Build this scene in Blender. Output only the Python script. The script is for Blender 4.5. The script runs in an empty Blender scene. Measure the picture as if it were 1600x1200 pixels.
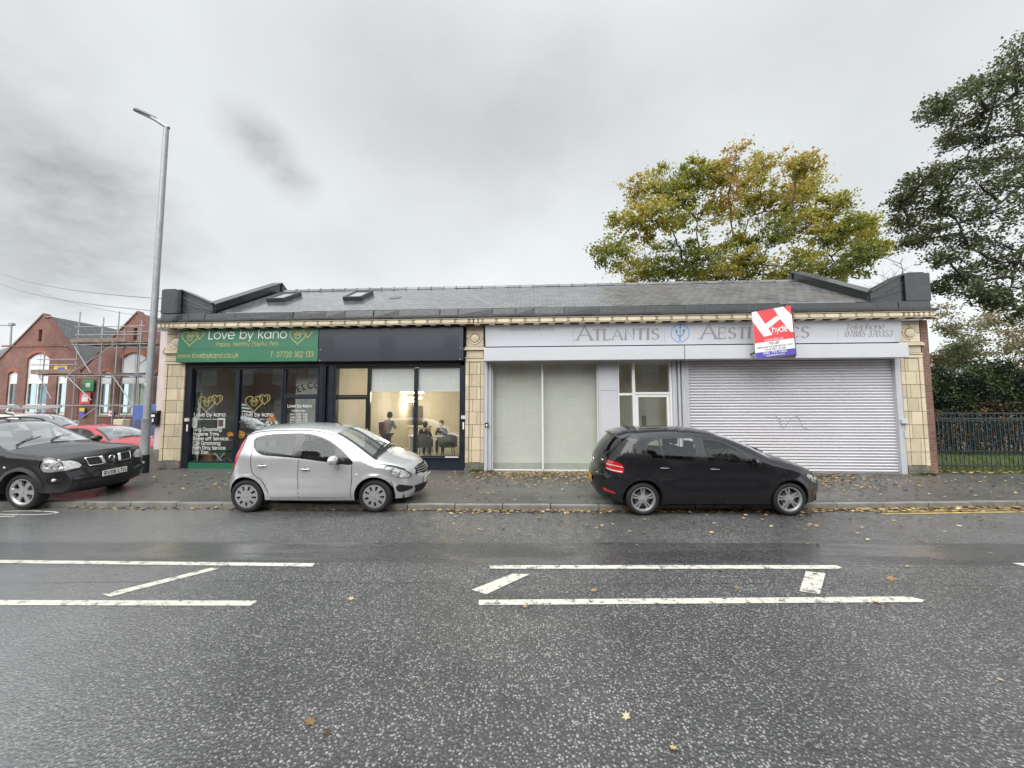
import bpy, bmesh, math, random
import numpy as np
from mathutils import Vector, Matrix
from mathutils.geometry import delaunay_2d_cdt
PI = math.pi; rad = math.radians
random.seed(7)
scene = bpy.context.scene
COL = scene.collection

# ---------------------------------------------------------------- camera
cam_d = bpy.data.cameras.new('camera'); cam = bpy.data.objects.new('camera', cam_d); COL.objects.link(cam)
cam_d.sensor_width = 36; cam_d.lens = 13.5; cam_d.clip_start = 0.05; cam_d.clip_end = 3000
CAMP = Vector((0, 0, 1.86))
yaw, pit, rol = rad(3.33), rad(3.96), rad(0.09)
Fv = Vector((-math.sin(yaw)*math.cos(pit), math.cos(yaw)*math.cos(pit), math.sin(pit)))
R0 = Vector((math.cos(yaw), math.sin(yaw), 0)); U0 = R0.cross(Fv)
Rv = R0*math.cos(rol) - U0*math.sin(rol); Uv = U0*math.cos(rol) + R0*math.sin(rol)
cam.matrix_world = Matrix(((Rv.x, Uv.x, -Fv.x, CAMP.x), (Rv.y, Uv.y, -Fv.y, CAMP.y), (Rv.z, Uv.z, -Fv.z, CAMP.z), (0, 0, 0, 1)))
scene.camera = cam

# ---------------------------------------------------------------- world: overcast sky over a Nishita base
SUN_EL, SUN_AZ = rad(50), rad(200)          # azimuth measured clockwise from +Y
world = bpy.data.worlds.new('World'); scene.world = world; world.use_nodes = True
wn = world.node_tree.nodes; wl = world.node_tree.links; wn.clear()
def wnode(t, **k):
    n = wn.new(t)
    for a, b in k.items(): setattr(n, a, b)
    return n
def wmath(op, a, b=None, clamp=False):
    n = wnode('ShaderNodeMath', operation=op, use_clamp=clamp)
    for i, v in enumerate((a, b)):
        if v is None: continue
        if isinstance(v, (int, float)): n.inputs[i].default_value = v
        else: wl.new(v, n.inputs[i])
    return n.outputs[0]
sky = wnode('ShaderNodeTexSky', sky_type='NISHITA', sun_disc=False, sun_elevation=SUN_EL, sun_rotation=SUN_AZ)
bg1 = wnode('ShaderNodeBackground'); bg1.inputs[1].default_value = 0.06; wl.new(sky.outputs[0], bg1.inputs[0])
tc = wnode('ShaderNodeTexCoord'); sep = wnode('ShaderNodeSeparateXYZ'); wl.new(tc.outputs['Generated'], sep.inputs[0])
zc = wmath('MAXIMUM', sep.outputs[2], 0.0)
den = wmath('ADD', zc, 0.32)
cx_, cy_ = wmath('DIVIDE', sep.outputs[0], den), wmath('DIVIDE', sep.outputs[1], den)
comb = wnode('ShaderNodeCombineXYZ'); wl.new(cx_, comb.inputs[0]); wl.new(cy_, comb.inputs[1])
nz = wnode('ShaderNodeTexNoise'); nz.inputs['Scale'].default_value = 1.25; nz.inputs['Detail'].default_value = 5; nz.inputs['Roughness'].default_value = 0.42; nz.inputs['Distortion'].default_value = 0.15
wl.new(comb.outputs[0], nz.inputs['Vector'])
val = wmath('SUBTRACT', nz.outputs[0], 0.5); val = wmath('MULTIPLY', val, 0.30)
# darker cloud masses in fixed directions of the sky, ragged by a finer noise
nz2 = wnode('ShaderNodeTexNoise'); nz2.inputs['Scale'].default_value = 4.2; nz2.inputs['Detail'].default_value = 6; nz2.inputs['Roughness'].default_value = 0.6
wl.new(comb.outputs[0], nz2.inputs['Vector'])
def cloud(direc, width, depth, rag):
    global val
    d = Vector(direc).normalized()
    dp = wnode('ShaderNodeVectorMath', operation='DOT_PRODUCT'); dp.inputs[1].default_value = d; wl.new(tc.outputs['Generated'], dp.inputs[0])
    a = wmath('SUBTRACT', dp.outputs['Value'], 1.0)                       # 0 at centre, negative away
    rg = wmath('MULTIPLY', wmath('SUBTRACT', nz2.outputs[0], 0.5), rag*width)
    a = wmath('ADD', a, rg)
    m = wmath('ADD', wmath('DIVIDE', a, width), 1.0, clamp=True)
    m = wmath('SMOOTH_MIN', m, 1.0) if False else wmath('MULTIPLY', m, m)
    val = wmath('SUBTRACT', val, wmath('MULTIPLY', m, depth))
def dirof(px, py):
    return Fv + Rv*((px-800)/600) - Uv*((py-600)/600)
for px, py, w_, d_, r_ in ((-40, 370, .050, .19, 1.0), (190, 400, .02, .07, 1.2), (392, 208, .0030, .11, 1.6), (425, 240, .0026, .09, 1.8), (462, 285, .0020, .10, 1.8), (10, 110, .03, .08, 1.0), (780, 60, .17, .075, .7), (870, 190, .04, .025, 1.0), (540, 410, .010, .03, 1.2), (1430, 20, .06, .04, 1.0)):
    cloud(dirof(px, py), w_, d_, r_)
# overall luminance: bright band low in front, brighter zenith and back
up = wmath('MULTIPLY', wmath('POWER', zc, 10.0), 1.6)
back = wmath('MULTIPLY', wmath('MAXIMUM', wmath('MULTIPLY', sep.outputs[1], -1.0), 0.0), 0.95)
low = wmath('MULTIPLY', wmath('SUBTRACT', 0.60, zc, clamp=True), 0.30)
lum = wmath('ADD', wmath('ADD', wmath('ADD', val, 0.475), wmath('ADD', up, back)), low)
lum = wmath('MAXIMUM', lum, 0.12)
tint = wnode('ShaderNodeCombineXYZ')
wl.new(wmath('MULTIPLY', lum, 0.962), tint.inputs[0]); wl.new(wmath('MULTIPLY', lum, 1.0), tint.inputs[1]); wl.new(wmath('MULTIPLY', lum, 1.01), tint.inputs[2])
bg2 = wnode('ShaderNodeBackground'); bg2.inputs[1].default_value = 1.0; wl.new(tint.outputs[0], bg2.inputs[0])
mx = wnode('ShaderNodeMixShader'); mx.inputs[0].default_value = 0.94; wl.new(bg1.outputs[0], mx.inputs[1]); wl.new(bg2.outputs[0], mx.inputs[2])
wo = wnode('ShaderNodeOutputWorld'); wl.new(mx.outputs[0], wo.inputs[0])

sun_d = bpy.data.lights.new('sun', 'SUN'); sun = bpy.data.objects.new('sun', sun_d); COL.objects.link(sun)
sun_d.energy = 1.5; sun_d.angle = rad(55); sun_d.color = (1, .975, .94)
sv = Vector((math.sin(SUN_AZ)*math.cos(SUN_EL), math.cos(SUN_AZ)*math.cos(SUN_EL), math.sin(SUN_EL)))
sun.rotation_euler = (-sv).to_track_quat('-Z', 'Y').to_euler()

scene.view_settings.view_transform = 'Standard'; scene.view_settings.look = 'None'
scene.view_settings.exposure = 0.78; scene.view_settings.gamma = 1.0
scene.view_settings.use_curve_mapping = False
scene.render.engine = 'CYCLES'
try:
    scene.cycles.max_bounces = 8; scene.cycles.transparent_max_bounces = 24; scene.cycles.use_denoising = True
    scene.cycles.caustics_reflective = False; scene.cycles.caustics_refractive = False
except Exception: pass

# ---------------------------------------------------------------- materials
class NT:
    def __init__(s, name):
        s.m = bpy.data.materials.new(name); s.m.use_nodes = True
        s.t = s.m.node_tree; s.n = s.t.nodes; s.l = s.t.links
        s.bsdf = s.n['Principled BSDF']; s.out = s.n['Material Output']
        s.tc = s.n.new('ShaderNodeTexCoord'); s.co = s.tc.outputs['Object']
    def node(s, t, **k):
        n = s.n.new(t)
        for a, b in k.items(): setattr(n, a, b)
        return n
    def math(s, op, a, b=None, clamp=False):
        n = s.node('ShaderNodeMath', operation=op, use_clamp=clamp)
        for i, v in enumerate((a, b)):
            if v is None: continue
            if isinstance(v, (int, float)): n.inputs[i].default_value = v
            else: s.l.new(v, n.inputs[i])
        return n.outputs[0]
    def scale(s, v, src=None):
        n = s.node('ShaderNodeMapping'); n.inputs['Scale'].default_value = v if hasattr(v, '__len__') else (v,)*3
        s.l.new(src or s.co, n.inputs[0]); return n.outputs[0]
    def noise(s, sc, det=3, rough=.55, vec=None, dist=0):
        n = s.node('ShaderNodeTexNoise'); n.inputs['Detail'].default_value = det; n.inputs['Roughness'].default_value = rough; n.inputs['Distortion'].default_value = dist
        s.l.new(s.scale(sc, vec), n.inputs['Vector']); n.inputs['Scale'].default_value = 1; return n.outputs[0]
    def vor(s, sc, feature='F1', out='Distance', vec=None, rand=1):
        n = s.node('ShaderNodeTexVoronoi', feature=feature); n.inputs['Scale'].default_value = 1; n.inputs['Randomness'].default_value = rand
        s.l.new(s.scale(sc, vec), n.inputs['Vector']); return n.outputs[out]
    def ramp(s, f, stops):
        n = s.node('ShaderNodeValToRGB'); e = n.color_ramp.elements
        while len(e) < len(stops): e.new(.5)
        for q, (p, c) in zip(e, stops): q.position = p; q.color = (*c, 1) if hasattr(c, '__len__') else (c, c, c, 1)
        s.l.new(f, n.inputs[0]); return n.outputs[0]
    def mix(s, f, a, b, mode='MIX'):
        n = s.node('ShaderNodeMix', data_type='RGBA', blend_type=mode)
        for i, v in ((0, f), (6, a), (7, b)):
            if isinstance(v, (int, float)): n.inputs[i].default_value = v if i == 0 else (v, v, v, 1)
            elif isinstance(v, tuple): n.inputs[i].default_value = tuple(v) + (1,)
            else: s.l.new(v, n.inputs[i])
        return n.outputs[2]
    def set(s, key, v):
        i = s.bsdf.inputs[key]
        if isinstance(v, (int, float)): i.default_value = v
        elif isinstance(v, tuple): i.default_value = tuple(v) + (1,) if len(v) == 3 else v
        else: s.l.new(v, i)
    def bump(s, h, st=.3, dist=.01, prev=None, key='Normal'):
        n = s.node('ShaderNodeBump'); n.inputs['Strength'].default_value = st; n.inputs['Distance'].default_value = dist
        s.l.new(h, n.inputs['Height'])
        if prev: s.l.new(prev, n.inputs['Normal'])
        if key: s.l.new(n.outputs[0], s.bsdf.inputs[key])
        return n.outputs[0]
    def attr(s, name, out='Fac'):
        n = s.node('ShaderNodeAttribute', attribute_name=name); return n.outputs[out]

def M(name, col, rough=.6, metal=0, var=.12, vs=3., bump=0, bs=40, coat=0, dirt=None, tint=0, spec=.5):
    """plain surface: base colour with soft mottling (var), optional bump, clear coat, dirt colour, per-face tint"""
    s = NT(name); c = tuple(col)
    n1 = s.noise(vs, 4); 
    hi = tuple(min(1, v*(1+var)) for v in c); lo = tuple(v*(1-var) for v in c)
    base = s.ramp(n1, [(.3, lo), (.7, hi)])
    if tint:
        f = s.math('ADD', s.math('MULTIPLY', s.math('SUBTRACT', s.attr('tint'), .5), tint*2), 1.0)
        cb = s.node('ShaderNodeCombineXYZ')
        for i in range(3): s.l.new(f, cb.inputs[i])
        base = s.mix(1.0, base, cb.outputs[0], 'MULTIPLY')
    if dirt:
        dcol, amt, dsc = dirt
        d = s.noise(dsc, 6, .7); d = s.math('MULTIPLY', s.math('SUBTRACT', d, 1-amt, clamp=True), 3.5, clamp=True)
        base = s.mix(d, base, dcol)
    s.set('Base Color', base)
    s.set('Roughness', s.math('ADD', s.math('MULTIPLY', s.noise(vs*2.3, 3), .16), max(.02, rough-.08)))
    s.set('Metallic', metal); s.set('Specular IOR Level', spec)
    if coat: s.set('Coat Weight', coat); s.set('Coat Roughness', .04)
    if bump: s.bump(s.noise(bs, 4), bump, .01)
    return s.m

def glass_mat(name, tint=(.85, .9, .88), refl=1.0, rough=0.0, dirt=0.0):
    s = NT(name); s.n.remove(s.bsdf)
    tr = s.node('ShaderNodeBsdfTransparent'); tr.inputs[0].default_value = tint+(1,)
    gl = s.node('ShaderNodeBsdfGlossy'); gl.inputs['Roughness'].default_value = rough; gl.inputs[0].default_value = (.95, .98, 1, 1)
    ge = s.node('ShaderNodeNewGeometry'); dt = s.node('ShaderNodeVectorMath', operation='DOT_PRODUCT'); s.l.new(ge.outputs['Incoming'], dt.inputs[0]); s.l.new(ge.outputs['Normal'], dt.inputs[1])
    sch = s.math('POWER', s.math('SUBTRACT', 1.0, s.math('ABSOLUTE', dt.outputs['Value']), clamp=True), 5.0)      # Schlick, the same from both sides of the sheet
    f = s.math('MULTIPLY', s.math('ADD', .045, s.math('MULTIPLY', sch, .9)), 1.5*refl, clamp=True)
    mx = s.node('ShaderNodeMixShader'); s.l.new(f, mx.inputs[0]); s.l.new(tr.outputs[0], mx.inputs[1]); s.l.new(gl.outputs[0], mx.inputs[2])
    last = mx.outputs[0]
    if dirt:
        df = s.node('ShaderNodeBsdfDiffuse'); df.inputs[0].default_value = (.6, .62, .6, 1)
        m2 = s.node('ShaderNodeMixShader'); s.l.new(s.math('MULTIPLY', s.noise(2.5, 5), dirt), m2.inputs[0]); s.l.new(last, m2.inputs[1]); s.l.new(df.outputs[0], m2.inputs[2]); last = m2.outputs[0]
    s.l.new(last, s.out.inputs[0]); return s.m

def emit_mat(name, col, st):
    s = NT(name); s.set('Base Color', tuple(col)); s.set('Emission Color', tuple(col)); s.set('Emission Strength', st); return s.m

def brick_mat(name, c1, c2, mortar, sx=.225, sz=.075, rough=.85, axis='xz', wet=0):
    s = NT(name)
    sp = s.node('ShaderNodeSeparateXYZ'); s.l.new(s.co, sp.inputs[0])
    cb = s.node('ShaderNodeCombineXYZ')
    s.l.new(s.math('ADD', sp.outputs[0], sp.outputs[1]) if axis == 'xy+' else sp.outputs[0 if axis[0] == 'x' else 1], cb.inputs[0]); s.l.new(sp.outputs[2], cb.inputs[1])
    b = s.node('ShaderNodeTexBrick'); s.l.new(cb.outputs[0], b.inputs['Vector'])
    b.inputs['Scale'].default_value = 1; b.inputs['Brick Width'].default_value = sx; b.inputs['Row Height'].default_value = sz
    b.inputs['Mortar Size'].default_value = sz*.13; b.inputs['Mortar Smooth'].default_value = .3; b.inputs['Bias'].default_value = 0
    b.inputs['Color1'].default_value = c1+(1,); b.inputs['Color2'].default_value = c2+(1,); b.inputs['Mortar'].default_value = mortar+(1,)
    n = s.noise(.9, 5, .65)
    k = s.ramp(n, [(.3, .72), (.7, 1.2)])
    col = s.mix(1.0, b.outputs['Color'], k, 'MULTIPLY')
    k2 = s.ramp(s.noise(9, 3), [(.3, .82), (.7, 1.15)])
    s.set('Base Color', s.mix(1.0, col, k2, 'MULTIPLY')); s.set('Roughness', rough)
    s.bump(s.math('SUBTRACT', 1.0, b.outputs['Fac']), .5, .01)
    return s.m

# ---------------------------------------------------------------- mesh builder
class MB:
    def __init__(s): s.v = []; s.f = []; s.m = []; s.t = []; s.cur = 0; s.tint = .5
    def add(s, vs, fs, tint=None):
        o = len(s.v); s.v += [tuple(p) for p in vs]
        for f in fs: s.f.append(tuple(o+i for i in f)); s.m.append(s.cur); s.t.append(s.tint if tint is None else tint)
        return s
    def box(s, x0, x1, y0, y1, z0, z1, tint=None):
        return s.add([(x0,y0,z0),(x1,y0,z0),(x1,y1,z0),(x0,y1,z0),(x0,y0,z1),(x1,y0,z1),(x1,y1,z1),(x0,y1,z1)],
                     [(0,3,2,1),(4,5,6,7),(0,1,5,4),(1,2,6,5),(2,3,7,6),(3,0,4,7)], tint)
    def hexa(s, p, tint=None):      # 4 bottom, 4 top, anticlockwise from above
        return s.add(p, [(0,3,2,1),(4,5,6,7),(0,1,5,4),(1,2,6,5),(2,3,7,6),(3,0,4,7)], tint)
    def quad(s, a, b, c, d, tint=None): return s.add([a,b,c,d], [(0,1,2,3)], tint)
    def prism(s, pts, fn0, fn1, tint=None):   # pts 2D; fn maps (u,v) to 3D front / back
        n = len(pts)
        return s.add([fn0(*p) for p in pts]+[fn1(*p) for p in pts], [tuple(range(n)), tuple(range(2*n-1, n-1, -1))]+[(i, i+n, (i+1) % n+n, (i+1) % n) for i in range(n)], tint)
    def xz(s, pts, y0, y1, tint=None): return s.prism(pts, lambda a, b: (a, y0, b), lambda a, b: (a, y1, b), tint)
    def yz(s, pts, x0, x1, tint=None): return s.prism(pts, lambda a, b: (x0, a, b), lambda a, b: (x1, a, b), tint)
    def xy(s, pts, z0, z1, tint=None): return s.prism(pts, lambda a, b: (a, b, z0), lambda a, b: (a, b, z1), tint)
    def tube(s, pts, r, n=8, cap=True, tint=None):
        P = [Vector(p) for p in pts]; rs = r if hasattr(r, '__len__') else [r]*len(P)
        vs = []; up = None
        for i, p in enumerate(P):
            d = (P[min(i+1, len(P)-1)]-P[max(i-1, 0)])
            if d.length < 1e-9: d = Vector((0, 0, 1))
            d.normalize()
            if up is None or abs(up.dot(d)) > .95: up = Vector((0, 0, 1)) if abs(d.z) < .9 else Vector((1, 0, 0))
            a = d.cross(up).normalized(); b = a.cross(d).normalized(); up = b
            for k in range(n):
                q = 2*PI*k/n; vs.append(p+(a*math.cos(q)+b*math.sin(q))*rs[i])
        fs = [(i*n+k, i*n+(k+1) % n, (i+1)*n+(k+1) % n, (i+1)*n+k) for i in range(len(P)-1) for k in range(n)]
        if cap: fs += [tuple(range(n-1, -1, -1)), tuple((len(P)-1)*n+k for k in range(n))]
        return s.add(vs, fs, tint)
    def lathe(s, prof, c=(0, 0, 0), axis='z', n=32, tint=None):   # prof: (r, h)
        vs = []
        for r, h in prof:
            for k in range(n):
                q = 2*PI*k/n; u, w = r*math.cos(q), r*math.sin(q)
                vs.append({'z': (c[0]+u, c[1]+w, c[2]+h), 'y': (c[0]+u, c[1]+h, c[2]+w), 'x': (c[0]+h, c[1]+u, c[2]+w)}[axis])
        return s.add(vs, [(i*n+k, i*n+(k+1) % n, (i+1)*n+(k+1) % n, (i+1)*n+k) for i in range(len(prof)-1) for k in range(n)], tint)
    def ball(s, c, r, n=10, tint=None):
        rx, ry, rz = r if hasattr(r, '__len__') else (r, r, r)
        vs = [(c[0], c[1], c[2]-rz)]
        for i in range(1, n):
            a = -PI/2+PI*i/n
            for k in range(2*n):
                q = PI*k/n; vs.append((c[0]+rx*math.cos(a)*math.cos(q), c[1]+ry*math.cos(a)*math.sin(q), c[2]+rz*math.sin(a)))
        vs.append((c[0], c[1], c[2]+rz)); m = 2*n; L = len(vs)-1
        fs = [(0, 1+(k+1) % m, 1+k) for k in range(m)]+[(1+i*m+k, 1+i*m+(k+1) % m, 1+(i+1)*m+(k+1) % m, 1+(i+1)*m+k) for i in range(n-2) for k in range(m)]
        fs += [(L, 1+(n-2)*m+k, 1+(n-2)*m+(k+1) % m) for k in range(m)]
        return s.add(vs, fs, tint)
    def build(s, name, mats, parent=None, smooth=False, bevel=0, fix=True, loc=None):
        me = bpy.data.meshes.new(name); me.from_pydata(s.v, [], s.f)
        for m in (mats if isinstance(mats, (list, tuple)) else [mats]): me.materials.append(m)
        me.polygons.foreach_set('material_index', s.m)
        at = me.attributes.new('tint', 'FLOAT', 'FACE'); at.data.foreach_set('value', s.t)
        if fix or bevel:
            bm = bmesh.new(); bm.from_mesh(me)
            if fix: bmesh.ops.recalc_face_normals(bm, faces=bm.faces)
            if bevel:
                ed = [e for e in bm.edges if len(e.link_faces) == 2 and e.calc_face_angle(0) > .6]
                bmesh.ops.bevel(bm, geom=ed, offset=bevel, segments=2, affect='EDGES', profile=.6, clamp_overlap=True)
            bm.to_mesh(me); bm.free()
        if smooth:
            me.polygons.foreach_set('use_smooth', [True]*len(me.polygons))
            if smooth is not True: me.set_sharp_from_angle(angle=rad(smooth))
        ob = bpy.data.objects.new(name, me); COL.objects.link(ob)
        if parent: ob.parent = parent
        if loc: ob.location = loc
        return ob

def tag(o, label=None, cat=None, group=None, kind=None):
    if label: o['label'] = label
    if cat: o['category'] = cat
    if group: o['group'] = group
    if kind: o['kind'] = kind
    return o
def thing(name, label, cat, loc=(0, 0, 0), rz=0, group=None):
    o = bpy.data.objects.new(name, None); COL.objects.link(o); o.location = loc; o.rotation_euler = (0, 0, rz); o.empty_display_size = .3
    return tag(o, label, cat, group)
def dup(o, parent=None, **k):
    c = o.copy(); COL.objects.link(c); c.parent = parent
    for ch in o.children: dup(ch, c)
    return c

# ---------------------------------------------------------------- monoline lettering (cap height 1)
def _arc(cx, cy, rx, ry, a0, a1, n=None):
    n = n or max(3, int(abs(a1-a0)/18)); return [(cx+rx*math.cos(rad(a0+(a1-a0)*i/n)), cy+ry*math.sin(rad(a0+(a1-a0)*i/n))) for i in range(n+1)]
X = .72
def _o(cx=.37, r=.35, ry=.36, cy=.36): return _arc(cx, cy, r, ry, 90, 450)
GL = {
 'a': (.80, [_o(), [(.72, X), (.72, 0)]]), 'b': (.80, [_o(.43), [(.08, 1), (.08, 0)]]), 'c': (.68, [_arc(.38, .36, .35, .36, 42, 318)]),
 'd': (.80, [_o(), [(.72, 1), (.72, 0)]]), 'e': (.76, [[(.03, .37), (.72, .37)]+_arc(.38, .36, .35, .36, 2, 318)]), 'f': (.42, [_arc(.33, .78, .17, .22, 70, 180)+[(.16, 0)], [(.0, .68), (.38, .68)]]),
 'g': (.80, [_o(), [(.72, X), (.72, .0)]+_arc(.38, -.0, .34, .28, 0, -150)]), 'h': (.72, [[(.08, 1), (.08, 0)], [(.08, .38)]+_arc(.36, .42, .28, .30, 180, 0)+[(.64, 0)]]),
 'i': (.24, [[(.12, .7), (.12, 0)], [(.12, .9), (.12, .98)]]), 'k': (.62, [[(.08, 1), (.08, 0)], [(.54, .7), (.08, .33)], [(.24, .45), (.60, 0)]]), 'l': (.24, [[(.12, 1), (.12, 0)]]),
 'm': (1.08, [[(.08, .7), (.08, 0)], [(.08, .4)]+_arc(.31, .44, .23, .28, 180, 0)+[(.54, 0)], [(.54, .4)]+_arc(.77, .44, .23, .28, 180, 0)+[(1., 0)]]),
 'n': (.72, [[(.08, .7), (.08, 0)], [(.08, .38)]+_arc(.36, .42, .28, .30, 180, 0)+[(.64, 0)]]), 'o': (.76, [_o(.38)]), 'p': (.80, [_o(.43), [(.08, .7), (.08, -.3)]]), 'r': (.42, [[(.08, .7), (.08, 0)], [(.08, .38)]+_arc(.30, .44, .22, .27, 180, 70)]),
 's': (.5, [_arc(.24, .53, .17, .18, 30, 230)+[(.34, .33)]+_arc(.24, .18, .2, .18, 40, -150)]), 't': (.36, [[(.18, .95), (.18, 0)], [(.0, .68), (.36, .68)]]), 'u': (.72, [[(.08, .7), (.08, .3)]+_arc(.36, .30, .28, .30, 180, 360)+[(.64, .7)]]),
 'v': (.62, [[(.02, .7), (.31, 0), (.60, .7)]]), 'w': (.96, [[(.02, .7), (.25, 0), (.48, .7), (.71, 0), (.94, .7)]]), 'y': (.62, [[(.02, .7), (.32, 0)], [(.60, .7), (.20, -.3)]]), 'x': (.6, [[(.04, .7), (.56, 0)], [(.56, .7), (.04, 0)]]), 'j': (.24, [[(.12, .7), (.12, -.28)], [(.12, .9), (.12, .98)]]),
 'A': (.86, [[(.02, 0), (.43, 1), (.84, 0)], [(.18, .36), (.68, .36)]]), 'B': (.66, [[(.08, 0), (.08, 1), (.34, 1)]+_arc(.36, .77, .21, .23, 90, -90)+[(.08, .54)], [(.36, .54)]+_arc(.36, .27, .26, .27, 90, -90)+[(.08, 0)]]),
 'C': (.90, [_arc(.5, .5, .46, .5, 42, 318)]), 'D': (.84, [[(.08, 0), (.08, 1), (.30, 1)]+_arc(.30, .5, .48, .5, 90, -90)+[(.08, 0)]]), 'E': (.62, [[(.56, 1), (.08, 1), (.08, 0), (.56, 0)], [(.08, .52), (.52, .52)]]),
 'F': (.56, [[(.52, 1), (.08, 1), (.08, 0)], [(.08, .52), (.48, .52)]]), 'G': (.98, [_arc(.5, .5, .46, .5, 42, 360)+[(.55, .5)]]), 'H': (.78, [[(.08, 0), (.08, 1)], [(.70, 0), (.70, 1)], [(.08, .52), (.70, .52)]]), 'I': (.26, [[(.13, 0), (.13, 1)]]),
 'K': (.70, [[(.08, 0), (.08, 1)], [(.62, 1), (.08, .45)], [(.24, .60), (.66, 0)]]), 'L': (.54, [[(.08, 1), (.08, 0), (.50, 0)]]), 'M': (.98, [[(.06, 0), (.14, 1), (.49, .1), (.84, 1), (.92, 0)]]), 'N': (.80, [[(.08, 0), (.08, 1), (.72, 0), (.72, 1)]]),
 'O': (.98, [_arc(.49, .5, .46, .5, 90, 450)]), 'P': (.62, [[(.08, 0), (.08, 1), (.32, 1)]+_arc(.32, .74, .24, .26, 90, -90)+[(.08, .48)]]), 'Q': (.98, [_arc(.49, .5, .46, .5, 90, 450), [(.55, .3), (.9, -.05)]]), 'R': (.66, [[(.08, 0), (.08, 1), (.32, 1)]+_arc(.32, .74, .24, .26, 90, -90)+[(.08, .48)], [(.3, .48), (.62, 0)]]),
 'S': (.60, [_arc(.30, .75, .22, .25, 30, 225)+[(.42, .47)]+_arc(.29, .25, .25, .25, 45, -150)]), 'T': (.60, [[(.02, 1), (.58, 1)], [(.30, 1), (.30, 0)]]), 'U': (.74, [[(.08, 1), (.08, .3)]+_arc(.37, .30, .29, .30, 180, 360)+[(.66, 1)]]), 'V': (.80, [[(.02, 1), (.40, 0), (.78, 1)]]),
 'W': (1.1, [[(.02, 1), (.28, 0), (.55, 1), (.82, 0), (1.08, 1)]]), 'Y': (.72, [[(.02, 1), (.36, .48), (.70, 1)], [(.36, .48), (.36, 0)]]), 'J': (.5, [[(.4, 1), (.4, .25)]+_arc(.22, .22, .18, .22, 0, -150)]),
 '0': (.66, [_arc(.33, .5, .27, .5, 90, 450)]), '1': (.42, [[(.08, .82), (.26, 1), (.26, 0)]]), '2': (.64, [_arc(.32, .72, .24, .28, 160, -40)+[(.06, 0), (.60, 0)]]), '3': (.62, [_arc(.30, .76, .22, .24, 150, -80), _arc(.30, .27, .26, .27, 85, -160)]),
 '4': (.66, [[(.46, 0), (.46, 1), (.04, .26), (.62, .26)]]), '5': (.62, [[(.54, 1), (.18, 1), (.12, .56)]+_arc(.30, .31, .27, .31, 110, -150)]), '6': (.64, [[(.40, 1), (.10, .45)], _arc(.32, .29, .26, .29, 90, 450)]), '7': (.58, [[(.04, 1), (.56, 1), (.18, 0)]]),
 '8': (.64, [_arc(.32, .76, .20, .24, 90, 450), _arc(.32, .26, .26, .26, 90, 450)]), '9': (.64, [_arc(.32, .71, .26, .29, 90, 450), [(.56, .58), (.24, 0)]]),
 '.': (.22, [[(.11, .0), (.11, .08)]]), ',': (.22, [[(.12, .06), (.06, -.12)]]), ':': (.24, [[(.12, .0), (.12, .09)], [(.12, .55), (.12, .64)]]), '-': (.44, [[(.06, .38), (.38, .38)]]), '/': (.5, [[(.02, -.05), (.46, 1)]]), '|': (.3, [[(.15, -.1), (.15, 1)]]), ' ': (.34, [])}
def lettering(text, size, w=.09, serif=False, gap=.10, slant=0, width=None):
    """returns (list of quads/polys in 2D, total width); baseline at 0, x from 0"""
    quads = []; x = 0
    for chp in text:
        g = GL.get(chp)
        if g is None: g = GL[' ']
        adv, strokes = g
        for st in strokes:
            P = [Vector(p) for p in st]; n = len(P)
            closed = n > 3 and (P[0]-P[-1]).length < 1e-3
            off = []
            for i in range(n):
                a = P[i-1] if i else (P[-2] if closed else None); b = P[i+1] if i < n-1 else (P[1] if closed else None)
                d1 = (P[i]-a).normalized() if a is not None else None; d2 = (b-P[i]).normalized() if b is not None else None
                if d1 is None: d1 = d2
                if d2 is None: d2 = d1
                t = d1+d2; t = t.normalized() if t.length > 1e-6 else d1
                nn = Vector((-t.y, t.x)); k = max(.45, nn.dot(Vector((-d1.y, d1.x))))
                ww = w
                if serif: ww = w*(.42+1.0*abs(t.y)**1.5*(1.0 if t.x*t.y <= .02 else .75 if abs(t.x) < .3 else .35))
                off.append(nn*(ww/2/k))
            for i in range(n-1):
                a, b = P[i], P[i+1]
                ea = (a-b).normalized()*(w*.25) if i == 0 and not closed else Vector((0, 0)); eb = (b-a).normalized()*(w*.25) if i == n-2 and not closed else Vector((0, 0))
                quads.append([(x+q.x, q.y) for q in (a+ea+off[i], a+ea-off[i], b+eb-off[i+1], b+eb+off[i+1])])
            if serif and not closed:
                for p, q in ((P[0], P[1]), (P[-1], P[-2])):
                    d = (q-p).normalized()
                    if abs(d.y) > .55 and (min(abs(p.y), abs(p.y-1), abs(p.y-.7)) < .03):
                        sw = w*1.25; h = w*.28; y0 = p.y if p.y < .3 else p.y-h
                        quads.append([(x+p.x-sw, y0), (x+p.x+sw, y0), (x+p.x+sw, y0+h), (x+p.x-sw, y0+h)])
                    elif abs(d.x) > .9 and (abs(p.y) < .03 or abs(p.y-1) < .03) and chp in 'LETF':
                        s_ = 1 if p.y < .5 else -1; sw = w*.3
                        quads.append([(x+p.x-sw, p.y), (x+p.x+sw, p.y), (x+p.x+sw*.6, p.y+s_*.2), (x+p.x-sw*.6, p.y+s_*.2)])
        x += adv+gap
    x -= gap
    sx = size if width is None else width/max(x, 1e-6)
    return [[(px*sx+py*slant*size, py*size) for px, py in q] for q in quads], x*sx
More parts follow.
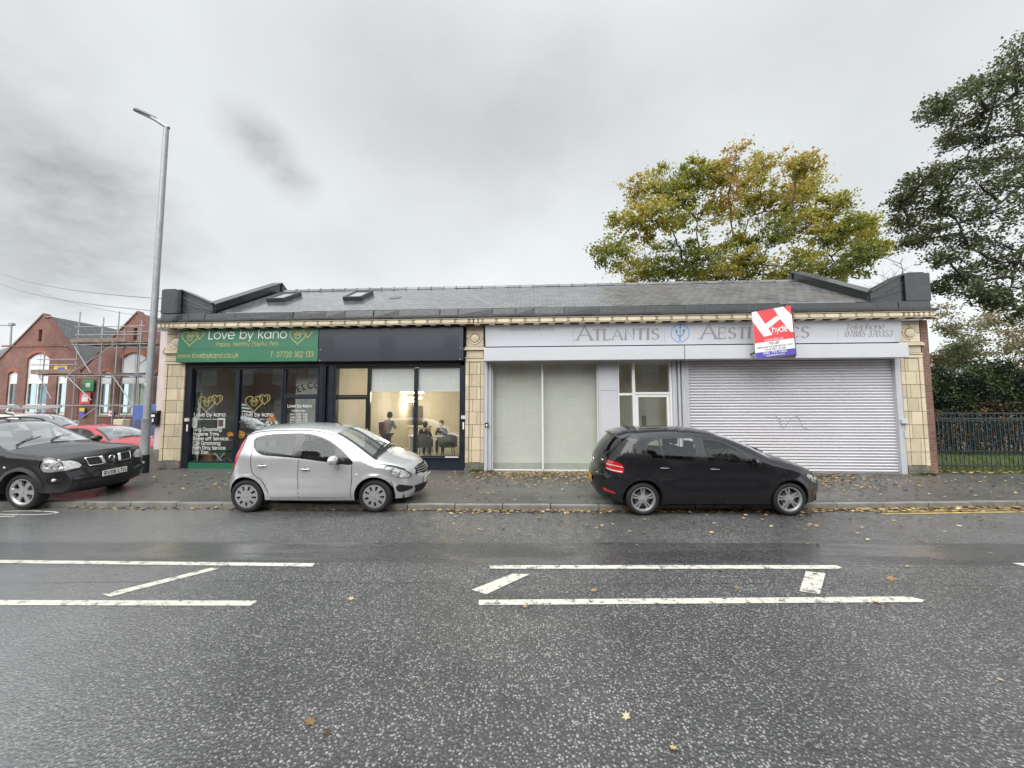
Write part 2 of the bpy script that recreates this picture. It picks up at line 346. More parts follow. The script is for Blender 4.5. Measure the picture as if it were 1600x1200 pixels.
def put_text(mb, text, org, size, w=.09, u=(1, 0, 0), v=(0, 0, 1), align='l', **k):
    q, W = lettering(text, size, w, **k); o = Vector(org); u = Vector(u); v = Vector(v)
    dx = {'l': 0, 'c': -W/2, 'r': -W}[align]
    nrm = u.cross(v)
    for i, poly in enumerate(q):
        e = nrm*(i % 7)*.00008
        mb.add([o+u*(a+dx)+v*b+e for a, b in poly], [(0, 1, 2, 3)])
    return W
def line2(mb, pts, wd, org, u=(1, 0, 0), v=(0, 0, 1), lift=0):
    """flat ribbon along a 2D polyline in the plane (org,u,v)"""
    o, u, v = Vector(org), Vector(u), Vector(v); nrm = u.cross(v)*lift
    P = [Vector(p) for p in pts]
    L = []
    for i in range(len(P)):
        t = (P[min(i+1, len(P)-1)]-P[max(i-1, 0)]).normalized(); L.append(Vector((-t.y, t.x))*wd/2)
    vs = []
    for p, q in zip(P, L):
        for r in (p+q, p-q): vs.append(o+u*r.x+v*r.y+nrm)
    mb.add(vs, [(2*i, 2*i+1, 2*i+3, 2*i+2) for i in range(len(P)-1)])
# ================================================================ GROUND
def wet_asphalt(name, chips, dark, light, wet, rough0, lightfrac=.12, grain=75, band=False):
    s = NT(name)
    sp = s.node('ShaderNodeSeparateXYZ'); s.l.new(s.co, sp.inputs[0])
    wob = s.math('MULTIPLY', s.math('SUBTRACT', s.noise((.35, .35, 1), 3), .5), .28)
    t = s.math('ADD', s.math('SUBTRACT', sp.outputs[1], s.math('MULTIPLY', sp.outputs[0], .048)), wob)      # distance across the carriageway
    wv = s.node('ShaderNodeVectorMath', operation='ADD'); nn = s.node('ShaderNodeTexNoise'); nn.inputs['Scale'].default_value = 30; s.l.new(s.co, nn.inputs['Vector'])
    sc_ = s.node('ShaderNodeVectorMath', operation='SCALE'); sc_.inputs['Scale'].default_value = .012; s.l.new(nn.outputs['Color'], sc_.inputs[0]); s.l.new(s.co, wv.inputs[0]); s.l.new(sc_.outputs[0], wv.inputs[1])
    d1 = s.vor(grain, 'F1', 'Distance', vec=wv.outputs[0]); c1 = s.vor(grain, 'F1', 'Color', vec=wv.outputs[0])
    sc = s.node('ShaderNodeSeparateColor'); s.l.new(c1, sc.inputs[0])
    isl = s.math('GREATER_THAN', sc.outputs[0], 1-lightfrac)
    core = s.math('MULTIPLY', s.math('SUBTRACT', s.math('ADD', .30, s.math('MULTIPLY', sc.outputs[2], .38)), d1), 6.0, clamp=True)
    chipv = s.math('MULTIPLY', core, s.math('ADD', s.math('MULTIPLY', isl, s.math('ADD', .35, s.math('MULTIPLY', sc.outputs[1], .65))), s.math('MULTIPLY', sc.outputs[1], .42)), clamp=True)
    big = s.noise(.55, 5, .6); mid = s.noise(4.5, 4, .6)
    # worn wheel tracks: stones polished darker, fewer pale chips
    base = s.mix(s.math('MULTIPLY', chipv, chips), tuple(dark), tuple(light))
    base = s.mix(1.0, base, s.ramp(big, [(.3, .72), (.7, 1.18)]), 'MULTIPLY')
    base = s.mix(1.0, base, s.ramp(mid, [(.25, .8), (.75, 1.15)]), 'MULTIPLY')
    wetn = s.ramp(s.noise((.5, 1.1, 1), 5, .62), [(.38, 0.0), (.62, 1.0)])
    wetf = wetn
    if band:      # wetter near-left and far-right zones; wet sheen also painted into their base colour
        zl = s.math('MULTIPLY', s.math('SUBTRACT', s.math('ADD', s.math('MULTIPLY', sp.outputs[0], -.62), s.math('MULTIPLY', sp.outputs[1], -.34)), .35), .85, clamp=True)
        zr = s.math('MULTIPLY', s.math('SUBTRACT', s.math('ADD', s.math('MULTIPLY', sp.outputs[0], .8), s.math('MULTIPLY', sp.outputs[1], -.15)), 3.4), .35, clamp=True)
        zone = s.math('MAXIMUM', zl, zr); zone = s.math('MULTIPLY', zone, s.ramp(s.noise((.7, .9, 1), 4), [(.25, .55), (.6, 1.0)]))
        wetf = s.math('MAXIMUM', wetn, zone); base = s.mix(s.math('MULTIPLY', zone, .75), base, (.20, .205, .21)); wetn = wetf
    if band:
        b1 = s.math('MULTIPLY', s.math('MULTIPLY', s.math('SUBTRACT', t, 4.78), 14, clamp=True), s.math('MULTIPLY', s.math('SUBTRACT', 5.62, t), 14, clamp=True))
        pn = s.ramp(s.noise((.32, 1.6, 1), 5, .6), [(.40, .15), (.56, 1.0)])
        bandf = s.math('MULTIPLY', b1, pn)
        base = s.mix(s.math('MULTIPLY', b1, .6), base, (.030, .031, .033))
        # seams sealed with bitumen along the lane
        seam = 0
        for yy, wd in ((4.28, .012), (5.66, .010), (4.74, .010)):
            jit = s.math('MULTIPLY', s.math('SUBTRACT', s.noise((1.3, .01, 1), 5, .7), .5), .16)
            q = s.math('SUBTRACT', s.math('ABSOLUTE', s.math('SUBTRACT', s.math('ADD', t, jit), yy)), wd)
            q = s.math('MULTIPLY', s.math('MULTIPLY', q, -90, clamp=True), s.ramp(s.noise((.8, .8, 1), 3), [(.42, 0.0), (.5, 1.0)]))
            base = s.mix(q, base, (.012, .012, .013))
        wetf = s.math('MAXIMUM', wetn, bandf)
    s.set('Base Color', base)
    r = s.math('SUBTRACT', rough0, s.math('MULTIPLY', wetf, .22))
    if band: r = s.math('SUBTRACT', r, s.math('MULTIPLY', bandf, .1), clamp=True)
    s.set('Roughness', r); s.set('Specular IOR Level', .5)
    # water film
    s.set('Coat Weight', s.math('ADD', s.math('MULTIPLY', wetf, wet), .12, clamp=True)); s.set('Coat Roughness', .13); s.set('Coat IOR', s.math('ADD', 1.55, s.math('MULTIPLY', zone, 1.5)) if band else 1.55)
    h = s.math('ADD', s.math('MULTIPLY', s.math('SUBTRACT', 1.0, d1), 1.0), s.math('MULTIPLY', s.noise(240, 2), .5))
    hb = s.math('MULTIPLY', h, s.math('SUBTRACT', 1.0, s.math('MAXIMUM', s.math('MULTIPLY', bandf, .8), s.math('MULTIPLY', zone, .45))) if band else 1.0)
    n1 = s.bump(hb, 1.0, .011)
    # film normal: gentler
    n2 = s.bump(hb, .75, .008, key=None)
    n3 = s.node('ShaderNodeBump'); n3.inputs['Strength'].default_value = .25; n3.inputs['Distance'].default_value = .02; s.l.new(s.noise(7, 3), n3.inputs['Height']); s.l.new(n2, n3.inputs['Normal'])
    s.l.new(n3.outputs[0], s.bsdf.inputs['Coat Normal'])
    return s.m
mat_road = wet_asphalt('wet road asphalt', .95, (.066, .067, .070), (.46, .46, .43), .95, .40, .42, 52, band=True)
mat_pave = wet_asphalt('wet pavement asphalt', .5, (.096, .094, .088), (.32, .31, .28), .6, .50, .08, 105)
mat_kerb = M('kerb concrete', (.20, .195, .18), .5, var=.25, vs=5, bump=.3, dirt=((.05, .05, .04), .42, 2.2), coat=.25)
mat_line = NT('road paint')
_w = mat_line.noise(9, 6, .75); _c = mat_line.math('MULTIPLY', mat_line.vor(60), 1.0)
_m = mat_line.ramp(mat_line.math('ADD', _w, mat_line.math('MULTIPLY', _c, .12)), [(.59, 0.0), (.69, 1.0)])
mat_line.set('Base Color', mat_line.mix(_m, (.66, .64, .56), (.10, .10, .10))); mat_line.set('Roughness', .42); mat_line.set('Coat Weight', .35)
mat_line.bump(_c, .4, .005); mat_line = mat_line.m
mat_yel = M('yellow road paint', (.50, .36, .10), .5, var=.3, vs=6, dirt=((.07, .06, .05), .5, 8))
mat_grass_g = M('verge soil', (.07, .09, .035), .95, var=.4, vs=6, bump=.6)

KERB = [(-60, 6.2), (-25, 6.75), (-9.1, 7.08), (-6, 7.18), (-3.4, 7.235), (-1, 7.29), (1.5, 7.40), (4, 7.58), (6.84, 7.84), (9.4, 8.12), (14, 8.65), (30, 10.2), (60, 12.0)]
FAC = 10.89
def kerb_y(x):
    for (a, b), (c, d) in zip(KERB, KERB[1:]):
        if a <= x <= c: return b+(d-b)*(x-a)/(c-a)
    return KERB[-1][1]
def pave_z(x, y):
    k = kerb_y(x); return .10+.07*max(0, min(1, (y-k)/(FAC-k)))

def sheet(name, pts_rows, m, kind='structure'):
    mb = MB(); n = len(pts_rows[0]); vs = [p for r in pts_rows for p in r]
    mb.add(vs, [(i*n+j, i*n+j+1, (i+1)*n+j+1, (i+1)*n+j) for i in range(len(pts_rows)-1) for j in range(n-1)])
    return tag(mb.build(name, m, fix=False), kind=kind)
sheet('ground', [[(x, y, -.30 if y < 3000 else -.3) for x in (-900, -60, 0, 60, 900)] for y in (-600, -30, 40, 1400)], mat_grass_g)
xs = [k[0] for k in KERB]
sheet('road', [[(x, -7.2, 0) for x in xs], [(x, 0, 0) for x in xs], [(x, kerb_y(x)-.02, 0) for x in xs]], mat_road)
# pavement + forecourt / side street beyond
px_ = sorted(set([-60, -40, -25, -18, -14]+[x for x in xs if -25 <= x <= 14]+[-11.6, -11.2, 10.7, 12, 30, 60]))
rows = []
for f in (0, .33, .66, 1): rows.append([(x, kerb_y(x)+.13+(FAC+.12-kerb_y(x)-.13)*f, pave_z(x, kerb_y(x)+.13+(FAC-kerb_y(x)-.13)*f)) for x in px_])
sheet('pavement', rows, mat_pave)
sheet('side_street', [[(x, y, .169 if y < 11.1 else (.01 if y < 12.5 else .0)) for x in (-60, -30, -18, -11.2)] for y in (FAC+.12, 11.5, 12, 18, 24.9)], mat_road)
sheet('grass_verge', [[(x, y, z) for x in (10.64, 14, 20, 60)] for y, z in ((FAC+.12, .170), (11.5, .20), (13.5, .22), (17, .2))], mat_grass_g)
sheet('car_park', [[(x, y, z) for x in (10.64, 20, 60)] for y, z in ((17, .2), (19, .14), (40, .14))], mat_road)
kb = MB()
random.seed(3)
def along(x0, y0, step):
    pass
x = -24.9
while x < 29:
    x2 = x+.9; y1, y2 = kerb_y(x), kerb_y(x2-.012); j = random.uniform(-.004, .004); up = random.uniform(-.004, .003)
    kb.hexa([(x, y1+j, -.02), (x2-.012, y2+j, -.02), (x2-.012, y2+.13, -.02), (x, y1+.13, -.02), (x, y1+j, .098+up), (x2-.012, y2+j, .098+up), (x2-.012, y2+.13, .101+up), (x, y1+.13, .101+up)], random.random())
    x = x2
tag(kb.build('kerb', mat_kerb, bevel=.012), kind='structure')

ml = MB()
def stripe(pts, z=.004): ml.add([(a, b, z) for a, b in pts], [tuple(range(len(pts)))])
def dash(a, b, w, skew=0):
    w = w*1.22 if w > .08 else w
    A, B = Vector(a), Vector(b); d = (B-A).normalized(); n = Vector((-d.y, d.x))*w/2
    n_ = max(1, int((B-A).length/.5)); 
    stripe([tuple(A-n), tuple(B-n), tuple(B+d*skew+n), tuple(A+n)] if skew >= 0 else [tuple(A-n), tuple(B-d*skew-n), tuple(B+n), tuple(A+n)])
stripe([(-10, 4.34), (-7.2, 4.46), (-2.664, 4.587), (-2.688, 4.683), (-7.2, 4.559), (-10, 4.44)])
stripe([(-10, 3.24), (-5.507, 3.514), (-2.722, 3.656), (-2.726, 3.754), (-5.656, 3.606), (-10, 3.34)])
stripe([(-.537, 4.638), (3.546, 4.854), (3.624, 4.901), (3.60, 4.965), (-.549, 4.74)])
stripe([(-.543, 3.788), (3.747, 4.083), (3.80, 4.13), (3.72, 4.194), (-.558, 3.889)])
stripe([(-4.397, 3.794), (-4.259, 3.748), (-3.73, 4.464), (-3.844, 4.486)])
stripe([(-.661, 4.097), (-.497, 4.008), (-.055, 4.522), (-.266, 4.51)])
stripe([(2.71, 4.253), (2.869, 4.193), (3.307, 4.722), (3.119, 4.764)])
stripe([(5.808, 5.057), (9.5, 5.28), (9.5, 5.38), (5.782, 5.152)])
# worn painted ring beside the parked off-roader
ring = [(-9.35+.62*math.cos(rad(a)), 6.66+.13*math.sin(rad(a))) for a in range(-150, 151, 15)]
for p, q in zip(ring, ring[1:]): dash(p, q, .045)
dash((-9.9, 6.40), (-9.2, 6.42), .05)
tag(ml.build('road_markings', mat_line, fix=False), kind='structure')
my = MB()
for off in (.26, .42):
    P = [(x, kerb_y(x)-off) for x in (6.2, 6.84, 7.6, 8.5, 9.4, 11, 14, 20)]
    for a, b in zip(P, P[1:]): my.add([(a[0], a[1], .005), (b[0], b[1], .005), (b[0], b[1]+.07, .005), (a[0], a[1]+.07, .005)], [(0, 1, 2, 3)])
tag(my.build('yellow_line', mat_yel, fix=False), kind='structure')

# fallen leaves: past counting
def leaf_material(name, stops, rough=.6, trans=.25, sheen=.5):
    s = NT(name); t = s.attr('tint')
    s.set('Base Color', s.ramp(t, stops)); s.set('Roughness', rough); s.set('Specular IOR Level', sheen)
    if trans:
        tr = s.node('ShaderNodeBsdfTranslucent'); s.l.new(s.ramp(t, stops), tr.inputs[0]); mx = s.node('ShaderNodeMixShader'); mx.inputs[0].default_value = trans
        s.l.new(s.bsdf.outputs[0], mx.inputs[1]); s.l.new(tr.outputs[0], mx.inputs[2]); s.l.new(mx.outputs[0], s.out.inputs[0])
    return s.m
mat_litter = leaf_material('leaf litter', [(0, (.07, .04, .02)), (.3, (.15, .085, .04)), (.55, (.30, .19, .08)), (.8, (.48, .35, .14)), (1, (.56, .48, .30))], .5, 0)
LEAF = [(math.cos(rad(a))*r, math.sin(rad(a))*r) for a, r in ((90, 1), (70, .45), (40, .85), (20, .42), (-5, .75), (-35, .35), (-90, .55), (-145, .35), (185, .75), (160, .42), (140, .85), (110, .45))]
rl = random.Random(11)
lf = MB()
def leaf(x, y, z, s):
    a = rl.uniform(0, 2*PI); ca, sa = math.cos(a), math.sin(a); tx, ty = rl.uniform(-.25, .25), rl.uniform(-.25, .25); cup = rl.uniform(.0, .5)
    vs = [(x, y, z+.002)]
    for u, v in LEAF:
        p, q = (u*ca-v*sa)*s, (u*sa+v*ca)*s
        vs.append((x+p, y+q, z+.004+s*.28+p*tx+q*ty+cup*(p*p+q*q)/s*.35-s*.2))
    n = len(LEAF); lf.add(vs, [(0, i+1, (i+1) % n+1) for i in range(n)], rl.random())
def scatter(n, fx, fy, zf, s0=.025, s1=.055):
    for _ in range(n):
        x = fx(); y = fy(x); leaf(x, y, zf(x, y)+rl.uniform(0, .012), rl.uniform(s0, s1))
U = rl.uniform
pz = lambda x, y: pave_z(x, y)
# pavement litter: drifts near the facade right of centre, sparse to the left
scatter(1500, lambda: rl.triangular(-2.6, 10.8, 2.5), lambda x: U(0, 1)**1.6*-(1.9)+FAC-.05, pz)
scatter(900, lambda: rl.triangular(-2.2, 3.0, .2), lambda x: FAC-.15-abs(rl.gauss(0, .55)), pz, .03, .06)
scatter(850, lambda: rl.triangular(4.6, 8.6, 5.4), lambda x: FAC-.1-abs(rl.gauss(0, .7)), pz, .03, .065)
scatter(600, lambda: U(-2.5, 12), lambda x: U(kerb_y(x)+.2, FAC-.2), pz)
scatter(150, lambda: U(-10.4, -2.2), lambda x: U(kerb_y(x)+.3, FAC-.1), pz, .028, .06)
scatter(70, lambda: U(-8.6, -6.8), lambda x: U(8.3, 10.2), pz, .035, .075)
# gutter
scatter(420, lambda: U(-9, -1), lambda x: kerb_y(x)-.02-abs(rl.gauss(0, .05)), lambda x, y: 0)
scatter(1250, lambda: U(-1.6, 11.5), lambda x: kerb_y(x)-.01-abs(rl.gauss(0, .10)), lambda x, y: 0, .03, .06)
scatter(700, lambda: U(4.6, 11.5), lambda x: kerb_y(x)-.01-abs(rl.gauss(0, .12)), lambda x, y: 0, .035, .07)
# carriageway
scatter(120, lambda: U(-2, 8), lambda x: kerb_y(x)-.3-abs(rl.gauss(0, .7)), lambda x, y: 0, .03, .055)
scatter(22, lambda: U(-6, 8), lambda x: U(1.6, 6.5), lambda x, y: 0, .025, .05)
for x, y, s in ((-1.35, 2.35, .055), (-1.2, 2.28, .04), (-2.75, 1.75, .06), (.6, 4.15, .06), (3.3, 4.05, .06), (3.9, 4.6, .07), (.55, 2.5, .04), (.75, 2.3, .035)): leaf(x, y, 0, s)
# behind the railings
scatter(650, lambda: U(10.7, 15), lambda x: U(10.95, 11.9), lambda x, y: .19, .04, .08)
tag(lf.build('fallen_leaves', mat_litter, fix=False), 'brown and yellow fallen leaves lying on pavement, gutter and road', None, kind='stuff')

# ================================================================ SHOP BUILDING
mat_tile = M('cream faience', (.60, .51, .36), .32, var=.08, vs=4, tint=.16, dirt=((.28, .20, .12), .40, 3.2), coat=.35)
mat_joint = M('dark tile joint', (.13, .09, .055), .9)
mat_plinth = M('sooty stone', (.16, .145, .125), .8, var=.3, vs=5, bump=.3, dirt=((.05, .05, .035), .45, 3))
mat_brick = brick_mat('brown brick', (.26, .12, .085), (.17, .085, .065), (.20, .18, .155))
mat_pink = M('pale pink render', (.62, .53, .51), .8, var=.05, bump=.15, dirt=((.35, .3, .28), .35, 2))
mat_felt = M('bitumen felt', (.017, .018, .021), .30, var=.35, vs=2.2, bump=1.0, bs=9, coat=.3, dirt=((.06, .06, .06), .36, 2.6))
mat_navy = M('navy paint', (.011, .015, .025), .34, var=.2, vs=2, coat=.2, dirt=((.030, .034, .042), .36, 3))
mat_black = M('black paint', (.012, .013, .016), .35, var=.2)
mat_lgrey = M('pale grey panel', (.56, .57, .60), .38, var=.03, vs=1.3, dirt=((.42, .42, .43), .35, 2.5))
mat_white = M('white paint', (.74, .74, .73), .4, var=.03)
mat_green = M('green sign panel', (.035, .155, .085), .34, var=.06, vs=2)
mat_greenp = M('green painted timber', (.02, .14, .07), .35, var=.1)
mat_gold = M('gold vinyl', (.50, .40, .14), .45, var=.05)
mat_wvin = M('white vinyl', (.82, .82, .80), .5, var=.02)
mat_greyvin = M('grey lettering', (.29, .28, .28), .5, var=.05)
mat_bluev = M('blue vinyl', (.05, .28, .62), .45, var=.05)
mat_glass = glass_mat('shop glass', (.94, .96, .95), 1.1)
mat_glass2 = glass_mat('clear shop glass', (.975, .985, .975), .8, dirt=.03)
mat_cream = M('cream wall', (.70, .66, .56), .8, var=.03)
mat_int = M('pale interior wall', (.66, .665, .60), .8, var=.03)
mat_dark = M('dark interior', (.10, .095, .09), .8)
mat_floor = M('pale interior floor', (.40, .39, .34), .5, var=.1)
mat_ceil = M('white ceiling', (.72, .72, .70), .8, var=.02)

slate = NT('wet slate')
sp = slate.node('ShaderNodeSeparateXYZ'); slate.l.new(slate.co, sp.inputs[0]); cb = slate.node('ShaderNodeCombineXYZ')
slate.l.new(sp.outputs[0], cb.inputs[0]); slate.l.new(slate.math('MULTIPLY', sp.outputs[1], 1.15), cb.inputs[1])
bk = slate.node('ShaderNodeTexBrick'); slate.l.new(cb.outputs[0], bk.inputs['Vector']); bk.inputs['Scale'].default_value = 1
for k_, v_ in (('Brick Width', .26), ('Row Height', .235), ('Mortar Size', .010), ('Mortar Smooth', .0), ('Bias', 0)): bk.inputs[k_].default_value = v_
bk.inputs['Color1'].default_value = (.15, .15, .158, 1); bk.inputs['Color2'].default_value = (.075, .077, .084, 1); bk.inputs['Mortar'].default_value = (.012, .012, .012, 1)
moss = slate.math('MULTIPLY', slate.math('MULTIPLY', slate.math('SUBTRACT', slate.noise(.8, 4), .42, clamp=True), 5, clamp=True), slate.math('MULTIPLY', slate.math('SUBTRACT', sp.outputs[0], 1.2), .35, clamp=True))
slate.set('Base Color', slate.mix(slate.math('MULTIPLY', moss, .6), bk.outputs['Color'], (.085, .072, .050)))
slate.set('Roughness', slate.math('ADD', .30, slate.math('MULTIPLY', moss, .35))); slate.set('Coat Weight', slate.math('SUBTRACT', .75, slate.math('MULTIPLY', slate.math('ADD', sp.outputs[0], 1.0), .10), clamp=True)); slate.set('Coat Roughness', .12)
# each course laps over the one below
row = slate.math('FRACT', slate.math('DIVIDE', slate.math('MULTIPLY', sp.outputs[1], 1.15), .235))
slate.bump(slate.math('ADD', slate.math('SUBTRACT', 1.0, row), slate.math('MULTIPLY', slate.math('SUBTRACT', 1.0, bk.outputs['Fac']), .6)), .8, .014); mat_slate = slate.m

B = thing('shop_building', 'long single storey shop parade with cream tiled pilasters and slate roof', 'building', (0, 0, 0))
# brick end piers, party walls and back wall
w = MB()
w.box(10.448, 10.635, 10.90, 11.9, .10, 4.30); w.box(10.448, 10.635, 11.9, 19, .10, 4.6)
w.box(-11.0, 10.448, 18.8, 19, .10, 4.6)
w.build('wall', mat_brick, B)
w = MB(); w.box(-11.36, -11.148, 11.0, 19, .72, 4.28); e = w.build('end_wall', mat_pink, B)
w = MB(); w.box(-11.37, -11.15, 10.93, 11.0, .16, .72); w.box(-11.62, -11.372, 11.05, 11.6, .16, .80); w.build('plinth', mat_plinth, B, bevel=.01)
w = MB(); w.box(-11.36, -11.148, 10.93, 10.999, .722, 4.28); w.build('wall', mat_pink, B)
# interior shells (floors, partitions, ceilings) of the four units
def room(x0, x1, yb, mw, mf, mc, zc=3.25):
    r = MB(); r.box(x0, x1, yb, yb+.08, .17, zc); r.box(x0-.0, x0+.06, 11.12, yb, .17, zc); r.box(x1-.06, x1, 11.12, yb, .17, zc); r.build('interior_wall', mw, B)
    r = MB(); r.box(x0, x1, 11.0, yb, .12, .172); r.build('interior_floor', mf, B)
    r = MB(); r.box(x0, x1, 11.12, yb, zc, zc+.08); r.build('ceiling', mc, B)
mat_int1 = M('grooming room wall', (.55, .54, .51), .8, var=.05)
room(-10.6, -6.12, 13.9, mat_int1, mat_dark, mat_ceil)
room(-6.05, -1.75, 18.7, mat_cream, mat_floor, mat_ceil)
room(-1.35, 2.02, 11.22, mat_int, mat_floor, mat_ceil, 3.22)
room(2.08, 4.22, 11.9, mat_cream, mat_floor, mat_ceil, 3.22)
w = MB(); w.box(-7.46, -6.2, 11.6, 11.66, .17, 3.2); w.build('interior_partition', mat_int1, B)
w = MB(); w.box(4.3, 9.8, 11.35, 11.4, .17, 3.3); w.build('interior_wall', mat_dark, B)
w = MB(); w.box(-11.0, 10.448, 11.3, 18.8, 4.2, 4.3); w.build('ceiling', mat_dark, B)
w = MB(); w.box(-10.44, 9.86, 10.99, 11.12, 3.22, 4.3); w.build('lintel', mat_black, B)

# pilasters
def pilaster(x0, x1, name='pilaster'):
    rp = random.Random(int(x0*100))
    p = MB(); p.cur = 1; p.box(x0+.012, x1-.012, 10.915, 11.12, .12, 4.30); p.cur = 0
    bw = .115; zt, zb = 3.26, .385; n = 8; hh = (zt-zb)/n
    g = .006
    for i in range(n):
        z0, z1 = zb+i*hh+g, zb+(i+1)*hh-g
        for (a, b) in ((x0, x0+bw-g), (x1-bw+g, x1)): p.box(a+g, b-g, 10.89, 10.93, z0, z1, rp.random())
        cut = x0+bw+(x1-x0-2*bw)*(rp.choice((.22, .3, .7, .78)))
        for (a, b) in ((x0+bw, cut), (cut, x1-bw)): p.box(a+g*1.6, b-g*.25, 10.90, 10.93, z0+(.012 if i == 0 else 0), z1-(.012 if i == n-1 else 0), rp.random())
    p.box(x0+g, x1-g, 10.888, 10.93, zt+.006, zt+.085, rp.random())           # rail above the panel
    p.box(x0-.005, x1+.005, 10.875, 10.93, zt+.10, zt+.135, .5)
    p.box(x0+.03, x1-.03, 10.895, 10.93, zt+.145, zt+.325, rp.random())
    p.box(x0-.035, x1+.035, 10.84, 10.93, zt+.335, zt+.385, .6); p.box(x0-.015, x1+.015, 10.86, 10.93, zt+.39, zt+.43, .4)
    cx = (x0+x1)/2; zc = 3.945
    for a, b, c, d in ((x0+.03, cx-g, zt+.445, zc-g), (cx+g, x1-.03, zt+.445, zc-g), (x0+.03, cx-g, zc+g, zc+.235), (cx+g, x1-.03, zc+g, zc+.235)): p.box(a, b, 10.895, 10.93, c, d, rp.random())
    p.box(x0+.03, x1-.03, 10.89, 10.93, zc+.245, 4.29, .25)
    o = p.build(name, [mat_tile, mat_joint], B, bevel=.004)
    r = MB(); r.lathe([(.0, -.034), (.10, -.034), (.118, -.026), (.120, -.006)], (cx, 10.897, zc), 'y', 36, .6); r.lathe([(.135, -.008), (.145, -.020), (.165, -.024), (.178, -.014), (.18, .0)], (cx, 10.897, zc), 'y', 36, .55)
    rr = r.build('roundel', mat_tile, o, smooth=40, fix=True)
    r = MB(); r.lathe([(.119, -.0085), (.137, -.0085)], (cx, 10.897, zc), 'y', 36); r.build('roundel_groove', mat_joint, o)
    b = MB(); b.box(x0+.02, x1-.02, 10.885, 10.93, .245, .378); b.box(x0-.01, x1+.01, 10.86, 10.93, .14, .238); b.build('pilaster_base', mat_plinth, o, bevel=.006)
pilaster(-11.145, -10.47); pilaster(-1.978, -1.43); pilaster(9.865, 10.446)

# cornice with long egg mouldings and dentils
c = MB(); X0, X1 = -11.13, 10.55
c.cur = 1; c.box(X0, X1, 10.60, 10.93, 4.312, 4.452); c.cur = 0
c.box(X0-.01, X1+.01, 10.565, 10.93, 4.440, 4.470, .45); c.box(X0-.01, X1+.01, 10.575, 10.6, 4.303, 4.318, .35)
rp = random.Random(5)
x = X0+.01; i = 0
special = (-10.9, -1.70, 10.15)
while x < X1-.06:
    near = any(abs(x+.1-s) < .32 for s in special)
    wd = .125 if near else .40
    wd = min(wd, X1-x-.01)
    a, b = x+.01, x+wd-.01; zc, hz = 4.379, .056; rr = .05 if not near else .04; tn = rp.random()
    pts = [(a, zc+hz)]; pts = []
    for (qx, s0, s1) in ((b-rr, -90, 90), (a+rr, 90, 270)):
        for k in range(7): q = rad(s0+(s1-s0)*k/6); pts.append((qx+rr*math.cos(q), zc+hz*math.sin(q)))
    n = len(pts); f0 = [(u, 10.598, v) for u, v in pts]; f1 = [(a+(u-a)*.94+(b-a)*.03, 10.570, zc+(v-zc)*.8) for u, v in pts]
    c.add(f0+f1, [(i_, (i_+1) % n, (i_+1) % n+n, i_+n) for i_ in range(n)]+[tuple(range(n, 2*n))], tn)
    if not near:
        for du in (0,): c.box(x-.006, x+.006, 10.583, 10.6, 4.322, 4.436, .1)
    x += wd
cor = c.build('cornice', [mat_tile, mat_joint], B)
x = -10.93
while x < 10.5: c = MB(); c.box(x, x+.165, 10.60, 10.78, 4.277, 4.303, rp.random()); x += .42; c.build('dentil', mat_tile, cor, bevel=.006)
c = MB(); c.box(X0-.02, X1+.06, 10.53, 10.93, 4.474, 4.535); c.build('lead_flashing', mat_felt, cor, bevel=.01)

# felt-wrapped gutter and roof
g = MB(); rp = random.Random(9)
x = -11.05
while x < 10.45:
    l = rp.uniform(.5, 1.3); x2 = min(x+l, 10.46); d = rp.uniform(-.012, .012); z = rp.uniform(-.012, .012)
    g.hexa([(x, 10.58+d, 4.540), (x2-.004, 10.58+d+rp.uniform(-.01, .01), 4.540), (x2-.004, 11.0, 4.540), (x, 11.0, 4.540), (x, 10.605+d, 4.735+z), (x2-.004, 10.60+d, 4.735+z*.6), (x2-.004, 11.0, 4.74), (x, 11.0, 4.74)])
    x = x2
gut = g.build('gutter', mat_felt, B, bevel=.014)
EY, EZ, RY, RZ = 10.66, 4.76, 13.5, 6.30
def roofz(y): return EZ+(y-EY)*(RZ-EZ)/(RY-EY)
r = MB()
r.add([(-11.0, EY, EZ), (10.4, EY, EZ), (10.4, RY, RZ), (-11.0, RY, RZ), (10.4, 18.8, 4.7), (-11, 18.8, 4.7)], [(0, 1, 2, 3), (3, 2, 4, 5)])
# only the middle carries slates; ends are lower felt flats behind the piers
r = MB()
r.add([(-9.35, EY, EZ), (9.35, EY, EZ), (9.25, RY, RZ), (-9.35, RY, RZ), (9.25, 18.8, 4.6), (-9.35, 18.8, 4.6)], [(0, 1, 2, 3), (3, 2, 4, 5)])
r.add([(-9.35, EY+.02, EZ-.05), (9.35, EY+.02, EZ-.05), (9.35, EY+.02, EZ), (-9.35, EY+.02, EZ)], [(0, 1, 2, 3)])
roof = r.build('roof', mat_slate, B)
r = MB(); x = -9.2
rp = random.Random(21)
while x < 9.0:
    l = .46; zz = rp.uniform(-.006, .006)
    r.yz([(RY-.14, RZ-.065+zz), (RY-.09, RZ+.02+zz), (RY, RZ+.055+zz), (RY+.09, RZ+.02+zz), (RY+.14, RZ-.065+zz)], x, x+l-.03, rp.random())
    r.yz([(RY-.15, RZ-.06+zz), (RY-.1, RZ+.035+zz), (RY, RZ+.075+zz), (RY+.1, RZ+.035+zz), (RY+.15, RZ-.06+zz)], x+l-.06, x+l-.005, rp.random())
    x += l
r.build('ridge_tile', M('ridge tile', (.10, .10, .105), .4, tint=.5, coat=.4), roof, bevel=.008)
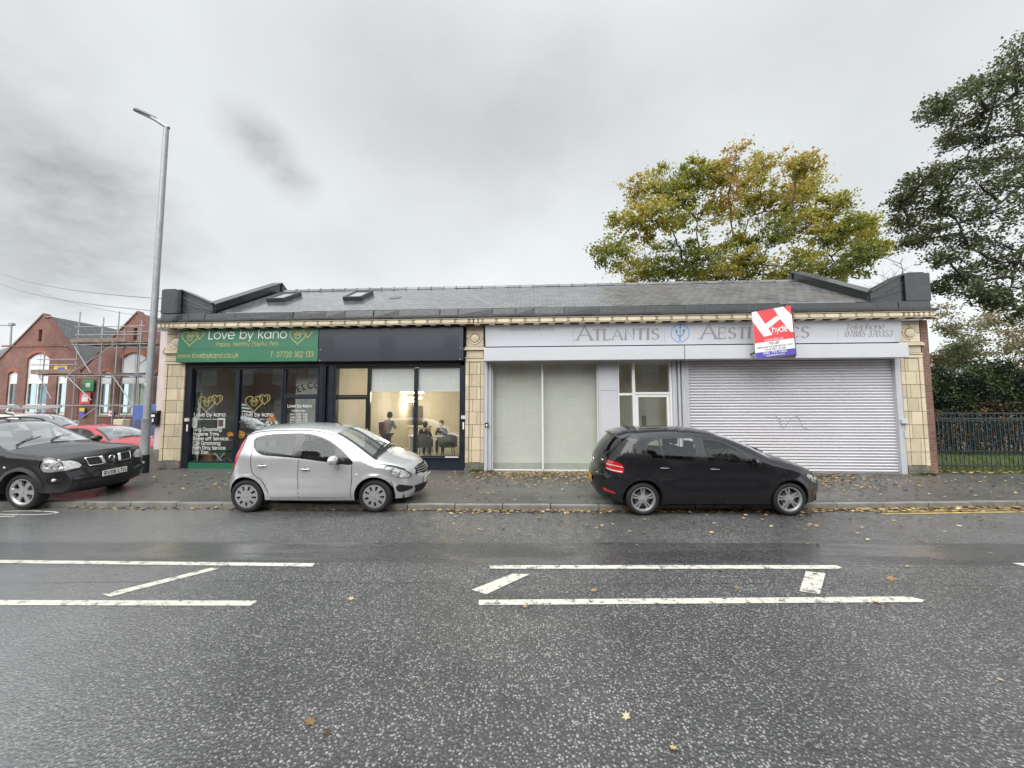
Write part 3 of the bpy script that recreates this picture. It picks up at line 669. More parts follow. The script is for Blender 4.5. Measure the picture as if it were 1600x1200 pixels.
# skylights
for x0 in (-8.72, -6.15):
    x1 = x0+.62; ya, yb = 11.85, 12.75
    def S(x, y, h): return (x, y-h*.48, roofz(y)+h*.88)
    f = MB()
    for (a, b, c_, d) in ((x0, x1, ya, ya+.07), (x0, x1, yb-.07, yb), (x0, x0+.07, ya+.07, yb-.07), (x1-.07, x1, ya+.07, yb-.07)):
        f.hexa([S(a, c_, .0), S(b, c_, .0), S(b, d, .0), S(a, d, .0), S(a, c_, .13), S(b, c_, .13), S(b, d, .13), S(a, d, .13)])
    sk = f.build('skylight', M('dark grey metal', (.07, .07, .075), .4, .3), roof, bevel=.01)
    f = MB(); f.quad(S(x0+.06, ya+.06, .10), S(x1-.06, ya+.06, .10), S(x1-.06, yb-.06, .10), S(x0+.06, yb-.06, .10)); f.build('pane', M('skylight pane', (.30, .32, .34), .04, coat=1, spec=1), sk)
f = MB(); f.quad((-4.75, 12.0, roofz(12.0)+.012), (-4.4, 12.0, roofz(12.0)+.012), (-4.35, 12.3, roofz(12.3)+.012), (-4.7, 12.3, roofz(12.3)+.012)); f.build('lead_patch', M('lead patch', (.12, .13, .14), .5), roof)
# corner piers, sloping parapets and gable copings, all wrapped in felt
def wrapped(name, pts_b, pts_t, parent):
    m = MB(); m.hexa(list(pts_b)+list(pts_t)); o = m.build(name, mat_felt, parent, bevel=.02)
    return o
for sgn, xo, xi, xv, xr in ((-1, -11.07, -10.46, -9.50, -9.55), (1, 10.50, 9.86, 9.02, 9.10)):
    def xx(a, b): return (a, b) if sgn < 0 else (b, a)
    a, b = xx(xo, xi); zt = 5.47 if sgn < 0 else 5.50
    m = MB(); m.box(a, b, 10.60, 11.15, 4.741, zt); m.box(a+.03 if sgn < 0 else a+.12, b-.2 if sgn < 0 else b-.12, 10.62, 10.9, zt+.001, zt+.03)
    pier = m.build('parapet_pier', mat_felt, B, bevel=.03)
    m = MB()                                                               # front slope from pier down to valley
    zi = zt-.05
    P = [(xi, 10.66, 4.741), (xv, 10.66, 4.741), (xv, 11.0, 4.741), (xi, 11.0, 4.741), (xi, 10.66, zi), (xv, 10.66, 5.0), (xv, 11.0, 5.0), (xi, 11.0, zi)]
    if sgn > 0: P = [P[i] for i in (1, 0, 3, 2, 5, 4, 7, 6)]
    m.hexa(P)
    for k in (.30, .58):                                                   # battens under the felt
        za, zb_ = 4.741+(zi-4.741)*k+.1, 4.741+(5.0-4.741)*k*.6+.02
        A_ = [(xi, 10.635, za), (xv+(.15 if sgn < 0 else -.15)*-1*k, 10.635, zb_)]
        m.tube([(A_[0][0], 10.652, A_[0][2]), (A_[1][0], 10.652, A_[1][2])], .016, 6)
    cap = [(xi, 10.60, zi+.005), (xv, 10.60, 5.005), (xv, 11.05, 5.005), (xi, 11.05, zi+.005), (xi, 10.60, zi+.06), (xv, 10.60, 5.06), (xv, 11.05, 5.06), (xi, 11.05, zi+.06)]
    if sgn > 0: cap = [cap[i] for i in (1, 0, 3, 2, 5, 4, 7, 6)]
    m.hexa(cap); m.build('parapet_slope', mat_felt, B, bevel=.012)
    a, b = xx(xv-.28*(1 if sgn < 0 else -1)*1, xv+.02*(-sgn)); a, b = min(a, b), max(a, b)
    m = MB()
    y0, y1 = 10.72, 13.62; za, zb2 = 4.98, 6.62
    m.hexa([(a, y0, 4.75), (b, y0, 4.75), (b, y1, 5.9), (a, y1, 5.9), (a, y0, za), (b, y0, za), (b, y1, zb2), (a, y1, zb2)])
    m.hexa([(a-.05, y0-.04, za+.003), (b+.05, y0-.04, za+.003), (b+.05, y1, zb2+.003), (a-.05, y1, zb2+.003), (a-.05, y0-.04, za+.055), (b+.05, y0-.04, za+.055), (b+.05, y1, zb2+.055), (a-.05, y1, zb2+.055)])
    m.hexa([(a-.05, y1, 5.9), (b+.05, y1, 5.9), (b+.05, y1+.35, 5.9), (a-.05, y1+.35, 5.9), (a-.05, y1, zb2+.055), (b+.05, y1, zb2+.055), (b+.05, y1+.35, zb2-.15), (a-.05, y1+.35, zb2-.15)])
    m.build('gable_coping', mat_felt, B, bevel=.015)
    a, b = xx(xo, xv); m = MB(); m.box(a+.02, b-.02, 11.16, 18.7, 4.70, 4.9); m.build('flat_roof', mat_felt, B)

# ---- shopfronts
def frame_rect(mb, x0, x1, z0, z1, t, y0, y1, tb=None):
    tb = tb or t
    mb.box(x0, x0+t, y0, y1, z0, z1); mb.box(x1-t, x1, y0, y1, z0, z1); mb.box(x0+t, x1-t, y0, y1, z1-t, z1); mb.box(x0+t, x1-t, y0, y1, z0, z0+tb)
def pane(parent, x0, x1, z0, z1, y=11.02, m=None):
    g_ = MB(); g_.box(x0, x1, y, y+.008, z0, z1); return g_.build('pane', m or mat_glass, parent)
# unit 1 (green + navy)
f = MB(); frame_rect(f, -10.42, -7.44, .33, 3.16, .05, 10.97, 11.07); f.box(-8.92, -8.81, 10.96, 11.08, .33, 3.11); f.box(-10.46, -10.285, 10.93, 11.1, .12, 3.3)
win1 = f.build('shop_window', mat_navy, B, bevel=.004); pane(win1, -10.37, -8.92, .38, 3.11); pane(win1, -8.81, -7.49, .38, 3.11)
f = MB(); f.box(-10.38, -7.44, 10.955, 11.08, .14, .328); f.build('stall_riser', mat_greenp, win1, bevel=.006)
f = MB(); frame_rect(f, -7.43, -6.36, 2.30, 3.16, .05, 10.98, 11.07); frame_rect(f, -7.43, -6.36, .18, 2.295, .08, 10.975, 11.06, .25)
door1 = f.build('shop_door', mat_navy, B, bevel=.004); pane(door1, -7.38, -6.41, 2.35, 3.11); pane(door1, -7.35, -6.44, .43, 2.215)
f = MB(); f.tube([(-7.39, 10.93, 1.0), (-7.39, 10.93, 1.35)], .012); f.build('handle', mat_lgrey, door1)
f = MB(); f.box(-6.315, -6.13, 10.92, 11.1, .12, 3.28); f.box(-6.125, -6.03, 11.0, 11.1, .12, 3.28); f.box(-6.025, -5.80, 10.92, 11.1, .12, 3.28)
f.box(-6.27, -6.18, 10.905, 10.92, .12, 3.2); f.box(-5.97, -5.86, 10.905, 10.92, .12, 3.2); f.build('shopfront_post', mat_navy, B, bevel=.005)
f = MB(); f.box(-10.28, -2.0, 10.93, 11.09, 3.165, 3.27); f.box(-10.4, -2.0, 10.905, 10.99, 3.275, 3.6); f.build('head_beam', mat_black, B, bevel=.005)
f = MB(); frame_rect(f, -5.90, -4.845, 2.28, 3.16, .05, 10.98, 11.07); frame_rect(f, -5.90, -4.845, .18, 2.275, .08, 10.975, 11.06, .25)
door2 = f.build('shop_door', mat_black, B, bevel=.004); pane(door2, -5.85, -4.895, 2.33, 3.11, m=mat_glass2); pane(door2, -5.82, -4.925, .43, 2.195, m=mat_glass2)
f = MB(); f.tube([(-4.85, 10.93, 1.0), (-4.85, 10.93, 1.35)], .012); f.build('handle', mat_lgrey, door2)
f = MB(); frame_rect(f, -4.84, -2.115, .53, 3.16, .04, 10.98, 11.07); f.box(-3.495, -3.39, 10.965, 11.075, .53, 3.11); f.box(-2.11, -1.985, 10.93, 11.1, .12, 3.28)
win2 = f.build('shop_window', mat_navy, B, bevel=.004); pane(win2, -4.80, -3.495, .57, 3.12, m=mat_glass2); pane(win2, -3.39, -2.155, .58, 3.11, m=mat_glass2)
f = MB(); f.box(-4.84, -2.115, 10.96, 11.08, .14, .528); f.box(-4.84, -2.115, 10.93, 11.10, .50, .527); f.build('stall_riser', mat_navy, win2, bevel=.006)
f = MB(); f.box(-2.55, -2.17, 10.925, 10.98, .529, .55); f.build('sill_strip', mat_wvin, win2)
f = MB(); f.box(-4.79, -3.50, 11.05, 11.06, 2.42, 3.12); f.box(-3.385, -2.16, 11.05, 11.06, 2.42, 3.12); f.tube([(-4.74, 11.055, 2.42), (-3.44, 11.055, 2.42)], .012); f.tube([(-3.34, 11.055, 2.42), (-2.16, 11.055, 2.42)], .012)
f.build('roller_blind', mat_white, win2)
for x0, z0 in ((-10.40, 1.38), (-2.09, 1.45)):
    f = MB(); f.box(x0, x0+.13, 10.885, 10.93, z0+.17, z0+.27); o = f.build('key_switch', mat_lgrey, B, bevel=.006)
    f = MB(); f.box(x0+.04, x0+.08, 10.922, 10.9295, z0-.12, z0+.08); f.build('shutter_lock', mat_wvin, B)
# unit 2 (pale grey)
mat_fr = M('grey powder coated frame', (.50, .51, .54), .35, var=.04)
f = MB(); f.box(-1.425, -1.33, 10.86, 11.1, .13, 3.25); f.box(-1.325, -1.285, 10.90, 11.1, .13, 3.25); f.box(-1.28, -1.225, 10.88, 11.1, .13, 3.25); f.build('shutter_guide', mat_fr, B, bevel=.004)
f = MB(); f.box(-1.40, -1.30, 10.83, 10.859, 1.40, 1.52); ks = f.build('key_switch', mat_black, B, bevel=.006); f = MB(); f.box(-1.372, -1.328, 10.825, 10.829, 1.42, 1.48); f.build('cover', mat_wvin, ks)
f = MB(); frame_rect(f, -1.22, 1.80, .16, 3.24, .035, 10.98, 11.07); f.box(.205, .255, 10.965, 11.075, .195, 3.205)
win3 = f.build('shop_window', mat_white, B, bevel=.003); pane(win3, -1.185, .205, .195, 3.205, m=mat_glass2); pane(win3, .255, 1.765, .195, 3.205, m=mat_glass2)
f = MB(); f.box(1.81, 2.345, 10.94, 11.1, .13, 2.42); f.box(1.81, 2.345, 10.94, 11.1, 2.426, 3.25); f.box(1.80, 1.835, 10.92, 10.94, .13, 3.25); f.build('door_panel', mat_lgrey, B, bevel=.004)
f = MB(); f.box(2.35, 2.385, 10.95, 11.08, .16, 3.24); f.box(2.75, 2.83, 10.95, 11.08, .16, 3.24); f.box(3.775, 3.84, 10.95, 11.08, .16, 3.24)
f.box(2.385, 2.75, 10.96, 11.07, 2.28, 2.345); f.box(2.83, 3.775, 10.955, 11.07, 2.31, 2.37); f.box(2.385, 2.75, 10.96, 11.07, 3.2, 3.24); f.box(2.83, 3.775, 10.96, 11.07, 3.2, 3.24); f.box(2.385, 2.75, 10.96, 11.07, .16, .3)
side = f.build('door_frame', mat_white, B, bevel=.004); pane(side, 2.385, 2.75, 2.345, 3.2); pane(side, 2.385, 2.75, .3, 2.28); pane(side, 2.83, 3.775, 2.37, 3.2)
f = MB(); frame_rect(f, 2.835, 3.77, .18, 2.305, .075, 10.97, 11.05, .2); door3 = f.build('shop_door', mat_white, B, bevel=.004); pane(door3, 2.91, 3.695, .38, 2.23)
f = MB(); f.box(3.845, 3.95, 10.92, 11.1, .13, 3.25); f.box(3.955, 3.99, 10.98, 11.1, .13, 3.25); f.box(3.995, 4.05, 10.90, 11.1, .13, 3.25); f.box(4.055, 4.085, 10.96, 11.1, .13, 3.25); f.box(4.09, 4.275, 10.88, 11.1, .13, 3.25); f.box(4.13, 4.16, 10.868, 10.88, .13, 3.25); f.box(4.21, 4.24, 10.868, 10.88, .13, 3.25)
f.build('shopfront_post', mat_fr, B, bevel=.004)
f = MB(); f.box(9.70, 9.76, 10.87, 11.1, .13, 3.25); f.box(9.765, 9.855, 10.885, 11.1, .13, 3.25); f.build('shutter_guide', mat_fr, B, bevel=.004)
f = MB(); f.box(9.73, 9.88, 10.80, 10.868, 1.50, 1.62); f.box(9.82, 9.86, 10.855, 10.884, 1.12, 1.3); f.build('key_switch', mat_lgrey, B, bevel=.008)
# roller shutter: 40 curved laths
mat_shut = M('pale enamelled shutter lath', (.62, .61, .64), .3, .0, var=.05, vs=.8, coat=.4, dirt=((.36, .35, .35), .34, .9))
f = MB(); n = 38; z0, z1 = .19, 3.25; hh = (z1-z0)/n; prof = []
for i in range(n):
    z = z0+i*hh
    for k in range(7):
        u = k/6; prof.append((10.995-.026*math.sin(PI*u)**.8, z+u*hh*.86))
    prof.append((11.012, z+hh*.90)); prof.append((11.012, z+hh*.97))
prof.append((11.0, z1))
L_ = len(prof); f.add([(4.285, y, z) for y, z in prof]+[(9.70, y, z) for y, z in prof], [(i, i+L_, i+1+L_, i+1) for i in range(L_-1)])
sh = f.build('roller_shutter', mat_shut, B, smooth=50, fix=False)
f = MB(); f.box(4.285, 9.70, 10.965, 11.03, .125, .188); f.build('bottom_rail', M('galvanised rail', (.35, .35, .36), .4, .4), sh, bevel=.005)
f = MB(); 
gr = [(6.6, 1.73), (6.72, 1.52), (6.76, 1.40), (6.79, 1.36), (6.90, 1.50), (7.03, 1.66), (7.18, 1.70), (7.22, 1.62), (7.25, 1.50), (7.33, 1.38), (7.5, 1.33)]
line2(f, gr, .022, (0, 10.966, 0)); line2(f, [(6.35, 1.68), (6.6, 1.66)], .012, (0, 10.966, 0)); line2(f, [(6.72, 1.66), (6.75, 1.4)], .02, (0, 10.965, 0)); f.build('graffiti', M('faded marker', (.40, .40, .42), .6), sh)

# ================================================================ SIGNS
def heart(cx, cz, s):
    pts = []
    for k in range(41):
        t = 2*PI*k/40; pts.append((cx+s*.062*(16*math.sin(t)**3)/1.0*.5, cz+s*.062*.5*(13*math.cos(t)-5*math.cos(2*t)-2*math.cos(3*t)-math.cos(4*t))))
    return pts
def hearts_logo(mb, cx, cz, s, org, u=(1, 0, 0), v=(0, 0, 1), wd=.016):
    """two linked outline hearts with a paw print, s = overall height"""
    line2(mb, heart(cx, cz, s), wd, org, u, v); line2(mb, heart(cx+s*.60, cz+s*.22, s*.62), wd, org, u, v, .001)
    line2(mb, _arc(cx+s*.66, cz+s*.26, s*.12, s*.14, -40, 50), wd*.9, org, u, v)
    for k, (a, b, r) in enumerate(((-.17, .14, .05), (-.065, .22, .055), (.065, .22, .055), (.17, .14, .05))): line2(mb, _arc(cx+a*s, cz+b*s-.02*s, r*s, r*1.25*s, 0, 360), wd*.8, org, u, v)
    line2(mb, [(cx+s*p, cz+s*q) for p, q in ((0, .09), (.09, .04), (.14, -.07), (.10, -.15), (0, -.12), (-.10, -.15), (-.14, -.07), (-.09, .04), (0, .09))], wd*.9, org, u, v)
def slanted(name, label, x0, x1, ztop, ytop, zmid, ymid, zbot, ybot, m, mbk):
    o = thing(name, label, 'sign', (0, 0, 0))
    p = MB(); p.yz([(ytop, ztop), (ymid, zmid+.004), (ymid+.02, zmid+.004), (10.9, ztop)], x0, x1); a = p.build('upper_panel', m, o, bevel=.003)
    p = MB(); p.yz([(ymid-.004, zmid), (ybot, zbot), (10.9, zbot), (10.9, zmid)], x0-.01, x1+(.01)); p.build('lower_panel', m, o, bevel=.003)
    return o
sg = slanted('shop_sign', 'green fascia sign with gold and white writing over the pet groomer', -10.60, -6.292, 4.292, 10.76, 3.69, 10.735, 3.30, 10.715, mat_green, None)
sn = slanted('shop_sign', 'plain dark navy fascia board without writing', -6.27, -2.02, 4.292, 10.76, 3.67, 10.735, 3.287, 10.715, mat_navy, None)
f = MB(); 
for x_ in (-6.2, -2.1): 
    for z_, y_ in ((3.64, 10.732), (3.32, 10.714)): f.lathe([(0, -.004), (.012, -.004), (.014, 0)], (x_, y_, z_), 'y', 10)
f.build('fixing_screw', mat_lgrey, sn)
vu = Vector((0, .025, .602)).normalized(); vl = Vector((0, .02, .39)).normalized()
def on_up(x, h): return Vector((x*1.0113, 10.735, 3.694))+vu*h+Vector((0, -.004, 0))
def on_lo(x, h): return Vector((x*1.0113, 10.715, 3.30))+vl*h+Vector((0, -.004, 0))
f = MB(); put_text(f, 'Love by kano', on_up(-9.56, .30), .265, .085, v=vu, width=2.42, gap=.10); f.build('lettering', mat_wvin, sg)
f = MB(); put_text(f, 'Happy, Healthy, Playful, Pets', on_up(-9.30, .085), .115, .10, v=vu, width=1.92)
hearts_logo(f, 0, 0, .50, on_up(-10.12, .34), v=vu, wd=.020); hearts_logo(f, 0, 0, .50, on_up(-6.83, .35), v=vu, wd=.020)
put_text(f, 'www.lovebykano.co.uk', on_lo(-10.44, .13), .145, .10, v=vl, width=1.88); put_text(f, 'T: 07720 302 133', on_lo(-7.62, .13), .155, .10, v=vl, width=1.30)
f.build('lettering', mat_gold, sg)

sa = thing('shop_sign', 'long pale grey fascia sign with large serif lettering and blue trident', 'sign')
for a, b in ((-1.39, 1.10), (1.104, 3.62), (3.624, 8.25), (8.254, 9.862)):
    p = MB(); p.yz([(10.755, 4.292), (10.845, 3.69), (10.9, 3.69), (10.9, 4.292)], a, b); p.build('upper_panel', mat_lgrey, sa, bevel=.002)
for a, b in ((-1.39, 4.03), (4.05, 9.73)):
    p = MB(); p.box(a, b, 10.49, 10.92, 3.232, 3.60); p.build('shutter_box', mat_lgrey, sa, bevel=.008)
va = Vector((0, 10.755-10.845, 4.292-3.69)).normalized()
def on_a(x, h): return Vector((x, 10.845, 3.69))+va*h+Vector((0, -.004, -.0))
f = MB()
put_text(f, 'A', on_a(1.20, .145), .40, .13, v=va, serif=True, width=.44); put_text(f, 'TLANTIS', on_a(1.68, .145), .30, .135, v=va, serif=True, width=1.80, gap=.16)
put_text(f, 'A', on_a(4.60, .145), .40, .13, v=va, serif=True, width=.44); put_text(f, 'ESTHETICS', on_a(5.07, .145), .30, .135, v=va, serif=True, width=2.42, gap=.16)
put_text(f, 'Telephone', on_a(8.44, .35), .145, .13, v=va, serif=True, slant=.15, width=.98); put_text(f, '07885 370353', on_a(8.42, .15), .16, .14, v=va, serif=True, slant=.1, width=1.22)
put_text(f, 'www.atlantisaesthetics.com', on_a(-1.0, .44), .11, .10, v=va, serif=True, slant=.0, width=1.56)
f.build('lettering', mat_greyvin, sa)
f = MB(); o_ = on_a(4.05, .31)
line2(f, _arc(0, 0, .245, .245, 0, 360, 40), .016, o_, v=va)
for sx in (-1, 1): line2(f, [(sx*.0, -.07), (sx*.06, -.06), (sx*.10, .0), (sx*.095, .06), (sx*.11, .10), (sx*.085, .06), (sx*.075, .02)], .02, o_, v=va, lift=.001); line2(f, [(sx*.10, .02), (sx*.115, .115), (sx*.125, .06)], .022, o_, v=va)
line2(f, [(0, -.21), (0, .20)], .018, o_, v=va, lift=.002); line2(f, [(0, .14), (.0, .23)], .04, o_, v=va, lift=.003); line2(f, [(0, -.12), (.0, -.07)], .05, o_, v=va, lift=.003); line2(f, [(0, -.21), (.0, -.17)], .035, o_, v=va, lift=.003)
f.build('trident_emblem', mat_bluev, sa)

# letting board, projecting in a shallow wedge from the fascia
tl = thing('letting_board', 'tilted red, white and blue TO LET board fixed over the grey fascia', 'sign board')
A0, B0, C0, D0 = Vector((5.78, 10.28, 3.24)), Vector((6.72, 10.17, 3.31)), Vector((6.60, 10.17, 4.55)), Vector((5.66, 10.28, 4.42))
A0, B0, C0, D0 = Vector((5.735, 10.22, 3.185)), Vector((6.66, 10.12, 3.285)), Vector((6.60, 10.12, 4.55)), Vector((5.68, 10.22, 4.41))
def bp(u, v, o=0):
    p = A0.lerp(B0, u).lerp(D0.lerp(C0, u), v); return p+Vector((0, -1, 0))*o
def patch(mb, pts, o): mb.add([bp(u, v, o) for u, v in pts], [tuple(range(len(pts)))])
mat_red = M('red board print', (.72, .07, .085), .45, var=.03); mat_blue = M('blue board print', (.10, .08, .42), .45, var=.03)
f = MB(); f.hexa([bp(0, 0), bp(1, 0), bp(1, 0)+Vector((0, .012, 0)), bp(0, 0)+Vector((0, .012, 0)), bp(0, 1), bp(1, 1), bp(1, 1)+Vector((0, .012, 0)), bp(0, 1)+Vector((0, .012, 0))]); f.build('board', mat_wvin, tl)
f = MB(); patch(f, [(0, .33), (1, .33), (1, .93), (1, 1), (.0, 1)], .002); rp_ = f.build('red_print', mat_red, tl)
f = MB(); H = .003
patch(f, [(.0, 1), (.12, 1), (.47, .46), (.25, .44), (.0, .80)], H)                # left bar of the H
patch(f, [(.30, .70), (.63, .84), (.70, .76), (.38, .60)], H+.0004)                # cross bar
patch(f, [(.56, 1), (.80, 1), (1., .80), (1., .45), (.92, .47), (.70, .76)], H+.0008) # right bar
_ux = (B0-A0).normalized(); _vy = (D0-A0).normalized()
put_text(f, 'hyde', bp(.47, .50, .005), .155, .15, u=_ux, v=_vy, width=.36); put_text(f, 'COMMERCIAL', bp(.25, .345, .005), .05, .14, u=_ux, v=_vy, width=.46)
f.build('white_print', mat_wvin, tl)
mat_gp = M('grey print', (.10, .10, .12), .5)
f = MB(); put_text(f, 'TO LET', bp(.36, .265, .005), .055, .2, u=_ux, v=_vy, width=.25); f.build('lettering', mat_gp, tl)
f = MB(); put_text(f, 'GROUND FLOOR RETAIL UNIT', bp(.05, .205, .005), .035, .16, u=_ux, v=_vy, width=.84); put_text(f, '516.66 SQFT | 47 SQM', bp(.25, .15, .005), .035, .16, u=_ux, v=_vy, width=.5)
f.build('lettering', mat_gp, tl)
f = MB(); patch(f, [(0, 0), (1, 0), (1, .125), (0, .125)], .003); f.build('blue_print', mat_blue, tl)
f = MB(); put_text(f, '0161 773 4583', bp(.19, .075, .006), .05, .18, u=_ux, v=_vy, width=.55); put_text(f, 'hydeestates.com', bp(.25, .025, .006), .04, .16, u=_ux, v=_vy, width=.45); f.build('lettering', mat_wvin, tl)
f = MB(); f.hexa([bp(1, 0)+Vector((.02, .0, 0)), Vector((7.0, 10.74, 3.62))+Vector((-.0, -.0, -.4)), Vector((7.03, 10.74, 3.22)), bp(1, 0)+Vector((.03, .01, 0)), bp(1, 1)+Vector((.02, 0, 0)), Vector((6.95, 10.6, 4.45)), Vector((6.98, 10.6, 4.45)), bp(1, 1)+Vector((.03, .01, 0))]); f.build('return_board', M('faded pink board', (.55, .32, .33), .6), tl)
f = MB(); f.box(6.61, 6.66, 10.14, 10.18, 3.32, 4.50); f.build('support_post', mat_black, tl)
for a, b in (((6.64, 10.2, 3.35), (6.64, 10.75, 3.35)), ((5.75, 10.26, 3.35), (5.75, 10.5, 3.35)), ((6.6, 10.2, 4.45), (6.6, 10.6, 4.6))): f = MB(); f.tube([a, b], .02); f.build('bracket', mat_black, tl)

# ---- vinyl writing on the glass (outside face of the panes)
f = MB(); gy = 11.016
put_text(f, 'Love by kano', (-10.23, gy, 1.70), .115, .12, width=.99)
put_text(f, 'Happy, Healthy, Playful, Pets', (-10.08, gy, 1.60), .035, .12, width=.75)
for i, t_ in enumerate(('Dog Grooming', 'Hygiene Trims', 'Rinse off Service...', 'Cat Grooming', 'Bath Only Service', 'Nail Trim')):
    put_text(f, t_, (-10.215, gy, 1.265-i*.137), .10, .13, width=(.88, .80, 1.20, .86, 1.03, .50)[i])
put_text(f, 'Love by kano', (-8.72, gy, 1.70), .115, .12, width=.975); put_text(f, 'Happy, Healthy, Playful, Pets', (-8.62, gy, 1.60), .035, .12, width=.78)
f.build('window_lettering', mat_wvin, win1)
f = MB(); hearts_logo(f, 0, 0, .54, (-9.85, gy, 2.09), wd=.016); hearts_logo(f, 0, 0, .54, (-8.36, gy, 2.10), wd=.016); f.build('window_emblem', mat_gold, win1)
f = MB(); put_text(f, 'Love by kano', (-7.32, gy, 1.965), .09, .13, width=.74); put_text(f, 'OPENING TIMES', (-7.19, gy, 1.84), .045, .13, width=.42)
for i, t_ in enumerate(('Mon:  0.00 - 0.00', 'Tues:  9.30 - 5.30', 'Wed:  9.30 - 5.30', 'Thur:  9.30 - 5.30', 'Fri:  9.30 - 5.30')): put_text(f, t_, (-7.235, gy, 1.735-i*.085), .055, .14, width=.53)
f.build('window_lettering', mat_wvin, door1)
f = MB()
for t_, x_, z_, a_ in (('W', -7.30, 2.34, 38), ('E', -7.12, 2.42, 28), ('L', -6.98, 2.49, 18), ('C', -6.82, 2.53, 8), ('O', -6.63, 2.55, -5)):
    a_ = rad(a_); put_text(f, t_, (x_, 11.20, z_), .17, .24, u=(math.cos(a_), 0, math.sin(a_)), v=(-math.sin(a_), 0, math.cos(a_)))
wb = f.build('hanging_banner', mat_black, None); tag(wb, 'black cut-out WELCOME letters hanging in the top light of the door', 'banner')
# ================================================================ CARS
def catmull(P, step):
    """resample control points (any dim) with a centripetal-ish Catmull-Rom; returns points and the index of each control point"""
    P = [np.array(p, float) for p in P]; out = []; idx = []
    for i in range(len(P)-1):
        p0 = P[i-1] if i else 2*P[0]-P[1]; p1, p2 = P[i], P[i+1]; p3 = P[i+2] if i+2 < len(P) else 2*P[-1]-P[-2]
        n = max(1, int(round(np.linalg.norm((p2-p1)[:2])/step))); idx.append(len(out))
        L = np.linalg.norm((p2-p1)[:2]); m1 = (p2-p0)*(L/max(1e-6, np.linalg.norm((p2-p0)[:2]))); m2 = (p3-p1)*(L/max(1e-6, np.linalg.norm((p3-p1)[:2])))
        for k in range(n):
            t = k/n; out.append((2*t**3-3*t**2+1)*p1+(t**3-2*t**2+t)*m1+(-2*t**3+3*t**2)*p2+(t**3-t**2)*m2)
    idx.append(len(out)); out.append(P[-1]); return out, idx
def inpoly(px, pz, poly):
    x = np.asarray(px); z = np.asarray(pz); r = np.zeros(x.shape, bool); n = len(poly)
    for i in range(n):
        x1, z1 = poly[i][0], poly[i][1]; x2, z2 = poly[(i+1) % n][0], poly[(i+1) % n][1]
        if z1 == z2: continue
        c = ((z1 > z) != (z2 > z)) & (x < (x2-x1)*(z-z1)/(z2-z1)+x1); r ^= c
    return r
def smooth_poly(P, step=.03, closed=True):
    if closed:
        Q = list(P)+[P[0], P[1]]; o, ix = catmull([P[-1]]+Q, step); return [tuple(p) for p in o[ix[1]:ix[-2]]]
    return [tuple(p) for p in catmull(P, step)[0]]
def cdt(loops, lines, box, step, jitter=.0):
    vs = []; es = []
    def addpts(p, closed):
        o = len(vs); vs.extend([Vector((float(a[0]), float(a[1]))) for a in p]); n = len(p)
        es.extend([(o+i, o+(i+1) % n) for i in range(n if closed else n-1)])
    for l in loops: addpts(l, True)
    for l in lines: addpts(l, False)
    x0, x1, z0, z1 = box; nx = int((x1-x0)/step); nz = int((z1-z0)/step)
    arr = np.array([[v.x, v.y] for v in vs])
    for i in range(nx+1):
        for j in range(nz+1):
            p = (x0+step*(i+.5*(j % 2)), z0+step*j)
            if np.min((arr[:, 0]-p[0])**2+(arr[:, 1]-p[1])**2) > (step*.42)**2: vs.append(Vector(p))
    r = delaunay_2d_cdt(vs, es, [], 0, 1e-5)
    V = np.array([[v.x, v.y] for v in r[0]]); return V, [tuple(f) for f in r[2]]

mat_tyre = M('tyre rubber', (.018, .018, .019), .75, var=.2, vs=12, dirt=((.06, .055, .05), .38, 6))
mat_rim = M('silver alloy', (.46, .46, .47), .32, .55, var=.06)
mat_cover = M('silver plastic wheel cover', (.36, .36, .37), .38, .3, var=.06, dirt=((.16, .15, .14), .36, 12))
mat_brk = M('dark wheel inside', (.02, .02, .02), .7)
mat_trim = M('black plastic trim', (.016, .016, .017), .5, var=.15)
mat_blk_gloss = M('gloss black trim', (.010, .010, .012), .15, coat=.5)
mat_under = M('underbody', (.012, .012, .012), .9)
mat_seat = M('dark seat fabric', (.035, .036, .040), .9, var=.2)
mat_chrome = M('chrome', (.75, .75, .76), .12, 1.0, var=.02)
mat_cglass = glass_mat('car window glass', (.93, .97, .95), .62)
mat_wscreen = glass_mat('wet windscreen glass', (.72, .80, .77), 2.4, dirt=.22)  # wet glass; its dirt share is a pale film painted for sky reflection
mat_cglass_d = glass_mat('tinted car window glass', (.34, .38, .38), .85)
mat_lens = glass_mat('clear lamp lens', (.93, .94, .94), .9)
mat_lampin = M('lamp reflector', (.70, .70, .68), .25, .35, var=.3, vs=18)
mat_redlens = M('red lamp lens', (.50, .008, .012), .12, coat=1, var=.25, vs=12)
mat_amber = M('amber lens', (.65, .25, .03), .2, coat=1)
mat_clear = M('white lens', (.75, .75, .74), .15, coat=1)
mat_plate = M('white number plate', (.78, .78, .75), .35); mat_plate_y = M('yellow number plate', (.72, .42, .05), .35)
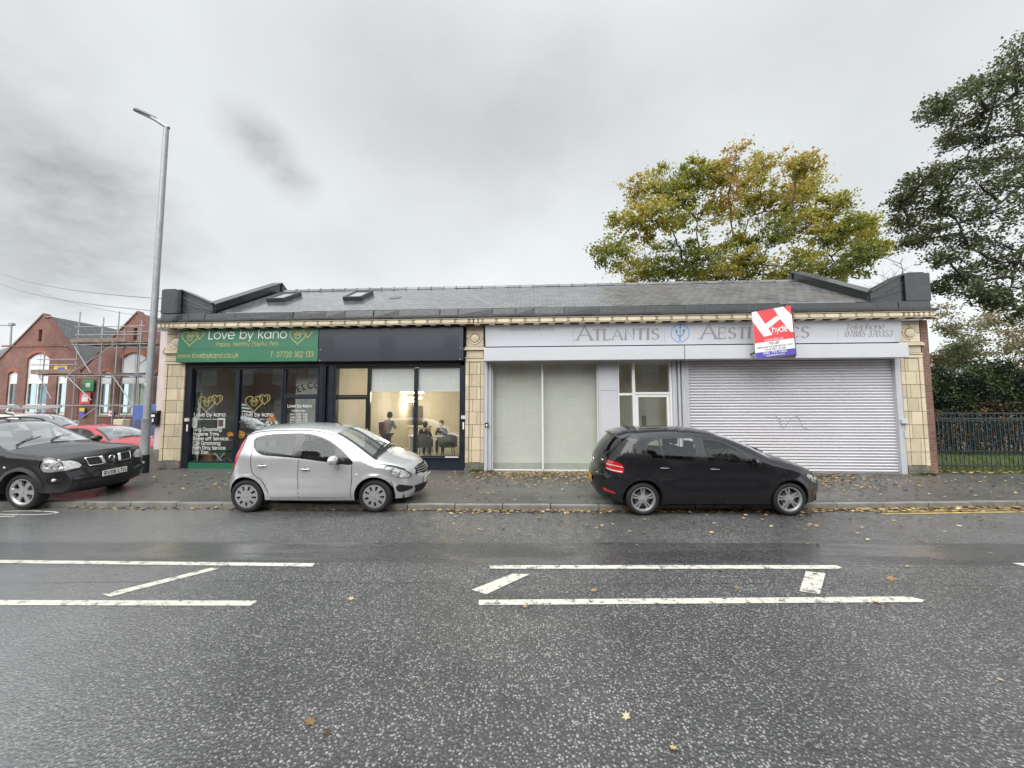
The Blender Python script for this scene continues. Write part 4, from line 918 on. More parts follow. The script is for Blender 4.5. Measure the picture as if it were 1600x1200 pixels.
def paint(name, col, metal, flake=0, rough=.3, wet=.12):
    s = NT(name); c = tuple(col)
    s.set('Base Color', s.mix(s.math('MULTIPLY', s.math('SUBTRACT', s.noise(1.2, 5, .7), .45, clamp=True), .5), c, tuple(v*.72 for v in c)))
    s.set('Metallic', metal); s.set('Roughness', rough); s.set('Coat Weight', 1.0); s.set('Coat Roughness', .02)
    # rain droplets standing on the lacquer
    v = s.vor(95, 'F1', 'Distance'); c2 = s.vor(95, 'F1', 'Color'); sc = s.node('ShaderNodeSeparateColor'); s.l.new(c2, sc.inputs[0])
    dr = s.math('MULTIPLY', s.ramp(v, [(.12, 1.0), (.36, 0.0)]), s.math('GREATER_THAN', sc.outputs[0], .62))
    b = s.node('ShaderNodeBump'); b.inputs['Strength'].default_value = wet; b.inputs['Distance'].default_value = .003; s.l.new(dr, b.inputs['Height']); s.l.new(b.outputs[0], s.bsdf.inputs['Coat Normal'])
    return s.m

def polar_hole(R, a, r0, r1, w0, w1, rd=.25, n=5):
    """rounded trapezoid hole centred at angle a, angular half widths w0 (inner) w1 (outer) degrees"""
    P = []
    for k in range(n+1): q = rad(a-w1+2*w1*k/n); P.append((R*r1*math.cos(q), R*r1*math.sin(q)))
    for k in range(3): q = rad(a+w0-2*w0*k/2); P.append((R*r0*math.cos(q), R*r0*math.sin(q)))
    return P
RIMCACHE = {}
def rim_meshes(kind, R, seg=48):
    """rim face with real openings; wheel axis along y, outside at -y"""
    holes = []
    if kind == 'cover':
        for k in range(9): holes.append(polar_hole(R, 40*k+20, .50, .86, 8.5, 7.5))
    elif kind == 'double':
        for k in range(5):
            holes.append(polar_hole(R, 72*k+90+36, .36, .86, 17, 22.5)); holes.append(polar_hole(R, 72*k+90, .40, .86, 3.2, 4.2, n=2))
    else:
        for k in range(6): holes.append(polar_hole(R, 60*k+30, .40, .84, 13, 16.5))
    outer = [(R*math.cos(2*PI*k/seg), R*math.sin(2*PI*k/seg)) for k in range(seg)]
    rings = [[(R*f*math.cos(2*PI*k/24), R*f*math.sin(2*PI*k/24)) for k in range(24)] for f in (.16, .93)]
    V, F = cdt([outer]+holes+rings, [], (-R, R, -R, R), R/7)
    c = np.array([[V[list(f), 0].mean(), V[list(f), 1].mean()] for f in F]); keep = (c[:, 0]**2+c[:, 1]**2) < R*R*.999
    for h in holes: keep &= ~inpoly(c[:, 0], c[:, 1], h)
    def dish(r):
        r = r/R
        if kind == 'cover': return -.018+.020*max(0, r-.45)*1.2-.006*(r < .16)
        return (-.002-.010*(1-r) if r > .90 else .018+.010*(r-.3) if r > .2 else .008)
    vs = [(v[0], dish(math.hypot(*v)), v[1]) for v in V]
    mb = MB(); mb.add(vs, [f for f, k in zip(F, keep) if k])
    for h in holes:
        n = len(h); a = [(p[0], dish(math.hypot(*p)), p[1]) for p in h]; b = [(p[0]*.995, dish(math.hypot(*p))+.035, p[1]*.995) for p in h]
        mb.add(a+b, [(i, (i+1) % n, (i+1) % n+n, i+n) for i in range(n)])
    return mb
def make_wheel(parent, x, y, R, kind, mat, side, w=.20):
    """side -1: outside towards -y"""
    s = 1 if side < 0 else -1
    o = bpy.data.objects.new('wheel', None); COL.objects.link(o); o.parent = parent; o.location = (x, y, R); o.rotation_euler = (0, rad(random.uniform(0, 70)), 0)
    rr = R*(.745 if kind != 'cover' else .705)
    t = MB(); hw = w/2; t.lathe([(rr, -hw+.012), (rr+.010, -hw-.001), (R*.84, -hw-.006), (R*.93, -hw+.004), (R*.985, -hw+.022), (R, -hw+.045), (R, 0), (R, hw-.045), (R*.98, hw-.02), (R*.84, hw), (rr, hw)], axis='y', n=56)
    for gy in (-.05, -.017, .017, .05): t.lathe([(R+.0008, gy-.004), (R+.0015, gy), (R+.0008, gy+.004)], axis='y', n=40)
    ty = t.build('tyre', mat_tyre, o, smooth=50); ty.scale = (1, s, 1)
    key = (kind, round(rr, 3))
    m = rim_meshes(kind, rr); off = -hw+.012
    m.v = [(a, b+off, c) for a, b, c in m.v]
    m.lathe([(rr, off-.002), (rr-.004, off+.03), (rr-.02, off+.12)], axis='y', n=48)
    m.lathe([(0, off-.004 if kind != 'cover' else off-.024), (rr*.13, off-.002 if kind != 'cover' else off-.022), (rr*.145, off+.008)], axis='y', n=24)
    ri = m.build('rim', mat, o, smooth=40); ri.scale = (1, s, 1)
    b = MB(); b.lathe([(0, off+.075), (rr*.98, off+.075)], axis='y', n=32); bb = b.build('brake_shadow_plate', mat_brk, o); bb.scale = (1, s, 1)
    b = MB(); b.lathe([(rr*.2, off+.055), (rr*.62, off+.055), (rr*.62, off+.068)], axis='y', n=32); bb = b.build('brake_disc', M('brake disc', (.14, .12, .11), .45, .7) if 'bd' not in RIMCACHE else RIMCACHE['bd'], o); bb.scale = (1, s, 1); RIMCACHE['bd'] = bb.data.materials[0]
    return o

class Car:
    def __init__(s, sp):
        s.sp = sp; W = sp['W']
        pts = [(p[0], p[1], p[3] if len(p) > 3 else .08) for p in sp['E']]
        E, ix = catmull(pts, .045); s.E = np.array(E); s.ix = ix; s.names = [p[2] for p in sp['E']]
        s.seg = []
        for k in range(len(ix)-1): s.seg += [s.names[k]]*(ix[k+1]-ix[k])
        s.Exy = s.E[:, :2]
        T = np.gradient(s.Exy, axis=0); T /= np.linalg.norm(T, axis=1)[:, None]; s.N = np.stack([-T[:, 1], T[:, 0]], 1)   # E runs rear-bottom, over the top, to front-bottom
        if s.N[len(s.N)//2, 1] < 0: s.N = -s.N
        s.fx = s.Exy[:, 0].max(); s.rx = s.Exy[:, 0].min()
    def ys(s, x, z):
        sp = s.sp; x = np.asarray(x, float); z = np.asarray(z, float); W = sp['W']
        y = np.full(x.shape, W)
        u = np.clip((x-sp['pf'][0])/(s.fx-sp['pf'][0]), 0, 1); y = y-(W-sp['pf'][1])*u**sp['pf'][2]
        u = np.clip((sp['pr'][0]-x)/(sp['pr'][0]-s.rx), 0, 1); y = y-(W-sp['pr'][1])*u**sp['pr'][2]
        zb = sp['belt'][0]+(sp['belt'][1]-sp['belt'][0])*(x-0)/2.5
        y = y-.045*np.clip((.50-z)/.3, 0, 1.2)**2
        y = y-.022*np.clip((z-.62)/(zb-.62), 0, 1)**2
        # crease under the shoulder, door hollow
        y = y-sp.get('hollow', .012)*np.exp(-((z-.50)/.10)**2)*np.clip((x-.45)/.2, 0, 1)*np.clip((sp['wb']-.45-x)/.2, 0, 1)
        a = np.clip(z-zb, 0, None); y = y-sp['tumble']*a*a/(a+.05)
        Rr = sp.get('Rr', .10)
        P = np.stack([x.ravel(), z.ravel()], 1); A = s.Exy[:-1]; Bv = s.Exy[1:]-A; L2 = (Bv**2).sum(1)
        d = np.full(len(P), 9.)
        for i in range(len(A)):
            t = np.clip(((P-A[i])@Bv[i])/max(L2[i], 1e-9), 0, 1); q = P-A[i]-t[:, None]*Bv[i]; d = np.minimum(d, np.hypot(q[:, 0], q[:, 1]))
        d = d.reshape(x.shape); k = np.clip(1-d/Rr, 0, 1)
        y = y-Rr*sp.get('Rk', .62)*k**2.2
        for cx in (0, sp['wb']):
            rho = np.hypot(x-cx, z-sp['R']); y = y+sp.get('flare', .022)*np.exp(-(np.clip(rho-sp['ra'], 0, None)/.045)**2)
        return y
    def strip_pt(s, i, t):
        """i float row index, t lateral -1..1"""
        i0 = int(min(max(i, 0), len(s.E)-1.001)); f = i-i0; e = s.E[i0]*(1-f)+s.E[i0+1]*f; n = s.N[i0]*(1-f)+s.N[i0+1]*f
        ye = float(s._ye[i0]*(1-f)+s._ye[i0+1]*f); b = e[2]*(1-abs(t)**2.2)
        return np.array([e[0]+n[0]*b, ye*t, e[1]+n[1]*b]), np.array([n[0], 0, n[1]])
    def front_pt(s, y, z, off=0, rear=False, lo=None):
        """point of the nose (or tail) at lateral y, height z"""
        best = None; N = len(s.E); rng = range(N-2, N//2, -1) if not rear else range(0, N//2)
        for i in rng:
            def zat(k):
                t = max(-1, min(1, y/s._ye[int(k)])); return s.strip_pt(k, t)[0][2]
            a, b = zat(i), zat(i+1)
            if (a-z)*(b-z) <= 0 and abs(a-b) > 1e-6:
                k = i+(a-z)/(a-b); t = max(-1, min(1, y/float(s._ye[i]))); p, n = s.strip_pt(k, t)
                n = n+np.array([0, .5*y, 0])*1.0; n = n/np.linalg.norm(n); return p+n*off
        return np.array([s.fx if not rear else s.rx, y, z])
    def patch_front(s, mb, poly, off, rear=False, step=.05):
        V, F = cdt([poly], [], (min(p[0] for p in poly), max(p[0] for p in poly), min(p[1] for p in poly), max(p[1] for p in poly)), step)
        vs = [tuple(s.front_pt(v[0], v[1], off, rear)) for v in V]
        mb.add(vs, [f for f in F if inpoly(np.array([V[list(f), 0].mean()]), np.array([V[list(f), 1].mean()]), poly)[0]])
    def side_pts(s, P, off=.0):
        P = np.asarray(P, float); x, z = P[:, 0], P[:, 1]; e = 2e-3
        y = s.ys(x, z); dx = (s.ys(x+e, z)-s.ys(x-e, z))/(2*e); dz = (s.ys(x, z+e)-s.ys(x, z-e))/(2*e)
        n = np.stack([-dx, np.ones_like(dx), -dz], 1); n /= np.linalg.norm(n, axis=1)[:, None]
        return np.stack([x, y, z], 1)+n*off, n
    def ribbon(s, mb, line, wd=.008, off=.0015, sides=(-1, 1)):
        P = np.array(smooth_poly(line, .03, False) if len(line) > 2 else [np.array(line[0])+(np.array(line[1])-np.array(line[0]))*k/12 for k in range(13)], float)
        T = np.gradient(P, axis=0); T /= np.linalg.norm(T, axis=1)[:, None]; Nn = np.stack([-T[:, 1], T[:, 0]], 1)*wd/2
        A, _ = s.side_pts(P+Nn, off); B_, _ = s.side_pts(P-Nn, off); n = len(P)
        for sd in sides: mb.add([(p[0], sd*p[1], p[2]) for p in list(A)+list(B_)], [(i, i+1, n+i+1, n+i) for i in range(n-1)])
    def build(s, root):
        sp = s.sp; s.root = root; wb = sp['wb']; ra = sp['ra']; R = sp['R']
        s._ye = s.ys(s.E[:, 0], s.E[:, 1])
        # side outline
        sill = sp['sill']; a0 = math.degrees(math.asin(max(-1, (sill-R)/ra)))
        def arch(cx): return [(cx+ra*math.cos(rad(a)), R+ra*math.sin(rad(a))) for a in np.linspace(a0, 180-a0, 25)]
        bottom = [(float(s.E[-1, 0]), float(s.E[-1, 1]))]; fb = bottom[0]
        fr = arch(wb); re = arch(0)
        line_b = [((fb[0]*(1-t)+fr[0][0]*t), (fb[1]*(1-t)+fr[0][1]*t)) for t in np.linspace(0, 1, 6)[1:-1]]
        silll = [(fr[-1][0]*(1-t)+re[0][0]*t, fr[-1][1]*(1-t)+re[0][1]*t) for t in np.linspace(0, 1, 30)[1:-1]]
        rb = s.Exy[0]; line_r = [(re[-1][0]*(1-t)+rb[0]*t, re[-1][1]*(1-t)+rb[1]*t) for t in np.linspace(0, 1, 6)[1:-1]]
        outline = [tuple(p) for p in s.Exy]+line_b+fr+silll+re+line_r
        feats = [(n, smooth_poly(p, .035) if sm else dens(p)) for n, p, sm in sp['feats']]
        xs_, zs_ = [p[0] for p in outline], [p[1] for p in outline]
        V, F = cdt([outline]+[p for _, p in feats], [], (min(xs_), max(xs_), min(zs_), max(zs_)), .05)
        c = np.array([[V[list(f), 0].mean(), V[list(f), 1].mean()] for f in F]); keep = inpoly(c[:, 0], c[:, 1], outline)
        cls = np.array(['body']*len(F), dtype=object)
        for n, p in feats: cls[inpoly(c[:, 0], c[:, 1], p)] = n
        y = s.ys(V[:, 0], V[:, 1])
        Vall = [(v[0], -yy, v[1]) for v, yy in zip(V, y)]+[(v[0], yy, v[1]) for v, yy in zip(V, y)]
        nV = len(V); faces = []; fc = []
        for f, k, cl in zip(F, keep, cls):
            if not k: continue
            area = np.cross(V[f[1]]-V[f[0]], V[f[2]]-V[f[0]]) if False else (V[f[1]][0]-V[f[0]][0])*(V[f[2]][1]-V[f[0]][1])-(V[f[1]][1]-V[f[0]][1])*(V[f[2]][0]-V[f[0]][0])
            g = f if area > 0 else f[::-1]
            faces.append(tuple(g)); fc.append(cl if cl in sp.get('shared', ()) else cl+('#r' if cl != 'body' else '')); faces.append(tuple(nV+q for q in g[::-1])); fc.append(cl if cl in sp.get('shared', ()) else cl+('#l' if cl != 'body' else ''))
        Tt = [-1, -.97, -.93, -.87, -.78, -.66, -.52, -.36, -.18, 0, .18, .36, .52, .66, .78, .87, .93, .97, 1]; base = len(Vall)
        for i in range(len(s.E)):
            for t in Tt: Vall.append(tuple(s.strip_pt(i, t)[0]))
        nt = len(Tt)
        for i in range(len(s.E)-1):
            for j in range(nt-1):
                tm = abs((Tt[j]+Tt[j+1])/2); nm = s.seg[i]
                cl = sp['strip'](nm, tm, s.E[i])
                faces.append((base+i*nt+j, base+i*nt+j+1, base+(i+1)*nt+j+1, base+(i+1)*nt+j)); fc.append(cl)
        # merge and compute shared normals
        A = np.array(Vall); key = {}; rep = np.zeros(len(A), int)
        for i, p in enumerate(np.round(A, 4)): rep[i] = key.setdefault(tuple(p), i)
        nrm = np.zeros_like(A); F2 = []
        for f in faces:
            g = [rep[q] for q in f]; P = A[g]; nn = np.cross(P[1]-P[0], P[2]-P[0]) if len(g) == 3 else np.cross(P[2]-P[0], P[3]-P[1]); F2.append(g)
        cen = np.array([A[g].mean(0) for g in F2]); mid = np.array([wb/2, 0, .7])
        for k, g in enumerate(F2):
            P = A[g]; nn = np.cross(P[1]-P[0], P[2]-P[0]) if len(g) == 3 else np.cross(P[2]-P[0], P[3]-P[1])
            if np.dot(nn, (cen[k]-mid)*np.array([.3, 1, 1])) < 0: F2[k] = g[::-1]; nn = -nn
            for q in g: nrm[q] += nn
        nrm /= np.maximum(np.linalg.norm(nrm, axis=1), 1e-12)[:, None]
        _, an = s.side_pts(V, 0)
        an = np.concatenate([an*np.array([1, -1, 1]), an]); edge = {int(rep[base+i*nt+j]) for i in range(len(s.E)) for j in (0, nt-1)}
        for i in range(2*nV):
            q = int(rep[i]); a_ = an[i]
            nrm[q] = a_ if q not in edge else (a_*.5+nrm[q])/np.linalg.norm(a_*.5+nrm[q])
        groups = {}
        for g, cl in zip(F2, fc): groups.setdefault(cl, []).append(g)
        s.parts = {}
        for cl, fl in groups.items():
            nm = cl.split('#')[0]
            if nm == 'none': continue
            objn, mt, off = sp['parts'][nm]
            used = sorted({q for g in fl for q in g if True}); mp = {q: i for i, q in enumerate(used)}
            fl = [tuple(dict.fromkeys(mp[q] for q in g)) for g in fl]; fl = [g for g in fl if len(g) > 2]
            P = A[used]+nrm[used]*off
            me = bpy.data.meshes.new(objn); me.from_pydata([tuple(p) for p in P], [], fl); me.materials.append(mt)
            me.polygons.foreach_set('use_smooth', [True]*len(me.polygons)); me.normals_split_custom_set_from_vertices([tuple(nrm[q]) for q in used])
            ob = bpy.data.objects.new(objn, me); COL.objects.link(ob); ob.parent = root; s.parts[cl] = ob
        # wheel wells and floor
        m = MB()
        for cx in (0, wb):
            for sd in (-1, 1):
                a = [(cx+ra*1.0*math.cos(rad(q)), R+ra*math.sin(rad(q))) for q in np.linspace(a0-4, 184-a0, 22)]
                yy, _ = s.side_pts(a, 0)
                A1 = [(p[0], sd*(p[1]-.001), p[2]) for p in yy]; B1 = [(p[0], sd*(s.sp['W']-.34), p[1]) for p in a]; n = len(a)
                m.add(A1+B1, [(i, i+1, n+i+1, n+i) for i in range(n-1)]); m.add(B1+[(cx, sd*(s.sp['W']-.34), R)], [(i, i+1, n) for i in range(n-1)])
        wi = s.sp['W']-.10
        m.box(ra+.02, wb-ra-.02, -wi, wi, sill-.02, sill+.10); m.box(float(s.E[0, 0])+.05, -ra*.7, -wi+.12, wi-.12, sp['E'][0][1]+.02, sp['E'][0][1]+.2); m.box(wb+ra*.7, float(s.E[-1, 0])-.05, -wi+.12, wi-.12, sp['E'][-1][1]+.02, sp['E'][-1][1]+.22)
        m.box(-.5, wb+.3, -wi+.28, wi-.28, .20, .34)
        m.build('underbody', mat_under, root)
        tr = s.sp['W']-.115
        s.wheels = [make_wheel(root, x, sd*tr, R, sp['rim'][0], sp['rim'][1], sd, sp.get('tw', .20)) for x in (0, wb) for sd in (-1, 1)]
        # cabin
        if sp.get('cabin', True):
            zb = sp['belt'][0]; fx, rx2 = sp['seatx']
            m = MB(); m.box(rx2-.5, wb-.42, -wi+.08, wi-.08, sill+.1, sill+.13); m.build('cabin_floor', mat_under, root)
            for sd in (-1, 1):
                m = MB(); x0, y0 = fx, sd*.36
                m.box(x0-.08, x0+.44, y0-.24, y0+.24, .42, .60); m.hexa([(x0-.14, y0-.24, .55), (x0+.0, y0-.24, .55), (x0+.0, y0+.24, .55), (x0-.14, y0+.24, .55), (x0-.30, y0-.20, zb+.07), (x0-.20, y0-.20, zb+.07), (x0-.20, y0+.20, zb+.07), (x0-.30, y0+.20, zb+.07)])
                m.box(x0-.32, x0-.23, y0-.12, y0+.12, zb+.11, zb+.26); m.tube([(x0-.27, y0-.05, zb+.1), (x0-.28, y0-.05, zb+.18)], .008); m.tube([(x0-.27, y0+.05, zb+.1), (x0-.28, y0+.05, zb+.18)], .008)
                m.build('seat', mat_seat, root, bevel=.035, smooth=40)
            m = MB(); m.box(rx2-.1, rx2+.38, -.60, .60, .45, .62); m.hexa([(rx2-.14, -.60, .55), (rx2, -.60, .55), (rx2, .60, .55), (rx2-.14, .60, .55), (rx2-.32, -.56, zb+.05), (rx2-.2, -.56, zb+.05), (rx2-.2, .56, zb+.05), (rx2-.32, .56, zb+.05)])
            for yy_ in (-.36, .36): m.box(rx2-.33, rx2-.25, yy_-.12, yy_+.12, zb+.03, zb+.13)
            m.build('rear_seat', mat_seat, root, bevel=.03, smooth=40)
            dx = sp['dash']; m = MB(); m.hexa([(dx-.25, -wi+.1, .55), (dx+.35, -wi+.1, .55), (dx+.35, wi-.1, .55), (dx-.25, wi-.1, .55), (dx-.16, -wi+.12, zb-.05), (dx+.35, -wi+.14, zb-.04), (dx+.35, wi-.14, zb-.04), (dx-.16, wi-.12, zb-.05)]); m.hexa([(dx-.2, -.54, zb-.1), (dx+.1, -.54, zb-.1), (dx+.1, -.2, zb-.1), (dx-.2, -.2, zb-.1), (dx-.12, -.50, zb+.04), (dx+.1, -.50, zb+.0), (dx+.1, -.24, zb+.0), (dx-.12, -.24, zb+.04)])
            m.build('dashboard', mat_trim, root, bevel=.03, smooth=40)
            m = MB(); c0 = Vector((dx-.34, -.37, zb-.05)); ax = Vector((-.85, 0, .5)).normalized(); b1 = Vector((0, 1, 0)); b2 = ax.cross(b1)
            m.tube([c0+(b1*math.cos(q)+b2*math.sin(q))*.185 for q in np.linspace(0, 2*PI, 25)], .014, 8, False)
            for q in (0, PI, -PI/2): m.tube([c0-ax*.02, c0+(b1*math.cos(q)+b2*math.sin(q))*.18], .016, 6)
            m.tube([c0-ax*.02, c0-ax*.25], .03, 8); m.build('steering_wheel', mat_trim, root, smooth=40)
        return s
def dens(p, st=.04):
    o = []
    for a, b in zip(p, p[1:]+p[:1]):
        n = max(1, int(math.dist(a, b)/st)); o += [(a[0]+(b[0]-a[0])*k/n, a[1]+(b[1]-a[1])*k/n) for k in range(n)]
    return o
def place(root, front_contact, heading, sp, roll_z=.10, track=None):
    """near side front wheel contact at front_contact; the far wheels stand roll_z higher on the pavement"""
    t = sp['W']-.115; ro = math.asin(roll_z/(2*t)); Rm = Matrix.Rotation(heading, 3, 'Z') @ Matrix.Rotation(ro, 3, 'X')
    p = Vector(front_contact)-Rm @ Vector((sp['wb'], -t-.09, 0)); root.location = p; root.rotation_euler = Rm.to_euler()
def plate(car, text, y0, z0, mat, rear=False, w=.48, h=.112, tilt=0):
    sp = car.sp; x = car.front_pt(0, z0, .015, rear)[0]; sg = -1 if rear else 1
    m = MB(); m.box(x-.006, x+.006, y0-w/2, y0+w/2, z0-h/2, z0+h/2); o = m.build('number_plate', mat, car.root, bevel=.003)
    m = MB(); put_text(m, text, (x+sg*.008, y0+(0 if not rear else 0), z0-h*.33), h*.66, .17, u=(0, 1*sg, 0), v=(0, 0, 1), align='c', width=w*.88, gap=.14); m.build('lettering', mat_blk_gloss, o)
    return o
def mirror(car, x, z, ym, mat, sides=(-1, 1), s=1.0, col2=None):
    for sd in sides:
        m = MB(); m.ball((x, sd*(ym+.12*s), z), (.075*s, .115*s, .072*s), 8); m.v = [(max(a, x-.045*s), b, c) for a, b, c in m.v]
        o = m.build('wing_mirror', mat, car.root, smooth=60)
        m = MB(); m.tube([(x+.02, sd*(ym+.05), z-.04*s), (x+.05, sd*(ym-.04), z-.075*s)], [.03*s, .035*s], 8); m.build('mirror_arm', mat_trim, o, smooth=True)
        m = MB(); m.lathe([(0, -.0475*s), (.055*s, -.0475*s)], (x, sd*(ym+.12*s), z), 'x', 16); m.build('mirror_glass', mat_chrome, o)
def handle(car, x, z, mat, side, l=.17):
    P, n = car.side_pts([(x, z)], 0); y = float(P[0, 1])
    m = MB(); m.ball((x, side*(y-.004), z-.012), (l*.36, .012, .030), 8); o2 = None
    base = m.build('handle_recess', mat_trim if mat is None else mat, None)
    bpy.data.objects.remove(base)
    m = MB(); m.tube([(x-l/2, side*(y-.004), z-.002), (x-l*.4, side*(y+.022), z), (x, side*(y+.030), z+.002), (x+l*.4, side*(y+.022), z), (x+l/2, side*(y-.004), z-.002)], [.010, .013, .014, .013, .010], 8)
    return m

# ---------------------------------------------------------------- silver supermini
def strip_std(nm, t, e):
    if nm in ('windscreen', 'rear_window'): return nm if t < .90 else ('body' if t > .95 else 'screen_edge')
    return nm
def car_common(root, sp, car, doors_gap, handles, pm, hmat=None):
    for sd in (-1, 1):
        m = MB()
        for l in doors_gap: car.ribbon(m, l, .010, .0012, (sd,))
        m.build('panel_gap', mat_blk_gloss, root, fix=False)
    for sd, tg in ((-1, '#r'), (1, '#l')):
        for x, z, dn in handles:
            h = handle(car, x, z, None, sd); d = car.parts.get(dn+tg); h.build('handle', hmat or pm, d or root, smooth=True)
            P, n = car.side_pts([(x, z)], 0); y = float(P[0, 1]); r = MB(); r.lathe([(0, sd*(y+.0025)), (.036, sd*(y+.0022)), (.042, sd*(y+.0005))], (x, 0, z-.012), 'y', 18); r.build('handle_cup', mat_trim, d or root, fix=True)
mat_silver = paint('silver car paint', (.66, .67, .68), .60, rough=.27)
S = dict(W=.84, wb=2.36, R=.30, ra=.362, sill=.235, pf=(2.30, .50, 2.3), pr=(.05, .60, 2.0), belt=(.98, .86), tumble=.42, Rr=.11, tw=.185, rim=('cover', mat_cover), seatx=(1.18, .42), dash=1.85,
  E=[(-.44, .24, 'rear_bumper', .14), (-.50, .38, 'rear_bumper', .14), (-.49, .56, 'rear_bumper', .14), (-.42, .66, 'tailgate', .15), (-.36, .82, 'tailgate', .15), (-.315, .97, 'rear_window', .15), (-.24, 1.18, 'rear_window', .13), (-.165, 1.33, 'tailgate', .12), (-.10, 1.405, 'tailgate', .09), (.0, 1.455, 'roof', .07), (.35, 1.495, 'roof', .06), (.8, 1.505, 'roof', .06), (1.2, 1.482, 'roof', .06), (1.55, 1.405, 'windscreen', .08), (1.90, 1.22, 'windscreen', .10), (2.24, 1.00, 'windscreen', .12), (2.36, .935, 'bonnet', .10), (2.60, .875, 'bonnet', .075), (2.80, .80, 'bonnet', .08), (2.92, .70, 'front_bumper', .12), (2.965, .60, 'front_bumper', .15), (2.985, .45, 'front_bumper', .15), (2.96, .30, 'front_bumper', .13), (2.90, .20, 'front_bumper', .08)],
  strip=strip_std, shared=(),
  feats=[('door_rear', [(.955, 1.47), (.955, .27), (.47, .27), (.40, .42), (.30, .60), (.16, .70), (.10, .85), (.09, 1.20), (.14, 1.40), (.30, 1.47)], False),
         ('door_front', [(.975, 1.47), (1.22, 1.44), (1.50, 1.345), (1.78, 1.17), (1.94, 1.0), (1.95, .60), (1.93, .27), (.975, .27)], False),
         ('trim', [(.06, 1.31), (.09, 1.355), (.20, 1.395), (.40, 1.42), (.85, 1.435), (1.08, 1.42), (1.30, 1.37), (1.52, 1.275), (1.75, 1.12), (1.93, .96), (1.97, .91), (1.91, .875), (1.50, .925), (.93, .995), (.45, 1.035), (.28, 1.055), (.16, 1.115), (.09, 1.20)], True),
         ('quarter_window', [(.10, 1.30), (.125, 1.34), (.22, 1.375), (.33, 1.39), (.30, 1.065), (.25, 1.08), (.17, 1.145), (.115, 1.22)], False),
         ('window_rear', [(.365, 1.395), (.60, 1.41), (.82, 1.412), (.84, 1.02), (.60, 1.035), (.34, 1.06)], False),
         ('window_front', [(1.00, 1.405), (1.10, 1.395), (1.30, 1.345), (1.50, 1.26), (1.62, 1.175), (1.60, .925), (1.30, .96), (1.00, .995)], False),
         ('headlamp', [(2.53, .81), (2.56, .855), (2.67, .84), (2.79, .78), (2.90, .70), (2.96, .61), (2.94, .58), (2.84, .58), (2.71, .63), (2.61, .70)], True),
         ('fog_recess', [(2.73, .45), (2.76, .485), (2.86, .46), (2.97, .40), (2.97, .36), (2.83, .335), (2.76, .36)], True),
         ('tail_lamp', [(-.10, 1.335), (-.165, 1.34), (-.28, 1.0), (-.42, .72), (-.40, .66), (-.32, .72), (-.21, .90), (-.135, 1.12)], True)],
  parts=dict(body=('body', mat_silver, 0), door_rear=('rear_door', mat_silver, 0), door_front=('front_door', mat_silver, 0), trim=('window_trim', mat_blk_gloss, -.001), quarter_window=('quarter_window', mat_cglass_d, 0), window_rear=('side_window', mat_cglass_d, 0), window_front=('side_window', mat_cglass, 0), headlamp=('headlight', mat_lens, .002), fog_recess=('fog_lamp_recess', mat_trim, -.008), tail_lamp=('tail_light', mat_redlens, .003),
     rear_bumper=('rear_bumper', mat_silver, 0), tailgate=('tailgate', mat_silver, 0), rear_window=('rear_window', mat_cglass_d, 0), roof=('roof', mat_silver, 0), windscreen=('windscreen', mat_wscreen, 0), screen_edge=('windscreen_surround', mat_blk_gloss, 0), bonnet=('bonnet', mat_silver, 0), front_bumper=('front_bumper', mat_silver, 0)))
def lamp_inside(car, poly, dx=-.06, sides=(-1, 1), mat=None, circ=()):
    for sd, tg in zip((-1, 1), ('#r', '#l')):
        hl = car.parts.get('headlamp'+tg)
        V, F = cdt([smooth_poly(poly, .03)], [], (min(p[0] for p in poly), max(p[0] for p in poly), min(p[1] for p in poly), max(p[1] for p in poly)), .05)
        P, n = car.side_pts(V, -.028); pp = smooth_poly(poly, .03)
        m = MB(); m.add([(p[0], sd*p[1], p[2]) for p in P], [f for f in F if inpoly(np.array([V[list(f), 0].mean()]), np.array([V[list(f), 1].mean()]), pp)[0]])
        m.build('reflector', mat or mat_lampin, hl, fix=False)
        for (x, z, r) in circ:
            Q, nn = car.side_pts([(x, z)], -.020); q = Vector((Q[0, 0], sd*Q[0, 1], Q[0, 2])); n2 = Vector((nn[0, 0], sd*nn[0, 1], nn[0, 2])); n2 = (n2+Vector((.9, 0, 0))).normalized()
            a = n2.orthogonal().normalized(); b = n2.cross(a); m = MB()
            rings = [(r, .010), (r*.92, .012), (r*.80, .0), (r*.45, -.012), (0.001, -.006)]
            for rr_, hh_ in rings:
                for k in range(18): m.v.append(tuple(q+(a*math.cos(2*PI*k/18)+b*math.sin(2*PI*k/18))*rr_+n2*hh_))
            for i in range(len(rings)-1):
                for k in range(18): m.f.append((i*18+k, i*18+(k+1) % 18, (i+1)*18+(k+1) % 18, (i+1)*18+k)); m.m.append(0); m.t.append(.5)
            m.build('lamp_unit', mat_chrome if r > .05 else mat_clear, hl, smooth=50)

root = thing('parked_car', 'silver five door hatchback parked half on the kerb before the groomer', 'car')
car = Car(S).build(root)
car_common(root, S, car, [[(.965, 1.43), (.965, .27)], [(.965, .27), (.47, .27), (.40, .42), (.30, .60), (.16, .70), (.10, .85), (.085, 1.15), (.10, 1.33)], [(1.95, .90), (1.955, .60), (1.93, .40), (1.93, .27)], [(.965, .272), (1.93, .272)], [(-.10, 1.40), (.1, 1.452), (.5, 1.478), (1.0, 1.478), (1.3, 1.445), (1.55, 1.375), (1.85, 1.20), (2.1, 1.04)], [(2.20, .965), (2.36, .895), (2.55, .865), (2.7, .825), (2.86, .745)], [(2.66, .56), (2.70, .42), (2.70, .30)]], [(.30, .865, 'door_rear'), (1.10, .80, 'door_front')], mat_silver)
lamp_inside(car, S['feats'][6][1], circ=((2.67, .745, .060), (2.79, .675, .058), (2.89, .625, .033)))
